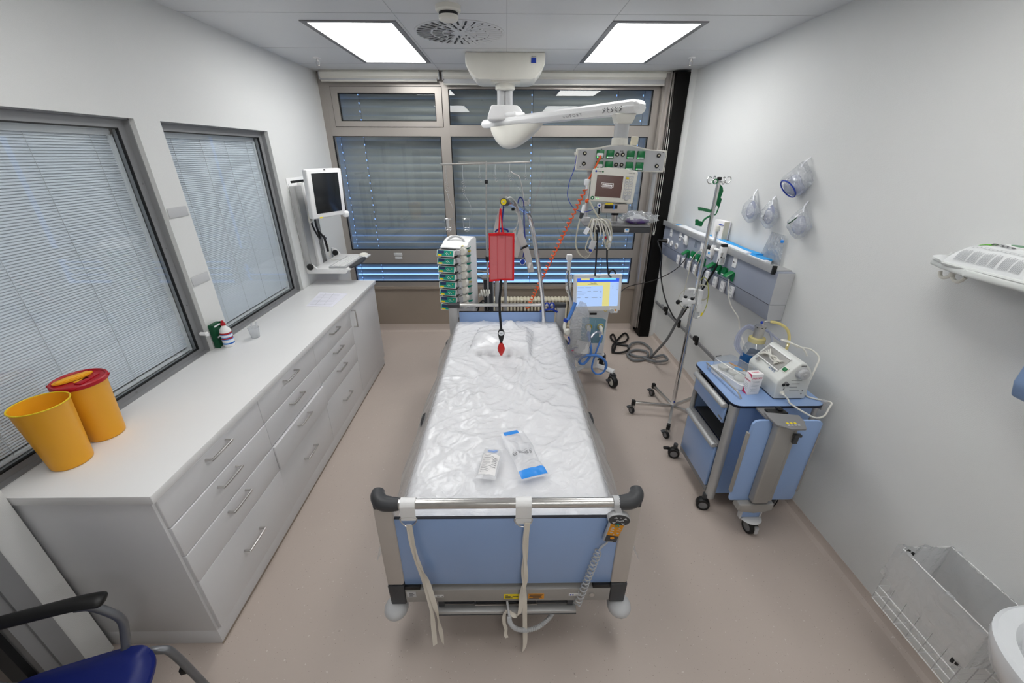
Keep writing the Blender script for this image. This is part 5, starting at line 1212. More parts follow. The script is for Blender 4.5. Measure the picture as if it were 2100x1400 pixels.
# poles and shelf
for x, zt, zb in ((-.205, 1.99, 1.63), (.265, 1.985, 1.64)):
    p0 = hp(x, .05, zt-HC.z); b = MB('light_grey'); b.lathe([(.0135, zb), (.0135, zt+.01)], (p0.x, p0.y, 0), n=18); b.lathe([(.02, zt-.01), (.02, zt+.02)], (p0.x, p0.y, 0), n=16)
    b.use('offwhite'); b.lathe([(.019, zb-.01), (.019, zb+.03)], (p0.x, p0.y, 0), n=16); b.build('pole', t)
SHZ = 1.640
b = MB('mid_grey'); b.obox((.80, 3.10, SHZ-.006), (.47, .34, .012), rotz(-.06), .004); sh = b.build('shelf', t)
b = MB('dark_grey'); b.obox((.815, 2.975, SHZ-.032), (.43, .10, .038), rotz(-.06), .003); b.build('drawer', t)
b = MB('box_white'); b.obox((.86, 2.921, SHZ-.034), (.032, .003, .026), rotz(-.06), .003); b.use('scr_cyan'); b.ms[b.i] = 'pad_blue'; b.obox((.86, 2.919, SHZ-.029), (.02, .002, .008), rotz(-.06)); b.build('drawer_badge', t)
for x_ in (.58, 1.02):
    b = MB('light_grey'); b.box(x_, x_+.05, 3.10, 3.14, 1.61, 1.67, .004); b.build('shelf_clamp', t)

# ------------------------------------------------------------------ patient monitor on the shelf
MC = V(.747, 3.00, 1.895); Rm = rot(x=math.radians(-6), y=math.radians(3), z=math.radians(-6))
def mp(x, y, z): return MC+Rm @ V(x, y, z)
mx, mz = Rm @ V(1, 0, 0), Rm @ V(0, 0, 1)
s = thing('patient_monitor', MC, 'cream patient monitor with dark brown screen on the pendant shelf', 'monitor')
b = MB('offwhite'); b.prism([(-.157, -.112), (.157, -.112), (.163, .10), (.155, .110), (.05, .124), (-.06, .124), (-.155, .112), (-.163, .10)], mp(0, -.03, 0), mx, mz, -.06, .010, 3); b.obox(mp(0, .05, 0), (.24, .06, .17), Rm, .02, 2); b.build('housing', s)
b = MB('screen_brown'); b.obox(mp(-.032, -.031, -.003), (.188, .003, .148), Rm); d_ = b.build('display', s)
b = MB('screen_text'); o3 = mp(-.045, -.034, .006)
for a_, c_ in (((-.044, -.012), (.044, -.012)), ((-.044, .012), (.044, .012)), ((-.044, -.012), (-.044, .012)), ((.044, -.012), (.044, .012))): b.tube([o3+mx*a_[0]+mz*a_[1], o3+mx*c_[0]+mz*c_[1]], .0008, 4, sm=0)
b.tube([o3+mx*-.035-mz*.02, o3+mx*.035-mz*.02], .001, 4, sm=0); b.build('text_frame', d_)
lettering('Entlassung', .017, o3, mx, mz, 'screen_text', d_)
b = MB('light_grey'); b.obox(mp(.106, -.031, -.003), (.060, .002, .155), Rm, .001); b.build('key_field', s)
for k in range(12):
    r, c_ = divmod(k, 2); b = MB('yellow' if k == 0 else 'offwhite'); b.obox(mp(.092+c_*.028, -.0335, .060-r*.0212), (.021, .004, .013), Rm, .0015)
    if k: b.use('ink_soft'); b.obox(mp(.092+c_*.028, -.0358, .060-r*.0212), (.012, .0006, .003), Rm)
    b.build('key', s)
b = MB('light_grey'); b.lathe([(.017, 0), (.017, .012), (.013, .016), (0, .016)], mp(.105, -.031, -.075), Rm @ V(0, -1, 0), n=24); b.build('rotary_knob', s)
b = MB('green'); b.lathe([(.0135, 0), (.0135, .003), (0, .003)], mp(-.141, -.031, -.088), Rm @ V(0, -1, 0), n=24); b.use('pad_white'); b.ball(mp(-.141, -.0345, -.088), (.005, .001, .006), Rm, n=8); b.build('power_key', s)
b = MB('blue'); b.lathe([(.007, 0), (.007, .001), (0, .001)], mp(-.137, -.031, .094), Rm @ V(0, -1, 0), n=20); b.use('green'); b.obox(mp(-.088, -.0315, .093), (.011, .001, .009), Rm); b.use('led'); b.obox(mp(-.112, -.0315, -.089), (.004, .001, .004), Rm); b.obox(mp(-.098, -.0315, -.089), (.004, .001, .004), Rm); b.build('marks', s)
lettering('Dräger', .011, mp(-.112, -.0315, .094), mx, mz, 'ink', s); lettering('Infinity Delta', .0085, mp(.118, -.0315, .094), mx, mz, 'ink', s)
b = MB('mid_grey'); b.ms = ['warm_grey']; b.obox(mp(.03, -.0, -.150), (.19, .09, .062), rotz(-.1), .008); b.use('black'); b.obox(mp(.0, -.047, -.143), (.095, .004, .026), rotz(-.1), .002); b.use('yellow'); b.obox(mp(-.015, -.048, -.122), (.055, .002, .010), rotz(-.1)); b.use('pad_blue'); b.ms[b.i] = 'hose_blue'; b.obox(mp(.022, -.050, -.143), (.010, .004, .03), rotz(-.1)); b.build('docking_rack', s)
b = MB('steel'); b.cyl((.80, 3.06, SHZ), (.80, 3.06, 1.70), .024, n=20); b.use('black'); b.cyl((.80, 3.06, 1.685), (.80, 3.06, 1.705), .028, n=20); b.build('stand', s)
b = MB('pad_white'); b.lathe([(.0155, 0), (.0155, .004), (0, .004)], AY(1229, 421, 2.96), (0, -1, .1), n=22); b.use('blue'); b.lathe([(.007, .004), (.007, .005), (0, .005)], AY(1229, 421, 2.96), (0, -1, .1), n=16); b.use('black'); b.cyl(AY(1229, 426, 2.965), AY(1228, 438, 2.99), .006, n=8); b.use('steel'); b.cyl(AY(1228, 437, 2.99), V(.70, 3.02, SHZ), .004, n=8)
s.scale = (.955, .955, .955)
tag(b.build('sensor_holder'), 'small round white disc with blue centre below the patient monitor', 'sensor')
# package in a clear bag on the shelf
P0 = V(.955, 3.02, SHZ)
q = thing('bagged_mask', P0, 'white and purple face mask in a clear bag on the pendant shelf', 'bag')
b = MB('pad_white'); b.grid(lambda i, j: P0+V((i-.5)*.13, (j-.5)*.12, .034+.03*math.sin(PI*i)*math.sin(PI*j)+.006*noise.noise(V(i*5, j*5, 0))), 14, 12); b.build('mask', q)
b = MB('purple'); b.ball(P0+V(-.005, -.02, .022), (.088, .058, .022)); b.build('rim', q)
b = MB('film_bag'); 
def bagball(c, r, amp, sc, seed, n=30):
    c = V(*c)
    def f(i, j):
        th = 2*PI*i; ph = PI*j; d_ = V(math.sin(ph)*math.cos(th), math.sin(ph)*math.sin(th), math.cos(ph))
        k = 1+amp*noise.noise(d_*sc+V(seed, 0, 0))+amp*.5*noise.noise(d_*sc*2.7+V(seed, 3, 0)); return c+V(d_.x*r[0]*k, d_.y*r[1]*k, d_.z*r[2]*k)
    return f
b.grid(bagball(P0+V(.01, -.01, .040), (.125, .085, .042), .35, 2.6, 3.), 32, 20); b.build('bag', q)

# ------------------------------------------------------------------ cables on the pendant
b = plug(-.150, .030, 'pad_white', 'orange'); p = hp(-.16, -.055, -.012)
e_ = AY(1204, 372, 3.06)
b.use('orange'); b.tube([p, p.lerp(e_, .5)+V(0, 0, -.01), e_], .0065, 8)
b.use('pad_white'); b.obox(e_+V(.0, 0, -.005), (.036, .03, .042), rotz(.2), .006); b.cyl(e_+V(.004, 0, -.02), e_+V(.006, 0, -.05), .014, n=12)
b.use('orange'); h1 = e_+V(-.004, 0, -.04); h2 = AY(1080, 634, 3.60)
b.tube([h1+V(.004, 0, .02), h1], .006, 8); b.tube(helix(h1, h2, .0125, 32, 12), .0052, 7, sm=0)
tag(b.build('orange_coiled_cable'), 'long orange coiled cable running from the pendant head down behind the bed', 'cable')
b = plug(-.150, -.040, 'pad_white', 'cable_white'); 
b.use('cable_white'); P = [hp(-.155, -.055, -.075), AY(1210, 372, 3.05), AY(1206, 400, 3.0), AY(1198, 425, 2.97)]
b.tube(P, .0035, 6); b.use('pad_white'); b.cyl(AY(1198, 420, 2.96), AY(1194, 437, 2.95), .012, n=12); b.use('ink'); b.ms[b.i] = 'dark_grey'; b.cyl(AY(1194, 436, 2.95), AY(1190, 448, 2.95), .017, .009, n=14)
b.use('cable_beige'); b.tube([AY(1190, 448, 2.95), AY(1184, 475, 2.94), AY(1180, 500, 2.94), AY(1187, 520, 2.93), AY(1202, 529, 2.93), AY(1212, 518, 2.93), AY(1221, 500, 2.92), AY(1222, 480, 2.92)], .0035, 6); b.tube([AY(1189, 448, 2.95), AY(1182, 480, 2.95), AY(1183, 508, 2.95), AY(1195, 527, 2.94), AY(1205, 524, 2.94)], .0035, 6)
tag(b.build('sensor_cable'), 'pale sensor cable with grey socket hanging left of the patient monitor', 'cable')
t2 = thing('ecg_cable_bundle', AY(1228, 450, 2.90), 'bundle of cream monitoring leads hung over the front of the pendant shelf', 'cable')
b = MB('cable_beige'); b.tube([AY(1208, 410, 2.95), AY(1218, 430, 2.93), AY(1228, 447, 2.90)], .006, 8); b.build('trunk_cable', t2)
ends = [(1208, 478), (1213, 490), (1216, 497), (1222, 505), (1229, 488), (1236, 500), (1243, 508), (1246, 512), (1250, 498), (1252, 486), (1224, 470), (1240, 478)]
for k, (u, v) in enumerate(ends):
    b = MB('cable_white' if k % 3 else 'cable_beige'); y = 2.90-.01*(k % 3)
    ux_ = 1228+(u-1228)*.9; b.tube([AY(1222+k*1.6, 456, y+.01), AY(1224+(u-1228)*.4, 448+(k % 3), y-.01), AY(1226+(u-1228)*.75, 455, y-.015), AY((ux_+u)/2+(3 if u > 1228 else -3), (450+v)/2+4, y-.012), AY(u, v, y)], .0038 if k % 2 else .005, 6); b.build('lead', t2)
b = MB('cable_beige'); P = [AY(1232, 448, 2.89), AY(1248, 452, 2.88), AY(1254, 470, 2.88), AY(1254, 490, 2.88), AY(1248, 510, 2.88), AY(1241, 500, 2.88), AY(1238, 478, 2.88), AY(1232, 455, 2.88)]; b.tube(P, .0048, 6); b.build('lead', t2)
b = MB('cable_beige'); P = [AY(1213, 478, 2.89), AY(1205, 495, 2.89), AY(1201, 510, 2.89), AY(1208, 518, 2.89), AY(1216, 508, 2.89)]; b.tube(P, .0048, 6); b.build('lead', t2)
for (u, v, m, w_, h_, a_) in ((1203, 473, 'pad_white', .028, .05, .45), (1215, 502, 'light_grey', .04, .065, .3), (1211, 513, 'blue', .022, .018, .3), (1245, 497, 'cable_beige', .016, .04, .1), (1251, 488, 'pad_white', .018, .032, 0), (1242, 487, 'red_plastic', .01, .02, 0), (1249, 503, 'light_grey', .022, .03, .1)):
    b = MB(m); b.obox(AY(u, v, 2.875), (w_, .016, h_), Matrix.Rotation(a_, 3, 'Y'), .004); b.build('connector', t2)
b = MB('black'); b.tube([AY(1224, 462, 3.02), AY(1224, 500, 3.10), AY(1222, 540, 3.25), AY(1220, 575, 3.42), AY(1222, 610, 3.74), AY(1230, 640, 3.80)], .007, 8); tag(b.build('mains_cable'), 'black cable dropping straight from the pendant shelf, the left one', 'cable')
b = MB('black'); b.tube([AY(1245, 462, 3.02), AY(1245, 500, 3.10), AY(1245, 535, 3.2), AY(1248, 562, 3.3), AY(1256, 568, 3.4), AY(1262, 560, 3.4), AY(1256, 553, 3.4), AY(1249, 562, 3.42), AY(1252, 590, 3.74), AY(1250, 640, 3.8)], .007, 8); tag(b.build('mains_cable'), 'black cable with a small loop dropping from the pendant shelf, the right one', 'cable')
b = MB('blue'); b.tube([hp(-.31, .02, .03), AY(1178, 345, 3.15), AY(1168, 372, 3.15), AY(1164, 402, 3.15), AY(1175, 425, 3.15), AY(1192, 434, 3.12), AY(1210, 432, 3.08), AY(1222, 425, 3.02)], .0028, 6); b.use('offwhite'); b.obox(hp(-.318, .02, .03), (.018, .02, .02), Rh, .003)
tag(b.build('earth_cable'), 'thin blue cable curving from the left end of the pendant head', 'cable')
b = MB('orange'); b.ball(AY(1203, 412, 2.98), (.012, .01, .014)); b.cyl(AY(1203, 412, 2.98), AY(1207, 408, 2.98), .008, n=10); tag(b.build('orange_clip'), 'small orange clip beside the lower left corner of the patient monitor', 'clip')
b = MB('cable_grey'); b.tube([AY(1292, 372, 3.06), AY(1292, 372, 3.06)+V(.0, 0, 0), AY(1298, 420, 3.12), AY(1290, 436, 3.12), AY(1268, 440, 3.10)], .003, 6)
bpy.data.meshes
tag(b.build('thin_cable'), 'thin grey cable behind the right side of the patient monitor', 'cable')
# ================================================================== RIGHT WALL
t = thing('bed_head_unit', (1.87, 3.5, 1.08), 'long blue grey medical supply unit with sockets along the right wall', 'supply unit')
XF = 1.757
b = MB('panel_blue'); b.prism([(0, 1.075), (.100, 1.075), (.113, 1.188), (.113, 1.405), (0, 1.405)], (1.870, 2.51, 0), (-1, 0, 0), (0, 0, 1), 2.03, .003)
b.use('dark_grey'); b.box(XF-.0012, XF, 2.512, 4.54, 1.186, 1.189)
h = b.build('housing', t)
b = MB('light_grey'); b.prism([(.002, 1.078), (.099, 1.078), (.111, 1.186), (.002, 1.186)], (1.870, 2.506, 0), (-1, 0, 0), (0, 0, 1), .004); b.build('end_cap', t)
b = MB('light_grey'); b.prism([(.002, 1.19), (.111, 1.19), (.111, 1.402), (.002, 1.402)], (1.870, 2.506, 0), (-1, 0, 0), (0, 0, 1), .004); b.build('end_cap', t)
b = MB('alu'); b.box(1.738, 1.757, 2.55, 4.56, 1.392, 1.440, .002); b.box(1.757, 1.87, 2.55, 4.54, 1.405, 1.412); b.build('top_rail', t)
b = MB('black'); b.box(1.735, 1.760, 2.535, 2.552, 1.388, 1.444, .002); b.build('rail_stop', t)
def fpt(u, v): return AX(u, v, XF)
def cr(x, y): return (1350+x*270/1575, 440+y*240/1400)
def wsock(cx, cy, w=.055, h=.085, m='white', th=.016, ink=True):
    p = fpt(*cr(cx, cy)); b = MB(m); b.box(XF-th, XF, p.y-w/2, p.y+w/2, p.z-h/2, p.z+h/2, .004)
    if ink:
        b.use('light_grey'); b.box(XF-th-.001, XF-th, p.y-w*.3, p.y+w*.3, p.z-h*.30, p.z-h*.18); b.use('ink_soft')
        for k in range(3): b.box(XF-th-.001, XF-th, p.y-w*.25, p.y+w*.25, p.z+.004+k*.009, p.z+.006+k*.009)
    return b.build('rocker_switch', t), p
for x, y in ((247, 535), (307, 570), (375, 610), (447, 655), (597, 735), (690, 805), (780, 860), (885, 920)): wsock(x, y)
def rsock(cx, cy, kind):
    p = fpt(*cr(cx, cy)); b = MB('white'); b.box(XF-.006, XF, p.y-.028, p.y+.028, p.z-.04, p.z+.04, .003); b.use('black')
    if kind: b.cyl((XF-.0065, p.y-.008, p.z), (XF-.005, p.y-.008, p.z), .006, n=12); b.cyl((XF-.0065, p.y+.010, p.z), (XF-.005, p.y+.010, p.z), .006, n=12)
    else: b.box(XF-.007, XF-.005, p.y-.012, p.y+.012, p.z-.016, p.z-.004)
    return b.build('wall_socket', t)
rsock(160, 213, 1); rsock(268, 262, 0); rsock(920, 570, 1)
p = fpt(*cr(345, 300)); b = MB('white'); b.box(XF-.02, XF, p.y-.035, p.y+.035, p.z-.045, p.z+.04, .004); b.obox((XF-.035, p.y+.01, p.z+.0), (.006, .06, .075), Matrix.Rotation(-.6, 3, 'Y'), .002); b.build('socket_with_lid', t)
p = fpt(*cr(455, 350)); b = MB('clear_lid'); b.box(XF-.006, XF, p.y-.022, p.y+.022, p.z-.035, p.z+.035, .003); b.build('label_window', t)
p = fpt(*cr(540, 385)); b = MB('white'); b.box(XF-.012, XF, p.y-.05, p.y+.035, p.z-.045, p.z+.045, .004); b.build('socket_plate', t)
p = fpt(*cr(625, 460)); b = MB('white'); b.box(XF-.012, XF, p.y-.06, p.y+.05, p.z-.035, p.z+.035, .004); b.use('pad_blue'); b.box(XF-.013, XF-.012, p.y-.01, p.y+.02, p.z-.01, p.z+.01); b.build('socket_plate', t)
for i, (x, y) in enumerate(((118, 317), (163, 342), (222, 376))):
    p = fpt(*cr(x, y)); b = MB('white'); b.lathe([(.030, 0), (.030, .010), (.022, .014), (.020, .006)], p, (-1, 0, 0), n=26, cap=False); b.use('black'); b.lathe([(.021, .004), (0, .004)], p, (-1, 0, 0), n=20, cap=False)
    b.build('gas_outlet', t)
for i, (x, y, op) in enumerate(((360, 470, 1), (425, 485, 0), (487, 520, 0), (548, 565, 0), (665, 625, 1), (735, 655, 0), (805, 685, 0), (885, 735, 1))):
    p = fpt(*cr(x, y)); b = MB('green_socket'); b.box(XF-.012, XF, p.y-.032, p.y+.032, p.z-.036, p.z+.036, .004)
    if op: b.obox((XF-.034, p.y, p.z+.016), (.006, .062, .072), Matrix.Rotation(.95, 3, 'Y'), .003); b.use('pad_white'); b.obox((XF-.052, p.y, p.z+.003), (.004, .034, .016), Matrix.Rotation(.95, 3, 'Y'))
    else: b.obox((XF-.018, p.y, p.z+.002), (.010, .058, .062), Matrix.Rotation(.12, 3, 'Y'), .003); b.use('pad_white'); b.box(XF-.026, XF-.021, p.y-.018, p.y+.014, p.z-.024, p.z-.012)
    b.build('green_socket', t)
# flow meter
t = thing('flow_meter', (1.70, 3.26, 1.38), 'white oxygen flow meter with clear tube and black knob on the supply unit', 'flow meter')
b = MB('film_bag'); b.ms = ['clear_lid']; b.lathe([(.014, 1.43), (.014, 1.545)], (1.690, 3.262, 0), n=18); b.use('light_grey'); b.lathe([(.007, 1.43), (.007, 1.54)], (1.690, 3.262, 0), n=8); b.build('tube', t)
b = MB('offwhite'); b.lathe([(.016, 1.54), (.018, 1.55), (.018, 1.575), (.012, 1.585), (0, 1.585)], (1.690, 3.262, 0), n=18); b.build('cap', t)
b = MB('white'); b.lathe([(.012, 1.35), (.018, 1.36), (.020, 1.38), (.024, 1.40), (.020, 1.425), (.015, 1.432)], (1.690, 3.262, 0), n=20); b.cyl((1.69, 3.262, 1.405), (1.70, 3.18, 1.405), .011, n=14); b.box(1.69, 1.738, 3.13, 3.175, 1.30, 1.44, .005); b.build('body', t)
b = MB('black'); b.cyl((1.685, 3.285, 1.402), (1.675, 3.345, 1.402), .017, .019, n=18); b.box(1.695, 1.735, 3.135, 3.170, 1.44, 1.462, .003); b.build('knob', t)
b = MB('steel'); b.cyl((1.69, 3.262, 1.31), (1.69, 3.262, 1.352), .009, n=12); b.cyl((1.70, 3.10, 1.33), (1.70, 3.10, 1.37), .010, n=12); b.build('outlet', t)
# things lying on the unit
t = thing('blue_pads', (1.81, 3.5, 1.412), 'stack of folded pale and bright blue incontinence pads on the supply unit', 'pads')
for k, (y0, y1, x0, x1, m, dz) in enumerate(((3.30, 4.32, 1.762, 1.85, 'pad_white', 0), (3.42, 4.30, 1.77, 1.85, 'pad_blue', .010), (3.5, 4.2, 1.762, 1.84, 'pad_white', .018), (2.86, 3.62, 1.80, 1.855, 'pad_blue', .026), (2.92, 3.60, 1.762, 1.83, 'pad_white', .020), (2.74, 3.06, 1.79, 1.85, 'pad_blue', .014), (2.70, 2.92, 1.766, 1.82, 'pad_white', .004))):
    b = MB(m); th = .012
    def f(i, j, s=0): 
        y = y0+(y1-y0)*i; x = x0+(x1-x0)*j; return V(x, y, 1.4125+dz*.8+.007*s+.008*(noise.noise(V(y*4, x*9, k*3))+.5)*s+.004*s*math.sin(PI*j)+.004*k/7)
    b.grid(lambda i, j: f(i, j, 1), 30, 5); b.grid(lambda i, j: f(i, j, 0), 30, 5)
    b.grid(lambda i, j: f(i, 0, j), 30, 1); b.grid(lambda i, j: f(0, i, j), 5, 1); b.grid(lambda i, j: f(1, i, j), 5, 1); b.grid(lambda i, j: f(i, 1, j), 30, 1)
    bmesh.ops.remove_doubles(b.bm, verts=b.bm.verts[:], dist=1e-5); b.build('folded_pad', t)
t = thing('dressing_box', (1.83, 3.46, 1.44), 'small white cardboard box with cream side standing on the supply unit', 'box')
b = MB('box_white'); b.obox((1.83, 3.47, 1.52), (.05, .15, .15), rotz(.15), .003); b.use('cream'); b.obox((1.828, 3.395, 1.52), (.048, .004, .148), rotz(.15)); b.use('blue'); b.obox((1.805, 3.44, 1.565), (.003, .06, .006), rotz(.15)); b.build('carton', t)
# black plug and hose from the far gas outlet
b = MB('black'); p = fpt(*cr(118, 317)); b.cyl(p+V(-.005, 0, 0), p+V(-.05, .03, .0), .022, .018, n=16)
b.tube([p+V(-.04, .02, 0), p+V(-.09, .06, -.01), AX(1357, 520, 1.70), AX(1355, 560, 1.72), AX(1362, 605, 1.74), AX(1376, 640, 1.74), AX(1388, 656, 1.74), AX(1400, 645, 1.70), AX(1415, 620, 1.66)], .0075, 10)
tag(b.build('gas_hose'), 'black gas hose from the far outlet sagging past the wall rail to the drip pole', 'hose')
b = MB('black'); p = AX(1478, 525, 1.705); b.use('steel'); b.cyl(AX(1481, 518, 1.70), AX(1478, 528, 1.70), .010, n=12); b.use('black')
b.tube([AX(1479, 526, 1.70), AX(1466, 552, 1.69), AX(1450, 578, 1.68), AX(1434, 602, 1.66), AX(1420, 620, 1.62), AX(1408, 632, 1.60)], .009, 10); tag(b.build('gas_hose'), 'thick black hose slanting from the flow meter down behind the drip pole', 'hose')
b = MB('black'); b.tube([AX(1412, 519, 1.72), AX(1402, 536, 1.68), AX(1380, 556, 1.55), AX(1340, 575, 1.40), AX(1290, 587, 1.22), V(1.01, 3.44, .96)], .004, 8); tag(b.build('mains_cable'), 'thin black cable stretched from a green wall socket to the ventilator', 'cable')
b = MB('cable_white'); b.tube([AX(1495, 572, 1.70), AX(1493, 600, 1.71), AX(1500, 628, 1.74), AX(1514, 652, 1.78), AX(1518, 680, 1.80), AX(1530, 715, 1.80), AX(1545, 730, 1.74)], .0048, 8); tag(b.build('mains_cable'), 'white cable hanging from the nearest green socket to the bedside cabinet', 'cable')
b = MB('black'); b.tube([AX(1462, 548, 1.70), AX(1448, 552, 1.70), AX(1441, 565, 1.69), AX(1438, 590, 1.68)], .0055, 8); tag(b.build('mains_cable'), 'short black cable from the raised green socket lid behind the drip pole', 'cable')
# crash rail with black knobs
t = thing('wall_rail', (1.84, 3.6, .45), 'dark grey bumper rail fixed low along the right wall', 'rail')
b = MB('dark_grey'); b.box(1.825, 1.842, 2.0, 4.66, .445, .475, .003); b.ms = ['mid_grey']; b.build('rail', t)
for k, y in enumerate((2.2, 3.0, 3.8, 4.5)):
    b = MB('mid_grey'); b.cyl((1.842, y, .46), (XR, y, .46), .014, n=12); b.build('spacer', t)
for l, (u, v) in (('the farthest one', (1366, 635)), ('the middle one', (1392, 661)), ('the nearest one', (1428, 696))):
    p = AX(u, v, 1.81); t = thing('rail_clamp', p, 'round black clamp knob on the low wall rail, '+l, 'clamp', 'black clamp knobs on the wall rail')
    b = MB('black'); b.lathe([(.016, 0), (.030, .006), (.030, .022), (.022, .028), (0, .028)], V(1.812, p.y, p.z+.01), (-1, 0, 0), n=20); b.build('knob', t); b = MB('black'); b.box(1.805, 1.826, p.y-.018, p.y+.018, .44, p.z+.03, .004); b.build('jaw', t)

# ------------------------------------------------------------------ drip pole with five castors
PX, PY = 1.453, 2.925; t = thing('drip_pole', (PX, PY, 0), 'chrome drip pole on a five legged castor base near the right wall', 'drip stand')
b = MB('chrome'); b.cyl((PX, PY, .09), (PX, PY, 1.08), .0175, n=18); b.build('lower_tube', t)
b = MB('chrome'); b.cyl((PX, PY, 1.06), (PX, PY, 1.945), .013, n=18); b.build('upper_tube', t)
b = MB('light_grey'); b.lathe([(.021, 1.05), (.023, 1.055), (.023, 1.085), (.018, 1.09)], (PX, PY, 0), n=20); b.build('collar', t)
b = MB('black'); b.lathe([(.015, 1.94), (.015, 1.96), (0, 1.962)], (PX, PY, 0), n=16); b.build('top_cap', t)
for a in (.05, PI+.05, PI/2, -PI/2):
    dx, dy = math.cos(a), math.sin(a); P = lambda r, z: V(PX+dx*r, PY+dy*r, 1.930+z)
    b = MB('chrome'); b.tube([P(0, 0), P(.04, .002), P(.055, -.008), P(.066, -.010), P(.078, 0), P(.084, .014), P(.079, .028), P(.068, .033), P(.056, .028)], .0036, 8); b.build('hook', t)
ftx = [AZ(1293, 835, .05), AZ(1347, 808, .05), AZ(1346, 888, .05)]
cen = V(PX, PY, .10); ang = [math.atan2((q-cen).y, (q-cen).x) for q in ftx]; a0 = ang[0]
for k in range(5):
    a = a0+k*2*PI/5; dv = V(math.cos(a), math.sin(a), 0); e = V(PX, PY, .095)+dv*.335
    b = MB('steel'); M = Matrix((dv, V(-dv.y, dv.x, 0), V(0, 0, 1))).transposed(); b.obox(V(PX, PY, .100)+dv*.17, (.32, .022, .026), M, .003); b.build('leg', t)
    b = MB('black'); b.obox(e+V(0, 0, .008), (.034, .03, .05), M, .006); b.use('steel'); b.obox(e+V(0, 0, -.03), (.03, .036, .035), M @ rotz(.8), .006); caster(b, e+V(0, 0, -.062)+V(-.012, -.012, 0), .033, .022, .3, 'mid_grey', 'black'); b.use('dark_grey'); b.obox(e+V(-.04, -.01, -.028), (.035, .03, .012), rot(y=-.4), .003); b.build('caster', t)
b = MB('blue'); b.box(PX-.008, PX+.002, PY-.0185, PY-.017, .145, .158); b.build('mark', t)
# clamp with valve block on the pole
t = thing('pole_clamp', (PX, PY, 1.1), 'white clamp block with black knobs fixed to the drip pole', 'clamp')
b = MB('white'); q = V(PX-.05, PY-.012, 1.07); b.obox(q, (.10, .035, .03), None, .008); b.obox(q+V(-.03, 0, .016), (.035, .03, .03), None, .006); b.obox(q+V(.01, 0, -.02), (.03, .03, .035), None, .006); b.build('body', t)
b = MB('black'); b.ball(q+V(-.085, -.01, .0), (.017, .012, .019)); b.cyl(q+V(-.08, -.01, 0), q+V(-.05, 0, 0), .004, n=8); b.lathe([(.012, .03), (.014, .036), (.014, .044), (0, .046)], q+V(-.03, 0, 0), n=14); b.lathe([(.012, .015), (.014, .022), (.014, .030), (0, .032)], q+V(.025, 0, 0), n=14); b.build('knob', t)
b = MB('white'); b.box(PX-.03, PX-.012, PY-.02, PY+.02, 1.13, 1.17, .004); b.cyl((PX-.03, PY-.01, 1.165), (PX-.075, PY-.015, 1.168), .010, n=12); b.box(PX+.016, PX+.048, PY-.02, PY+.02, 1.02, 1.16, .004); b.box(PX+.022, PX+.06, PY-.03, PY+.02, .985, 1.05, .004); b.build('cuff', t)
b = MB('film_bag'); b.ms = ['cup_film']; b.lathe([(.01, .93), (.018, .94), (.018, .98), (.01, .985)], (PX+.035, PY-.01, 0), n=14); b.build('drip_cup', t)
b = MB('cable_beige'); b.ms = ['cable_beige']
b.tube([(PX+.0, PY-.02, 1.24), (PX-.05, PY-.02, 1.30), AY(1441, 515, PY-.03), AY(1430, 517, PY-.03), AY(1418, 535, PY-.03), AY(1412, 560, PY-.03), AY(1405, 590, PY-.03), AY(1402, 605, PY-.03)], .0028, 6)
b.torus((PX-.035, PY+.01, 1.09), (0, 1, 0), .085, .0022, 36, 5); b.torus((PX+.05, PY, 1.14), (1, .3, 0), .06, .004, 30, 6); b.torus((PX+.056, PY, 1.14), (1, .4, 0), .055, .004, 30, 6)
tag(b.build('thin_tubing'), 'thin olive tubing coiled round the clamp on the drip pole', 'tubing')
b = MB('olive_tube'); b.tube([AY(1436, 575, 2.90), AY(1444, 568, 2.88), AY(1450, 577, 2.87), AY(1453, 600, 2.86), AY(1449, 625, 2.86), AY(1442, 642, 2.86)], .0028, 6); b.use('yellow'); b.cyl(AY(1441, 641, 2.86), AY(1437, 648, 2.86), .006, n=8); b.use('steel'); b.cyl(AY(1437, 648, 2.86), AY(1430, 651, 2.86), .004, n=8)
tag(b.build('earth_lead'), 'yellow green earth lead dangling from the drip pole clamp', 'cable')
# green goggles frame
t = thing('green_visor_frame', (PX, PY, 1.9), 'green plastic visor frame hanging from the hooks of the drip pole', 'visor frame')
b = MB('green'); y = PY-.03
b.torus(AY(1467, 372, y), (0, 1, 0), .015, .0035, 16, 6); 
def flat(pts, y0=y, th=.010): 
    o = V(0, y0, 0); b.prism([(p.x, p.z) for p in pts], o, (1, 0, 0), (0, 0, 1), -th, .0015)
G_ = lambda *a: [AY(u, v, PY+.01) for u, v in a]
flat(G_((1470, 374), (1477, 376), (1484, 384), (1485, 392), (1479, 406), (1482, 408), (1480, 416), (1474, 424), (1469, 418), (1474, 402), (1478, 390)), PY+.02); b.build('brow_arm', t)
b = MB('green'); b.tube([AY(1477, 415, PY+.015), AY(1472, 430, PY+.015), AY(1467, 440, PY+.015), AY(1462, 438, PY+.01), AY(1466, 425, PY+.015), AY(1471, 417, PY+.015)], .004, 6); b.build('side_loop', t)
b = MB('green'); q0 = AY(1432, 428, PY-.04); q1 = AY(1464, 434, PY+.02); b.ribbon([q0, q0.lerp(q1, .3)+V(0, 0, .002), q0.lerp(q1, .7), q1], (0, .6, 1), .022, .004); b.build('temple_arm', t)
b = MB('green'); q0 = AY(1430, 459, PY-.04); q1 = AY(1460, 440, PY+.02); b.tube([q0+V(.03, 0, 0), q0.lerp(q1, .5), q1], .0065, 8); b.obox(q0+V(.012, 0, .004), (.05, .02, .034), Matrix.Rotation(.25, 3, 'Y'), .005); b.obox(q0+V(-.008, 0, .02), (.018, .02, .024), None, .004); b.build('ear_piece', t)

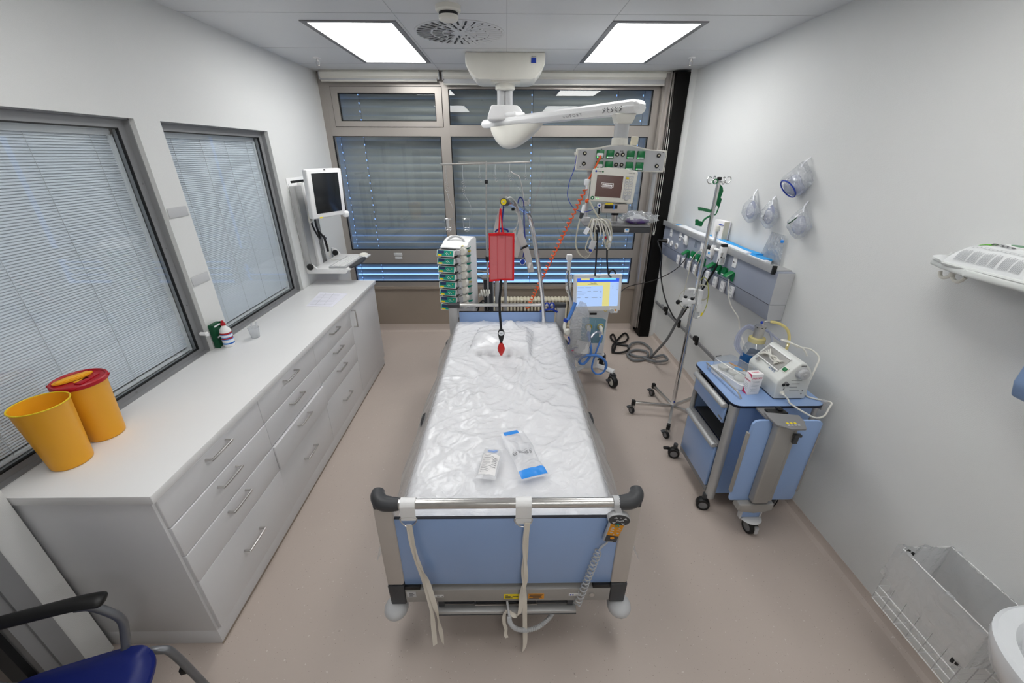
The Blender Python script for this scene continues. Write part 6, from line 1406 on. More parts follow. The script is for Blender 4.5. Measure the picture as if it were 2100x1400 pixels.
# ------------------------------------------------------------------ bags hung on the wall
def wall_bag(px_pin, px_c, rx, rz, rxd, lab, inner, nm='bagged_mask'):
    pin = AX(*px_pin, 1.868); c = AX(*px_c, 1.82)
    t = thing(nm, pin, lab, 'bag', 'bagged masks on the right wall' if nm == 'bagged_mask' else None)
    b = MB('pad_white'); m_ = c+V(0, 0, rz*.75)
    b.ribbon([pin, pin.lerp(m_, .5)+V(-.01, 0, 0), m_], (0, 1, 0), .010, .0015, sm=3); b.build('tie', t)
    b = MB('film_bag'); sd = c.y*7
    def f(i, j):
        th = 2*PI*i; v = j; zz = rz*(1-2*v)
        prof = (math.sin(PI*min(1, v*1.02))**.7)*(.35+.65*min(1, v*2.0)) if v > 0 else 0
        k = 1+.28*noise.noise(V(math.cos(th)*1.6, v*5, sd))+.12*noise.noise(V(math.cos(th)*5, v*11, sd))
        x = -abs(math.cos(th))*rxd*prof*k if math.cos(th) > 0 else .03; 
        return V(min(1.868, c.x+.0+x), c.y+math.sin(th)*rx*prof*k+(1-v)*(pin.y-c.y)*.5, c.z+zz*1.08)
    b.grid(f, 36, 26); b.build('bag', t)
    return t, c
def mask(t, c, rx, rz, m='film_bag'):
    b = MB('tube_clear'); b.grid(lambda i, j: V(c.x-.028*math.sin(PI*j*.5)+.0, c.y, c.z)+V(0, math.cos(2*PI*i)*rx*math.cos(PI*j*.5)*(1-.25*math.sin(2*PI*i)), math.sin(2*PI*i)*rz*math.cos(PI*j*.5)), 28, 8); b.build('mask', t)
    b = MB('tube_clear'); pts = [V(c.x+.002, c.y+math.cos(2*PI*k/20)*rx*(1-.25*math.sin(2*PI*k/20)), c.z+math.sin(2*PI*k/20)*rz) for k in range(20)]; b.tube(pts, .006, 8, closed=True, sm=2); b.build('mask_rim', t)
t, c = wall_bag((1663, 322), (1636, 368), .100, .095, .07, 'large clear bag with a resuscitator mask, highest on the right wall', 0)
mask(t, c+V(-.02, 0, -.03), .075, .055); b = MB('blue'); b.torus(c+V(-.045, .0, -.055), (1, 0, .8), .062, .004, 28, 6); b.build('blue_ring', t)
b = MB('tube_clear'); b.ball(c+V(-.0, -.01, -.055), (.038, .06, .04)); b.build('reservoir', t)
t, c = wall_bag((1553, 388), (1540, 430), .066, .088, .05, 'clear bagged oxygen mask, leftmost of those hung on the right wall', 0); mask(t, c, .042, .058)
t, c = wall_bag((1590, 402), (1578, 440), .066, .088, .05, 'clear bagged oxygen mask with grey elastic, second from the left on the wall', 0); mask(t, c, .040, .058)
b = MB('cable_grey'); b.torus(c+V(-.02, .0, -.02), (1, .2, .2), .022, .004, 16, 6); b.build('valve', t)
t, c = wall_bag((1658, 412), (1640, 458), .075, .088, .058, 'clear bagged mask with dark green strap, below the large bag on the wall', 0); mask(t, c+V(0, 0, -.01), .048, .052)
b = MB('green_dark'); b.tube([c+V(-.05, .03, -.005), c+V(-.055, 0, .01), c+V(-.05, -.03, .04)], .0035, 6); b.build('strap', t)
t = thing('drainage_bag', AX(1590, 480, 1.86), 'flat clear bag with blue valve leaning on the wall above the supply unit end', 'bag')
q = [AX(u, v, 1.858) for u, v in ((1583, 475), (1612, 483), (1600, 545), (1555, 532))]
b = MB('film_bag')
def fb(i, j, s): 
    p = (q[0].lerp(q[1], i)).lerp(q[3].lerp(q[2], i), j); w = math.sin(PI*i)*math.sin(PI*j); return p+V(-s*(.02*w+.010*noise.noise(V(i*5, j*6, 2))*w)-.002, 0, 0)
b.grid(lambda i, j: fb(i, j, 1), 18, 24); b.grid(lambda i, j: fb(i, j, .1), 18, 24); b.build('bag', t)
b = MB('print_blue'); b.obox(AX(1604, 495, 1.835), (.015, .02, .02), None, .004); b.build('valve', t)
b = MB('ink_soft')
for k in range(4): p = AX(1567+k*5, 533+k*1.5, 1.852); b.box(p.x-.001, p.x, p.y-.006, p.y+.006, p.z-.004, p.z+.004)
b.build('printing', t)

# ------------------------------------------------------------------ bedside cabinet
t = thing('bedside_cabinet', (1.53, 2.12, 0), 'blue and grey bedside cabinet on castors with folding table leaf', 'bedside cabinet')
NX0, NX1, NY0, NY1 = 1.285, 1.765, 1.885, 2.345
def rrect(x0, x1, y0, y1, r, n=6):
    out = []
    for cx, cy, a0 in ((x1-r, y0+r, -PI/2), (x1-r, y1-r, 0), (x0+r, y1-r, PI/2), (x0+r, y0+r, PI)):
        for k in range(n+1): a = a0+PI/2*k/n; out.append((cx+math.cos(a)*r, cy+math.sin(a)*r))
    return out
b = MB('blue_laminate'); b.prism(rrect(1.275, 1.80, 1.862, 2.395, .05), (0, 0, .812), (1, 0, 0), (0, 1, 0), .010); b.use('blue_edge'); b.prism(rrect(1.274, 1.801, 1.861, 2.396, .05), (0, 0, .806), (1, 0, 0), (0, 1, 0), .0145); b.build('top', t)
b = MB('blue_laminate'); b.box(NX0+.03, NX1-.01, NY0+.012, NY0+.026, .13, .80); b.box(NX0+.03, NX1-.01, NY1-.02, NY1, .13, .80); b.box(NX1-.025, NX1-.01, NY0+.02, NY1-.01, .13, .80); b.box(NX0+.02, NX1-.02, NY0+.02, NY1-.02, .13, .15); b.build('side_panels', t)
b = MB('dark_grey'); b.box(NX0+.03, NX1-.03, NY0+.027, NY1-.02, .500, .506); b.box(NX1-.05, NX1-.03, NY0+.03, NY1-.02, .5, .65); b.box(NX0+.03, NX1-.03, NY0+.027, NY0+.031, .50, .80); b.build('niche', t)
for x, y, r in ((NX0+.022, NY0+.02, .028), (NX0+.012, NY1-.01, .016), (NX1+.01, NY0+.02, .016), (NX1+.01, NY1-.01, .016)):
    b = MB('alu'); b.cyl((x, y, .095), (x, y, .806), r, n=24); b.build('corner_post', t)
b = MB('alu'); b.cyl((1.80, 1.89, .78), (1.80, 1.89, .835), .014, n=14); b.build('bracket_socket', t)
def front(z0, z1, nm):
    b = MB('blue_laminate'); b.box(NX0-.012, NX0+.006, NY0+.048, NY1-.028, z0, z1, .001); d = b.build(nm, t)
    b = MB('light_grey'); prof = [(math.cos(a)*.021, math.sin(a)*.021) for a in [PI*k/10 for k in range(-1, 12)]]; b.prism(prof, (NX0-.018, NY0+.045, z1), (1, 0, 0), (0, 0, 1), -(NY1-NY0-.072), .002); b.ms = ['alu']; b.build('grip', d); return d
d = front(.655, .770, 'drawer'); b = MB('black'); b.box(NX0-.002, NX0+.2, NY0+.04, NY0+.046, .66, .765); b.box(NX0-.002, NX0+.2, NY1-.024, NY1-.02, .66, .765); b.use('mid_grey'); b.box(NX0-.0135, NX0-.012, NY0+.055, NY0+.095, .672, .682); b.build('runner', d)
front(.165, .480, 'door')
b = MB('mid_grey'); b.box(NX0-.010, NX0+.02, NY0+.04, NY1-.02, .482, .505, .002); b.build('cross_rail', t)
b = MB('mid_grey'); b.box(NX0-.008, NX0+.02, NY0+.04, NY1-.02, .125, .16, .002); b.box(NX0, NX1, NY0+.03, NY1-.03, .115, .13); b.build('base_frame', t)
b = MB('steel'); b.tube([(1.325, 2.30, .822), (1.318, 2.30, .852), (1.315, 2.285, .858), (1.330, 2.0, .858), (1.334, 1.955, .856), (1.350, 1.935, .822)], .006, 10, sm=4); b.build('gallery_rail', t)
for (u, v, z, a) in ((1440, 1034, .03, .0), (1381, 930, .03, .0), (1582, 1028, .03, .9)):
    p = AZ(u, v, z); p.z = .042; b = MB('dark_grey'); b.cyl(p+V(.008, .008, .03), p+V(.008, .008, .075), .016, n=14); caster(b, p, .042, .045, a-1.9, 'mid_grey', 'black'); b.build('caster', t)
p = V(1.76, 2.33, .042); b = MB('dark_grey'); b.cyl(p+V(.008, .008, .03), p+V(.008, .008, .075), .016, n=14); caster(b, p, .042, .045, .2, 'mid_grey', 'black'); b.build('caster', t)
b = MB('black'); p = AZ(1367, 918, .06); b.obox(p, (.05, .022, .02), rot(z=-.2), .006); b.build('brake_lever', t)
# folded table leaf
b = MB('blue_laminate'); lp_ = [(1.298, .268), (1.66, .268), (1.672, .285), (1.672, .80), (1.655, .822), (1.32, .828), (1.298, .80)]
b.prism([(1.308, .265), (1.655, .265), (1.668, .275), (1.673, .29), (1.673, .81), (1.662, .822), (1.64, .828), (1.335, .832), (1.312, .826), (1.298, .805), (1.296, .28), (1.299, .268)], (0, 1.712, 0), (1, 0, 0), (0, 0, 1), -.014, .002); leaf = b.build('table_leaf', t)
b = MB('beam_grey'); b.box(1.288, 1.299, 1.708, 1.732, .33, .75, .003); b.build('edge_strip', leaf)
b = MB('beam_grey'); b.box(1.670, 1.680, 1.708, 1.732, .33, .75, .003); b.build('edge_strip', leaf)
b = MB('beam_grey'); b.prism([(1.400, .29), (1.490, .29), (1.490, .83), (1.400, .83)], (0, 1.66, 0), (1, 0, 0), (0, 0, 1), -.05, .008, 3); b.box(1.490, 1.520, 1.675, 1.71, .29, .81, .006); b.build('leg_column', t)
b = MB('mid_grey'); b.prism([(1.375, .0), (1.385, -.05), (1.445, -.085), (1.52, -.085), (1.545, -.03), (1.545, .02), (1.375, .045)], (0, 1.715, .838), (1, 0, 0), (0, 1, .12), .012, .004)
b.box(1.40, 1.53, 1.70, 1.89, .800, .812, .003); b.use('black'); b.obox((1.45, 1.775, .845), (.10, .05, .012), rot(x=-.1), .003); b.obox((1.47, 1.785, .856), (.026, .035, .014), None, .004); b.use('dark_grey'); b.box(1.488, 1.512, 1.643, 1.66, .73, .79, .004); b.box(1.484, 1.522, 1.640, 1.66, .775, .79, .003)
b.build('hinge_bracket', t)
b = MB('yellow')
for x in (1.445, 1.465, 1.485): b.obox((x, 1.672, .8455), (.012, .010, .002), rotz(.2))
b.use('pad_white')
for x in (1.443, 1.461, 1.479, 1.496): b.obox((x, 1.656, .8440), (.012, .005, .002), None)
b.build('embossed_sign', t)
b = MB('beam_grey'); b.prism([(1.345, .265), (1.50, .265), (1.545, .27), (1.545, .215), (1.50, .21), (1.44, .195), (1.36, .21), (1.335, .225)], (0, 1.675, 0), (1, 0, 0), (0, 0, 1), -.06, .008, 3); b.box(1.42, 1.50, 1.72, 1.95, .20, .24, .006); b.build('foot_bracket', t)
b = MB('blue_laminate'); b.box(1.39, 1.50, 1.70, 1.72, .14, .215, .002); b.use('light_grey'); b.lathe([(.062, 0), (.064, .005), (.052, .014), (0, .016)], (1.455, 1.715, .126), n=28, cap=False); b.box(1.382, 1.392, 1.695, 1.725, .13, .22, .003); b.box(1.498, 1.508, 1.695, 1.725, .13, .22, .003); b.build('foot', t)
b = MB('dark_grey'); p = AZ(1538, 1078, .045); p.z = .045; b.cyl(p+V(.0, .0, .02), p+V(0, 0, .08), .014, n=12); caster(b, p, .045, .05, .15, 'mid_grey', 'black'); b.use('light_grey'); b.box(p.x+.0, p.x+.022, p.y-.05, p.y-.03, .03, .08, .004); b.build('caster', t)

# things standing on the cabinet
TZ = .8222
t = thing('instrument_tray', (1.41, 2.14, TZ), 'white tray of supplies under a clear lid on the bedside cabinet', 'tray')
Rt = rotz(.27); c = V(1.425, 2.16, TZ)
def tp(x, y, z): return c+Rt @ V(x, y, 0)+V(0, 0, z)
b = MB('white'); o = rrect(-.075, .075, -.13, .13, .02)
b.prism(o, c+V(0, 0, 0), Rt @ V(1, 0, 0), Rt @ V(0, 1, 0), .036, .004); b.prism([(x*1.05, y*1.03) for x, y in o], c+V(0, 0, .034), Rt @ V(1, 0, 0), Rt @ V(0, 1, 0), .006, .002); b.build('base', t)
b = MB('clear_lid'); oo = [(x*.98, y*.98) for x, y in o]; k = len(oo)
vs = [tp(x, y, .041) for x, y in oo]+[tp(x*.96, y*.97, .098) for x, y in oo]+[tp(x*.91, y*.94, .106) for x, y in oo]; b.faces(vs, [(i, (i+1) % k, k+(i+1) % k, k+i) for i in range(k)]+[(k+i, k+(i+1) % k, 2*k+(i+1) % k, 2*k+i) for i in range(k)]+[tuple(range(2*k, 3*k))]); b.build('lid', t)
b = MB('steel'); b.tube([tp(x*.955, y*.965, .101) for x, y in oo], .0013, 5, closed=True, sm=0); b.use('dark_grey'); b.obox(tp(-.03, .128, .103), (.04, .006, .006), Rt, .001); b.build('lid_edge', t)
b = MB('offwhite'); b.lathe([(.03, 0), (.033, .018), (.030, .02), (0, .018)], tp(-.03, .07, .042), n=24, cap=False); b.lathe([(.036, 0), (.038, .014), (0, .014)], tp(-.005, .0, .042), n=24, cap=False); b.ball(tp(-.02, -.07, .045), (.045, .04, .02)); b.build('gauze_rolls', t)
b = MB('amber'); b.obox(tp(.045, .04, .06), (.012, .12, .006), Rt @ rotz(.1), .002); b.use('pad_blue'); b.cyl(tp(.02, .03, .06), tp(.035, -.01, .06), .010, n=12); b.use('white'); b.cyl(tp(.01, -.02, .06), tp(.05, -.09, .06), .006, n=10); b.cyl(tp(.03, -.03, .062), tp(.055, -.10, .062), .006, n=10); b.build('syringes', t)
# white and pink carton
t = thing('medicine_carton', (1.445, 2.01, TZ), 'upright white and pink medicine carton on the bedside cabinet', 'box')
Rc = rotz(.12); c0 = V(1.440, 2.005, TZ); w, d2, h = .072, .05, .135
def bp(x, y, z): return c0+Rc @ V(x, y, 0)+V(0, 0, z)
b = MB('box_white'); b.obox(bp(0, 0, h/2), (w, d2, h), Rc, .001); bx = b.build('carton', t)
b = MB('pink'); rx, ry = Rc @ V(1, 0, 0), Rc @ V(0, 1, 0)
b.prism([(d2/2, h*.03), (d2/2, h*.30), (.0, h*.10), (-d2/2+.001, .001), (d2/2, .001)], bp(-w/2-.0005, 0, 0), ry, V(0, 0, 1), .0004)
b.build('pink_band', bx); b = MB('pink')
b.prism([(d2/2, h*.99), (-d2/2+.004, h*.99), (-d2/2+.001, h*.80), (-.01, h*.92)], bp(-w/2-.0005, 0, 0), ry, V(0, 0, 1), .0004)
b.build('pink_band', bx)
lettering('PAROEX', .016, bp(.0, -d2/2-.0006, h*.80), rx, V(0, 0, 1), 'pink', bx); lettering('PAROEX', .013, bp(-w/2-.0008, 0, h*.66), -ry, V(0, 0, 1), 'pink', bx); lettering('PAROEX', .012, bp(0, 0, h+.0006), rx, ry, 'pink', bx)
b = MB('light_grey'); 
for k in range(9): b.obox(bp(-.004+.004*(k % 2), -d2/2-.0005, h*.66-k*.0085), (.045-.006*(k % 3), .0006, .0022), Rc)
for k in range(5): b.obox(bp(-w/2-.0005, 0, h*.5-k*.010), (.0006, .03, .002), Rc)
b.build('printing', bx)
# suction device
t = thing('suction_device', (1.61, 2.07, TZ), 'cream suction pump with green switch and round gauge on the bedside cabinet', 'suction pump')
DX0, DX1, DY0, DY1 = 1.522, 1.712, 1.925, 2.21
pf_ = [(DX0+.008, TZ+.006), (DX1, TZ+.006), (DX1, .985), (DX1-.02, 1.015), (DX1-.055, 1.054), (DX1-.085, 1.056), (DX0+.006, .945), (DX0, .925)]
b = MB('pump_grey'); b.prism(pf_, (0, DY0, 0), (1, 0, 0), (0, 0, 1), -(DY1-DY0), .007, 3); b.use('dark_grey'); b.box(DX0+.015, DX1-.01, DY0+.01, DY1-.01, TZ, TZ+.008)
hs = b.build('housing', t)
sl = V(.099, 0, .111).normalized(); sn = V(-sl.z, 0, sl.x)
def sq(a, y, lift=.002): return V(DX0+.006, 0, .945)+sl*a+V(0, y, 0)+sn*lift
b = MB('offwhite'); Ms = Matrix((sl, V(0, 1, 0), sn)).transposed()
b.ms = ['steel']; b.obox(sq(.085, DY0+.165, .003), (.085, .20, .002), Ms, .0); b.build('recess_plate', t)
b = MB('white')
for a_, w_, y_, l_ in ((.13, .008, DY0+.165, .21), (.040, .006, DY0+.165, .21)): b.obox(sq(a_, y_, .006), (w_, l_, .010), Ms, .002)
b.build('recess_lip', t)
b = MB('cable_white')
for k in range(6): b.tube([sq(.05+.012*k, DY0+.255-.006*k, .012), sq(.08, DY0+.20-.01*k, .022+.003*k), sq(.065+.014*(k % 3), DY0+.14, .018), sq(.10-.009*k, DY0+.085+.006*k, .012)], .0036, 6)
b.use('steel'); b.cyl(sq(.018, DY0+.235, .01), sq(.03, DY0+.215, .02), .009, n=12); tag(b.build('probe_cable'), 'white cable bundled in the open top of the cream suction pump', 'cable')
b = MB('offwhite'); b.obox(sq(.070, DY0+.038, .001), (.036, .036, .006), Ms, .002); b.build('switch_plate', t)
b = MB('led'); b.ms = ['green']; b.obox(sq(.070, DY0+.036, .006), (.022, .026, .008), Ms, .002); b.build('rocker_switch', t)
b = MB('ink'); b.ms = ['steel_blue']; 
lettering('ATMOS', .017, sq(.026, DY0+.10, .0015), V(0, -1, 0), sl, 'steel_blue', t)
b = MB('mid_grey'); b.obox((DX1-.068, DY0-.0005, 1.040), (.030, .002, .008), None); b.build('type_plate', t)
b = MB('light_grey'); q = V(DX1-.068, DY0, .998); b.lathe([(.036, 0), (.036, .006), (.030, .010), (.030, .026), (.026, .030), (0, .030)], q, (0, -1, 0), n=32, cap=False); b.use('alu'); b.lathe([(.012, .030), (.010, .036), (0, .036)], q, (0, -1, 0), n=18, cap=False); b.build('vacuum_knob', t)
for x, z in ((1.562, .922), (1.584, .924)):
    b = MB('black'); b.lathe([(.0085, 0), (.0085, .005), (0, .006)], (x, DY0, z), (0, -1, 0), n=16); b.build('port', t)
b = MB('mid_grey'); b.lathe([(.0085, 0), (.0085, .005), (0, .006)], (1.573, DY0, .935), (0, -1, 0), n=16); b.build('port', t)
b = MB('mid_grey')
for k, z in enumerate((.948, .926, .905, .884)): b.box(1.60+.006*(k % 2), 1.66-.008*(k % 3), DY0-.001, DY0, z, z+.003)
for x, z in ((1.572, .901), (1.571, .892), (1.682, .882), (1.680, .862)): b.ball((x, DY0-.001, z), .004, n=8)
b.build('vent_slits', t)
b = MB('offwhite'); b.lathe([(.012, 0), (.012, .01), (.006, .016), (.005, .022)], (1.568, DY0, .866), (0, -1, 0), n=16); b.build('cable_socket', t)
b = MB('cable_white'); b.tube([(1.568, DY0-.02, .866), (1.585, DY0-.035, .85), (1.592, DY0-.05, .833), (1.600, DY0-.075, .829), (1.63, DY0-.12, .818), (1.68, DY0-.145, .80), (1.74, DY0-.13, .80), (1.80, DY0-.08, .815), (1.835, DY0-.045, .828), (1.80, DY0-.02, .829), (1.765, DY0+.0, .829), (1.74, DY0+.03, .832), (1.745, DY0+.05, .88), (1.79, DY0+.09, .97), (1.815, DY0+.12, 1.03), (1.79, DY0+.17, 1.06), (1.73, DY0+.20, 1.062), (1.70, DY0+.24, 1.08), (1.66, DY0+.25, 1.085), (1.69, DY0+.20, 1.085), (1.735, DY0+.16, 1.07), (1.76, DY0+.14, 1.03)], .0048, 8, sm=8)
tag(b.build('power_cable'), 'white cable looping from the suction pump front round its right side', 'cable')
# bottle in blue holder
t = thing('suction_bottle', (1.60, 2.31, TZ), 'clear suction bottle with yellow collar and steel cap in a blue holder', 'bottle')
c = V(1.597, 2.30, TZ)
b = MB('bottle_glass'); b.lathe([(.0, .004), (.058, .004), (.062, .015), (.062, .14), (.056, .165), (.038, .19), (.034, .205)], c, n=36, cap=False); b.ms = ['clear_lid']; b.build('bottle', t)
b = MB('yellow_rim'); b.ms = ['cream']; b.lathe([(.038, .19), (.048, .194), (.050, .205), (.048, .222), (.038, .226), (.03, .226)], c, n=32, cap=False); b.ms = ['tube_yellow']; b.build('collar', t)
b = MB('steel'); b.lathe([(.030, .222), (.030, .285), (.031, .29), (.031, .305), (.0, .305)], c, n=28, cap=False); b.use('dark_grey')
for k in range(7): a = k*.9; b.obox(c+V(math.cos(a)*.031, math.sin(a)*.031, .296), (.003, .008, .006), rotz(a))
b.build('cap', t)
b = MB('steel_blue'); n = 28
vs = []; hs2 = []
for k in range(n):
    a = 2*PI*k/n; hh = .115 if math.sin(a*2.0+.5) > -.2 else .07; hs2.append(hh)
for r in (.068, .064):
    for z in (0, 1):
        for k in range(n): a = 2*PI*k/n; vs.append(c+V(math.cos(a)*r, math.sin(a)*r, hs2[k]*z))
b.faces(vs, [(k, (k+1) % n, n+(k+1) % n, n+k) for k in range(n)]+[(2*n+k, 2*n+(k+1) % n, 3*n+(k+1) % n, 3*n+k) for k in range(n)]+[(n+k, n+(k+1) % n, 3*n+(k+1) % n, 3*n+k) for k in range(n)])
b.lathe([(0, 0), (.068, 0), (.068, .004), (0, .004)], c, n=28, cap=False); b.build('holder', t)
b = MB('steel'); b.tube([c+V(.012, 0, .30), c+V(.012, 0, .325), c+V(.025, -.005, .335), c+V(.05, -.01, .335)], .005, 8); b.use('blue'); b.ball(c+V(-.0, .0, .325), (.008, .008, .010), n=8); b.build('spout', t)
b = MB('tube_yellow'); b.tube([c+V(.045, -.01, .335), c+V(.09, -.03, .33), c+V(.135, -.05, .30), c+V(.15, -.07, .25), c+V(.14, -.09, .20), c+V(.12, -.11, .165)], .0085, 10); tag(b.build('suction_hose'), 'yellowed short hose curving from the suction bottle cap to the right', 'hose')
b = MB('tube_clear'); 
for k in range(3): b.tube([c+V(.0+.008*k, .04, .27-.012*k), c+V(-.05, .05, .285-.01*k), c+V(-.105+.01*k, .04, .23), c+V(-.11+.012*k, .03, .15), c+V(-.07+.01*k, .0, .10), c+V(-.0, -.02, .085+.01*k)], .007, 8)
b.tube([c+V(.03, .03, .26), c+V(.07, .02, .26), c+V(.10, .0, .20), c+V(.09, -.01, .13)], .007, 8); b.tube([c+V(.03, .03, .27), c+V(.08, .02, .25), c+V(.12, .0, .22), c+V(.15, -.01, .20)], .007, 8)
tag(b.build('clear_tubing'), 'coiled clear bluish tubing round the suction bottle', 'tubing')

# ------------------------------------------------------------------ shelf, wipes, dispenser, basket, basin
t = thing('wall_shelf', (1.77, 1.2, 1.70), 'white rounded plastic shelf with hooks on the right wall', 'shelf')
b = MB('shelf_white'); sh_ = [(XR, .60), (1.66, .60), (1.66, 1.40), (1.675, 1.50), (1.705, 1.575), (1.75, 1.605), (1.80, 1.61), (XR, 1.66)]
b.prism(sh_, (0, 0, 1.700), (1, 0, 0), (0, 1, 0), .026, .010, 3); b.tube([(1.667, .62, 1.727), (1.667, 1.40, 1.727), (1.680, 1.50, 1.727), (1.708, 1.565, 1.727), (1.75, 1.594, 1.727), (1.80, 1.60, 1.727), (1.86, 1.645, 1.727)], .007, 8); b.build('board', t)
b = MB('offwhite'); q = V(1.735, 1.50, 1.70); b.cyl(q, q+V(0, 0, -.03), .010, n=12); b.build('hook_stem', t)
b = MB('offwhite'); b.tube([q+V(0, 0, -.028), q+V(-.005, .02, -.040), q+V(-.006, .034, -.036), q+V(-.006, .042, -.020)], .0065, 8); b.build('hook', t)
b = MB('offwhite'); b.tube([q+V(0, 0, -.028), q+V(.0, -.022, -.042), q+V(.0, -.040, -.036), q+V(.0, -.050, -.020)], .0065, 8); b.build('hook', t)
t = thing('wipes_packet', (1.76, 1.35, 1.727), 'white soft packet of wipes with green logo and lid on the wall shelf', 'packet')
WX0, WX1, WY0, WY1 = 1.672, 1.835, 1.215, 1.50; wz = 1.7275
def wp(i, j):
    y = WY1-(WY1-WY0+.0)*i; e = 1-abs(2*i-1)**5; f = math.sin(PI*min(1, max(0, j)))**.5
    x = WX0+(WX1-WX0)*j; return V(x, y, wz+.004+.078*e**.45*f**.75+.003*noise.noise(V(i*9, j*9, 5)))
b = MB('packet_white'); b.grid(wp, 40, 24); b.grid(lambda i, j: V(wp(i, j).x, wp(i, j).y, wz), 40, 24)
for yy, s in ((WY1, 1), (WY0, -1)): b.grid(lambda i, j: V(WX0+(WX1-WX0)*i, yy+s*.045*j, wz+.003+.012*j+.004*math.sin(i*9)*j), 10, 4)
pk = b.build('wrapper', t)
def wpatch(i0, i1, j0, j1, m, nm, lift=.0012):
    b = MB(m); b.grid(lambda a, c_: wp(i0+(i1-i0)*a, j0+(j1-j0)*c_)+V(-.0008, 0, lift), 12, 10); return b.build(nm, pk)
wpatch(.16, .30, .34, .56, 'led', 'green_logo').data.materials.clear(); pk.children[-1].data.materials.append(MATS['green'] if False else mat('logo_green', (96, 190, 30), .4))
b = MB('print_pale')
for k in range(48):
    i0 = .12+k*.0155
    if k in (9, 17, 25, 31, 32, 40): continue
    b.grid(lambda a, c_: wp(i0+.007*a, .004+(.10+.05*((k*7) % 5)/5)*c_)+V(-.0008, 0, .0012), 1, 6)
b.grid(lambda a, c_: wp(.13+.7*a, .250+.005*c_)+V(-.0008, 0, .0012), 20, 1); b.grid(lambda a, c_: wp(.13+.7*a, .200+.005*c_)+V(-.0008, 0, .0012), 20, 1)
for k in range(14): b.grid(lambda a, c_: wp(.17+k*.045+.012*a, .212+.025*c_)+V(-.0008, 0, .0012), 1, 2)
b.build('printing', pk)
q = wp(.40, .42); lettering('ECOLAB', .020, q+V(-.001, 0, .003), V(0, 1, 0), V(-1, 0, -.25), 'ink', pk, bold=.0006)
c = wp(.55, .62); b = MB('white'); b.prism([(x, y) for x, y in [(math.cos(a)*.034, math.sin(a)*.062) for a in [2*PI*k/36 for k in range(36)]]], V(c.x, c.y, c.z-.003), (1, 0, 0), (0, 1, 0), .008, .003); ld = b.build('lid', t)
b = MB('green'); b.ms = ['teal']; b.prism([(math.cos(a)*.022, math.sin(a)*.048) for a in [2*PI*k/36 for k in range(36)]], V(c.x, c.y, c.z+.005), (1, 0, 0), (0, 1, 0), .001); mat('lid_green', (92, 140, 104), .45); b.ms = ['lid_green']; b.build('lid_label', ld)
t = thing('soap_dispenser', (1.80, 1.0, 1.35), 'pale blue wall dispenser cut by the right edge of the picture', 'dispenser')
b = MB('dispenser_blue'); b.prism([(1.725, 1.40), (1.745, 1.345), (1.775, 1.335), (1.80, 1.35), (XR, 1.35), (XR, 1.70), (1.76, 1.70), (1.735, 1.66)], (0, .92, 0), (1, 0, 0), (0, 0, 1), -.240, .012, 3); b.build('cover', t)
b = MB('dark_grey'); b.box(1.745, 1.80, .96, 1.09, 1.328, 1.342, .003); b.build('nozzle', t)
# wire waste basket with clear bag
t = thing('waste_basket', (1.76, .97, .28), 'white wire waste basket with clear liner hooked to the right wall', 'waste basket')
bx0, bx1, by0, by1, bz0, bz1 = 1.650, 1.862, .795, 1.130, .285, .612
def loop(z, r=.0026, x0=bx0): 
    b = MB('white'); b.tube([(x0, by0, z), (x0, by1, z), (bx1, by1, z), (bx1, by0, z)], r, 6, closed=True, sm=0); b.build('wire_ring', t)
for z in (bz1, .365, .325, bz0): loop(z)
for (x, y) in [(bx0, by1-k*(by1-by0)/6) for k in range(7)]+[(bx0+k*(bx1-bx0)/3, by1) for k in (1, 2, 3)]+[(bx0+k*(bx1-bx0)/3, by0) for k in (1, 2, 3)]:
    b = MB('light_grey'); b.cyl((x, y, bz0), (x, y, bz1 if (x, y) in ((bx0, by1), (bx0, by0)) or x > bx1-.01 else .45 if y > by1-.3 else bz1), .0018, n=6); b.build('upright_wire', t)
for k in range(7): 
    y = by1-k*(by1-by0)/6; b = MB('white'); b.cyl((bx0, y, bz0), (bx1, y, bz0), .0018, n=6); b.build('floor_wire', t)
b = MB('white'); b.cyl((bx0+.07, by0, bz0), (bx0+.07, by1, bz0), .0018, n=6); b.build('floor_wire', t)
for (x, y, z) in ((bx0+.01, by1-.02, bz1), (bx0+.005, by0+.03, bz0+.11)):
    b = MB('black'); b.obox((x, y, z), (.018, .010, .012), rotz(.5), .002); b.obox((x+.012, y-.008, z-.004), (.010, .010, .016), rotz(.5), .002); b.build('clip', t)
b = MB('film_bin')
def liner(i, j):
    n4 = [(bx0, by1), (bx0, by0), (bx1, by0), (bx1, by1)]; s = i*4; k = int(s) % 4; f = s-int(s); p = V(*n4[k], 0).lerp(V(*n4[(k+1) % 4], 0), f)
    cx = V((bx0+bx1)/2, (by0+by1)/2, 0); 
    if j < .30: z = bz1-.19*(1-j/.30)+.004; sc = 1.04+.03*(1-j/.3)
    else: z = bz1+.004-(j-.30)/.70*.29; sc = .985-.20*((j-.30)/.70)**1.4
    nz = noise.noise(V(p.x*14, p.y*14, j*2))*.03+(abs(noise.noise(V(p.x*30+j*3, p.y*30, j*1.2)))-.2)*.04+noise.noise(V(p.x*80, p.y*80, j*2))*.004
    q = cx+(p-cx)*(sc+nz*1.2); q.z = z+nz*.6; q.x = min(q.x, 1.866); return q
b.grid(liner, 260, 40); b.build('liner', t, sharp=80)
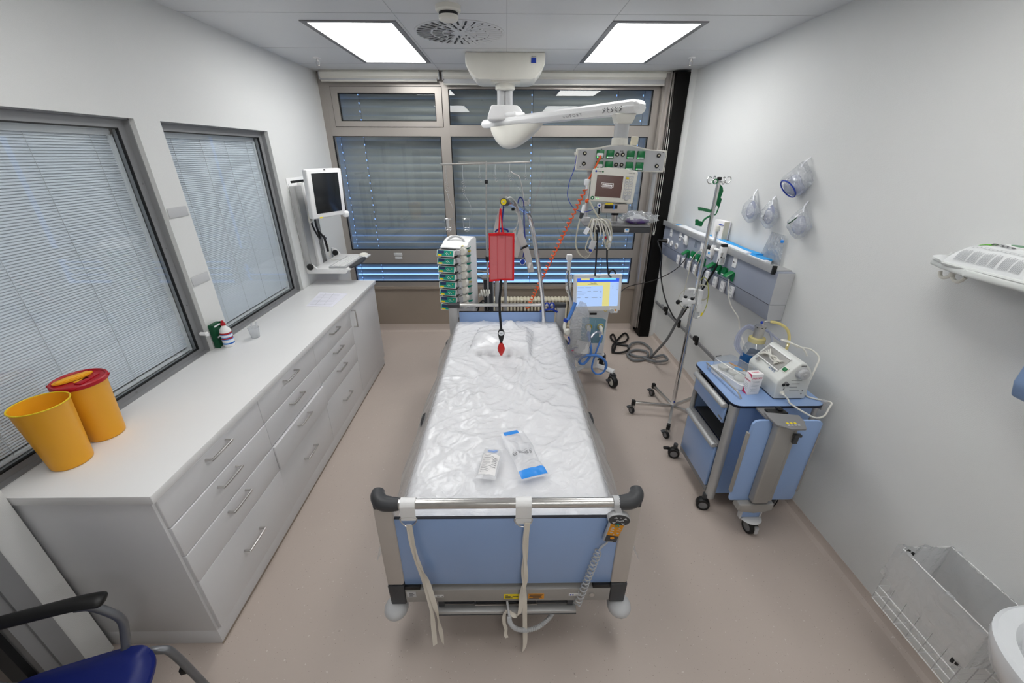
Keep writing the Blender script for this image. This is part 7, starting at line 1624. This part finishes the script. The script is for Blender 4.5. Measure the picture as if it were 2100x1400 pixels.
# wash basin
t = thing('wash_basin', (1.62, .45, .72), 'white ceramic wash basin cut by the bottom right corner of the picture', 'basin')
b = MB('basin'); cx, cy, rx_, ry_ = 1.62, .45, .275, .30; n = 56
def ring(s, z, e=2.6):
    out = []
    for k in range(n):
        a = 2*PI*k/n; c_, s_ = math.cos(a), math.sin(a)
        out.append(V(min(XR-.002, cx+math.copysign(abs(c_)**(2/e), c_)*rx_*s), cy+math.copysign(abs(s_)**(2/e), s_)*ry_*s, z))
    return out
rings = [ring(.35, .66), ring(.70, .69), ring(.93, .76), ring(1.0, .83), ring(1.0, .848), ring(.97, .857), ring(.86, .856), ring(.80, .835), ring(.74, .77), ring(.55, .725), ring(.10, .715)]
vs = [p for r in rings for p in r]; b.faces(vs, [(i*n+k, i*n+(k+1) % n, (i+1)*n+(k+1) % n, (i+1)*n+k) for i in range(len(rings)-1) for k in range(n)]+[tuple(range(n)), tuple(range((len(rings)-1)*n, len(rings)*n))]); b.build('bowl', t)
b = MB('chrome'); b.lathe([(.024, 0), (.022, .004), (0, .002)], (cx, cy, .717), n=20); b.build('drain', t)
b = MB('chrome'); b.tube([(1.84, .45, .85), (1.84, .45, .95), (1.80, .45, .98), (1.72, .45, .96), (1.70, .45, .94)], .012, 12); b.box(1.82, 1.86, .42, .48, .84, .875, .006); b.build('tap', t)
b = MB('chrome'); b.tube([(cx, cy, .665), (cx, cy, .56), (cx+.04, cy, .52), (cx+.08, cy, .56), (cx+.12, cy, .58), (XR, cy, .58)], .016, 12); b.build('trap', t)

# ------------------------------------------------------------------ chair at the lower left
t = thing('visitor_chair', (-1.62, .62, 0), 'blue visitor chair with grey tube frame and black armrests at the lower left corner', 'chair')
RC = rotz(math.radians(17)); CC = V(-1.475, .61, 0)
def q_(x, y, z): return CC+RC @ V(x, y, 0)+V(0, 0, z)          # x forwards, y to the sitter's left
b = MB('chair_blue')
def seat(i, j, s=0):
    u, v = 2*i-1, 2*j-1; e = 4.6
    a = math.atan2(v, u); m = max(abs(u), abs(v)); rr = m/((abs(math.cos(a))**e+abs(math.sin(a))**e)**(1/e))
    x, y = .01+math.cos(a)*rr*.25, math.sin(a)*rr*.24
    z = .448+.010*x/.235+ .010*(v*v)-(.03 if u > .8 else 0)*((u-.8)/.2)**2*s - (1-s)*.035
    z -= .018*s*max(0, m-.85)/.15
    return q_(x, y, z)
b.grid(lambda i, j: seat(i, j, 1), 26, 26); b.grid(lambda i, j: seat(i, j, 0), 26, 26)
for f in ((lambda i, j: seat(i, 0, j)), (lambda i, j: seat(i, 1, j)), (lambda i, j: seat(0, i, j)), (lambda i, j: seat(1, i, j))): b.grid(f, 26, 3)
bmesh.ops.remove_doubles(b.bm, verts=b.bm.verts[:], dist=1e-4); b.build('seat', t, sharp=60)
b = MB('chair_blue'); b.grid(lambda i, j: q_(-.25-.05*j-.03*math.sin(PI*i), (i-.5)*.44, .55+.34*j), 14, 12); b.grid(lambda i, j: q_(-.275-.05*j-.03*math.sin(PI*i), (i-.5)*.44, .55+.34*j), 14, 12); b.build('backrest', t)
for s in (1, -1):
    b = MB('mid_grey'); b.ms = ['mid_grey']; y = s*.262
    b.tube([q_(.06, y, .678), q_(.10, y, .665), q_(.138, y, .61), q_(.152, y, .56), q_(.145, y-s*.01, .50), q_(.135, y-s*.03, .44), q_(.10, y-s*.04, .40)], .014, 12)
    y2 = s*.225; b.tube([q_(.05, y2, .395), q_(.18, y2, .405), q_(.235, y2, .395), q_(.262, y2, .35), q_(.295, y2, .12), q_(.305, y2, .016)], .014, 12)
    b.tube([q_(.14, y2, .395), q_(-.15, y2, .385), q_(-.25, y2, .33), q_(-.34, y2, .016)], .0125, 12)
    b.tube([q_(-.15, y2, .385), q_(-.24, y2, .50), q_(-.29, y2, .90)], .0125, 12); b.ms = ['tube_grey']; b.build('side_frame', t)
    b = MB('black'); b.tube([q_(-.29, y, .690), q_(-.20, y, .693), q_(-.1, y, .696), q_(.0, y, .698), q_(.07, y, .698), q_(.11, y, .694), q_(.13, y, .690), q_(.142, y, .686), q_(.148, y, .684)], lambda k: (.025+.007*k) if k < .72 else .0302*math.sqrt(max(.01, 1-((k-.72)/.285)**2)), 16, flat=.55); b.build('armrest', t)
    b = MB('black'); b.cyl(q_(.306, y2, 0), q_(.305, y2, .03), .018, n=12); b.build('foot_cap', t)
    b = MB('black'); b.cyl(q_(-.34, y2, 0), q_(-.337, y2, .03), .017, n=12); b.build('foot_cap', t)
b = MB('black'); p = q_(.345, .285, .24); b.obox(q_(.265, .225, .24), (.03, .02, .03), RC, .003); b.build('stack_buffer', t)
b = MB('mid_grey'); b.tube([q_(.16, -.22, .395), q_(.16, .22, .395)], .0125, 10, sm=0); b.tube([q_(-.16, -.22, .385), q_(-.16, .22, .385)], .0125, 10, sm=0); b.ms = ['alu']; b.build('cross_tube', t)

# ------------------------------------------------------------------ groups of repeats
GROUPS = {'ceiling_light': 'rectangular ceiling lights', 'sprinkler': 'sprinkler heads in the ceiling', 'roller_blind': 'roller blinds over the window wall',
          'venetian_blind': 'venetian blinds behind the left windows', 'shutter_blind': 'outside shutters behind the window wall', 'sharps_bin': 'yellow bins on the worktop',
          'drawer_cabinet': 'drawer cabinets under the worktop', 'restraint_strap': 'tie straps on the foot rail', 'wrapper_packet': 'sterile wrappers on the bed'}
for o in list(COL.objects):
    if o.parent is None and 'label' in o and 'group' not in o:
        g = GROUPS.get(o.name.split('.')[0])
        if g: o['group'] = g
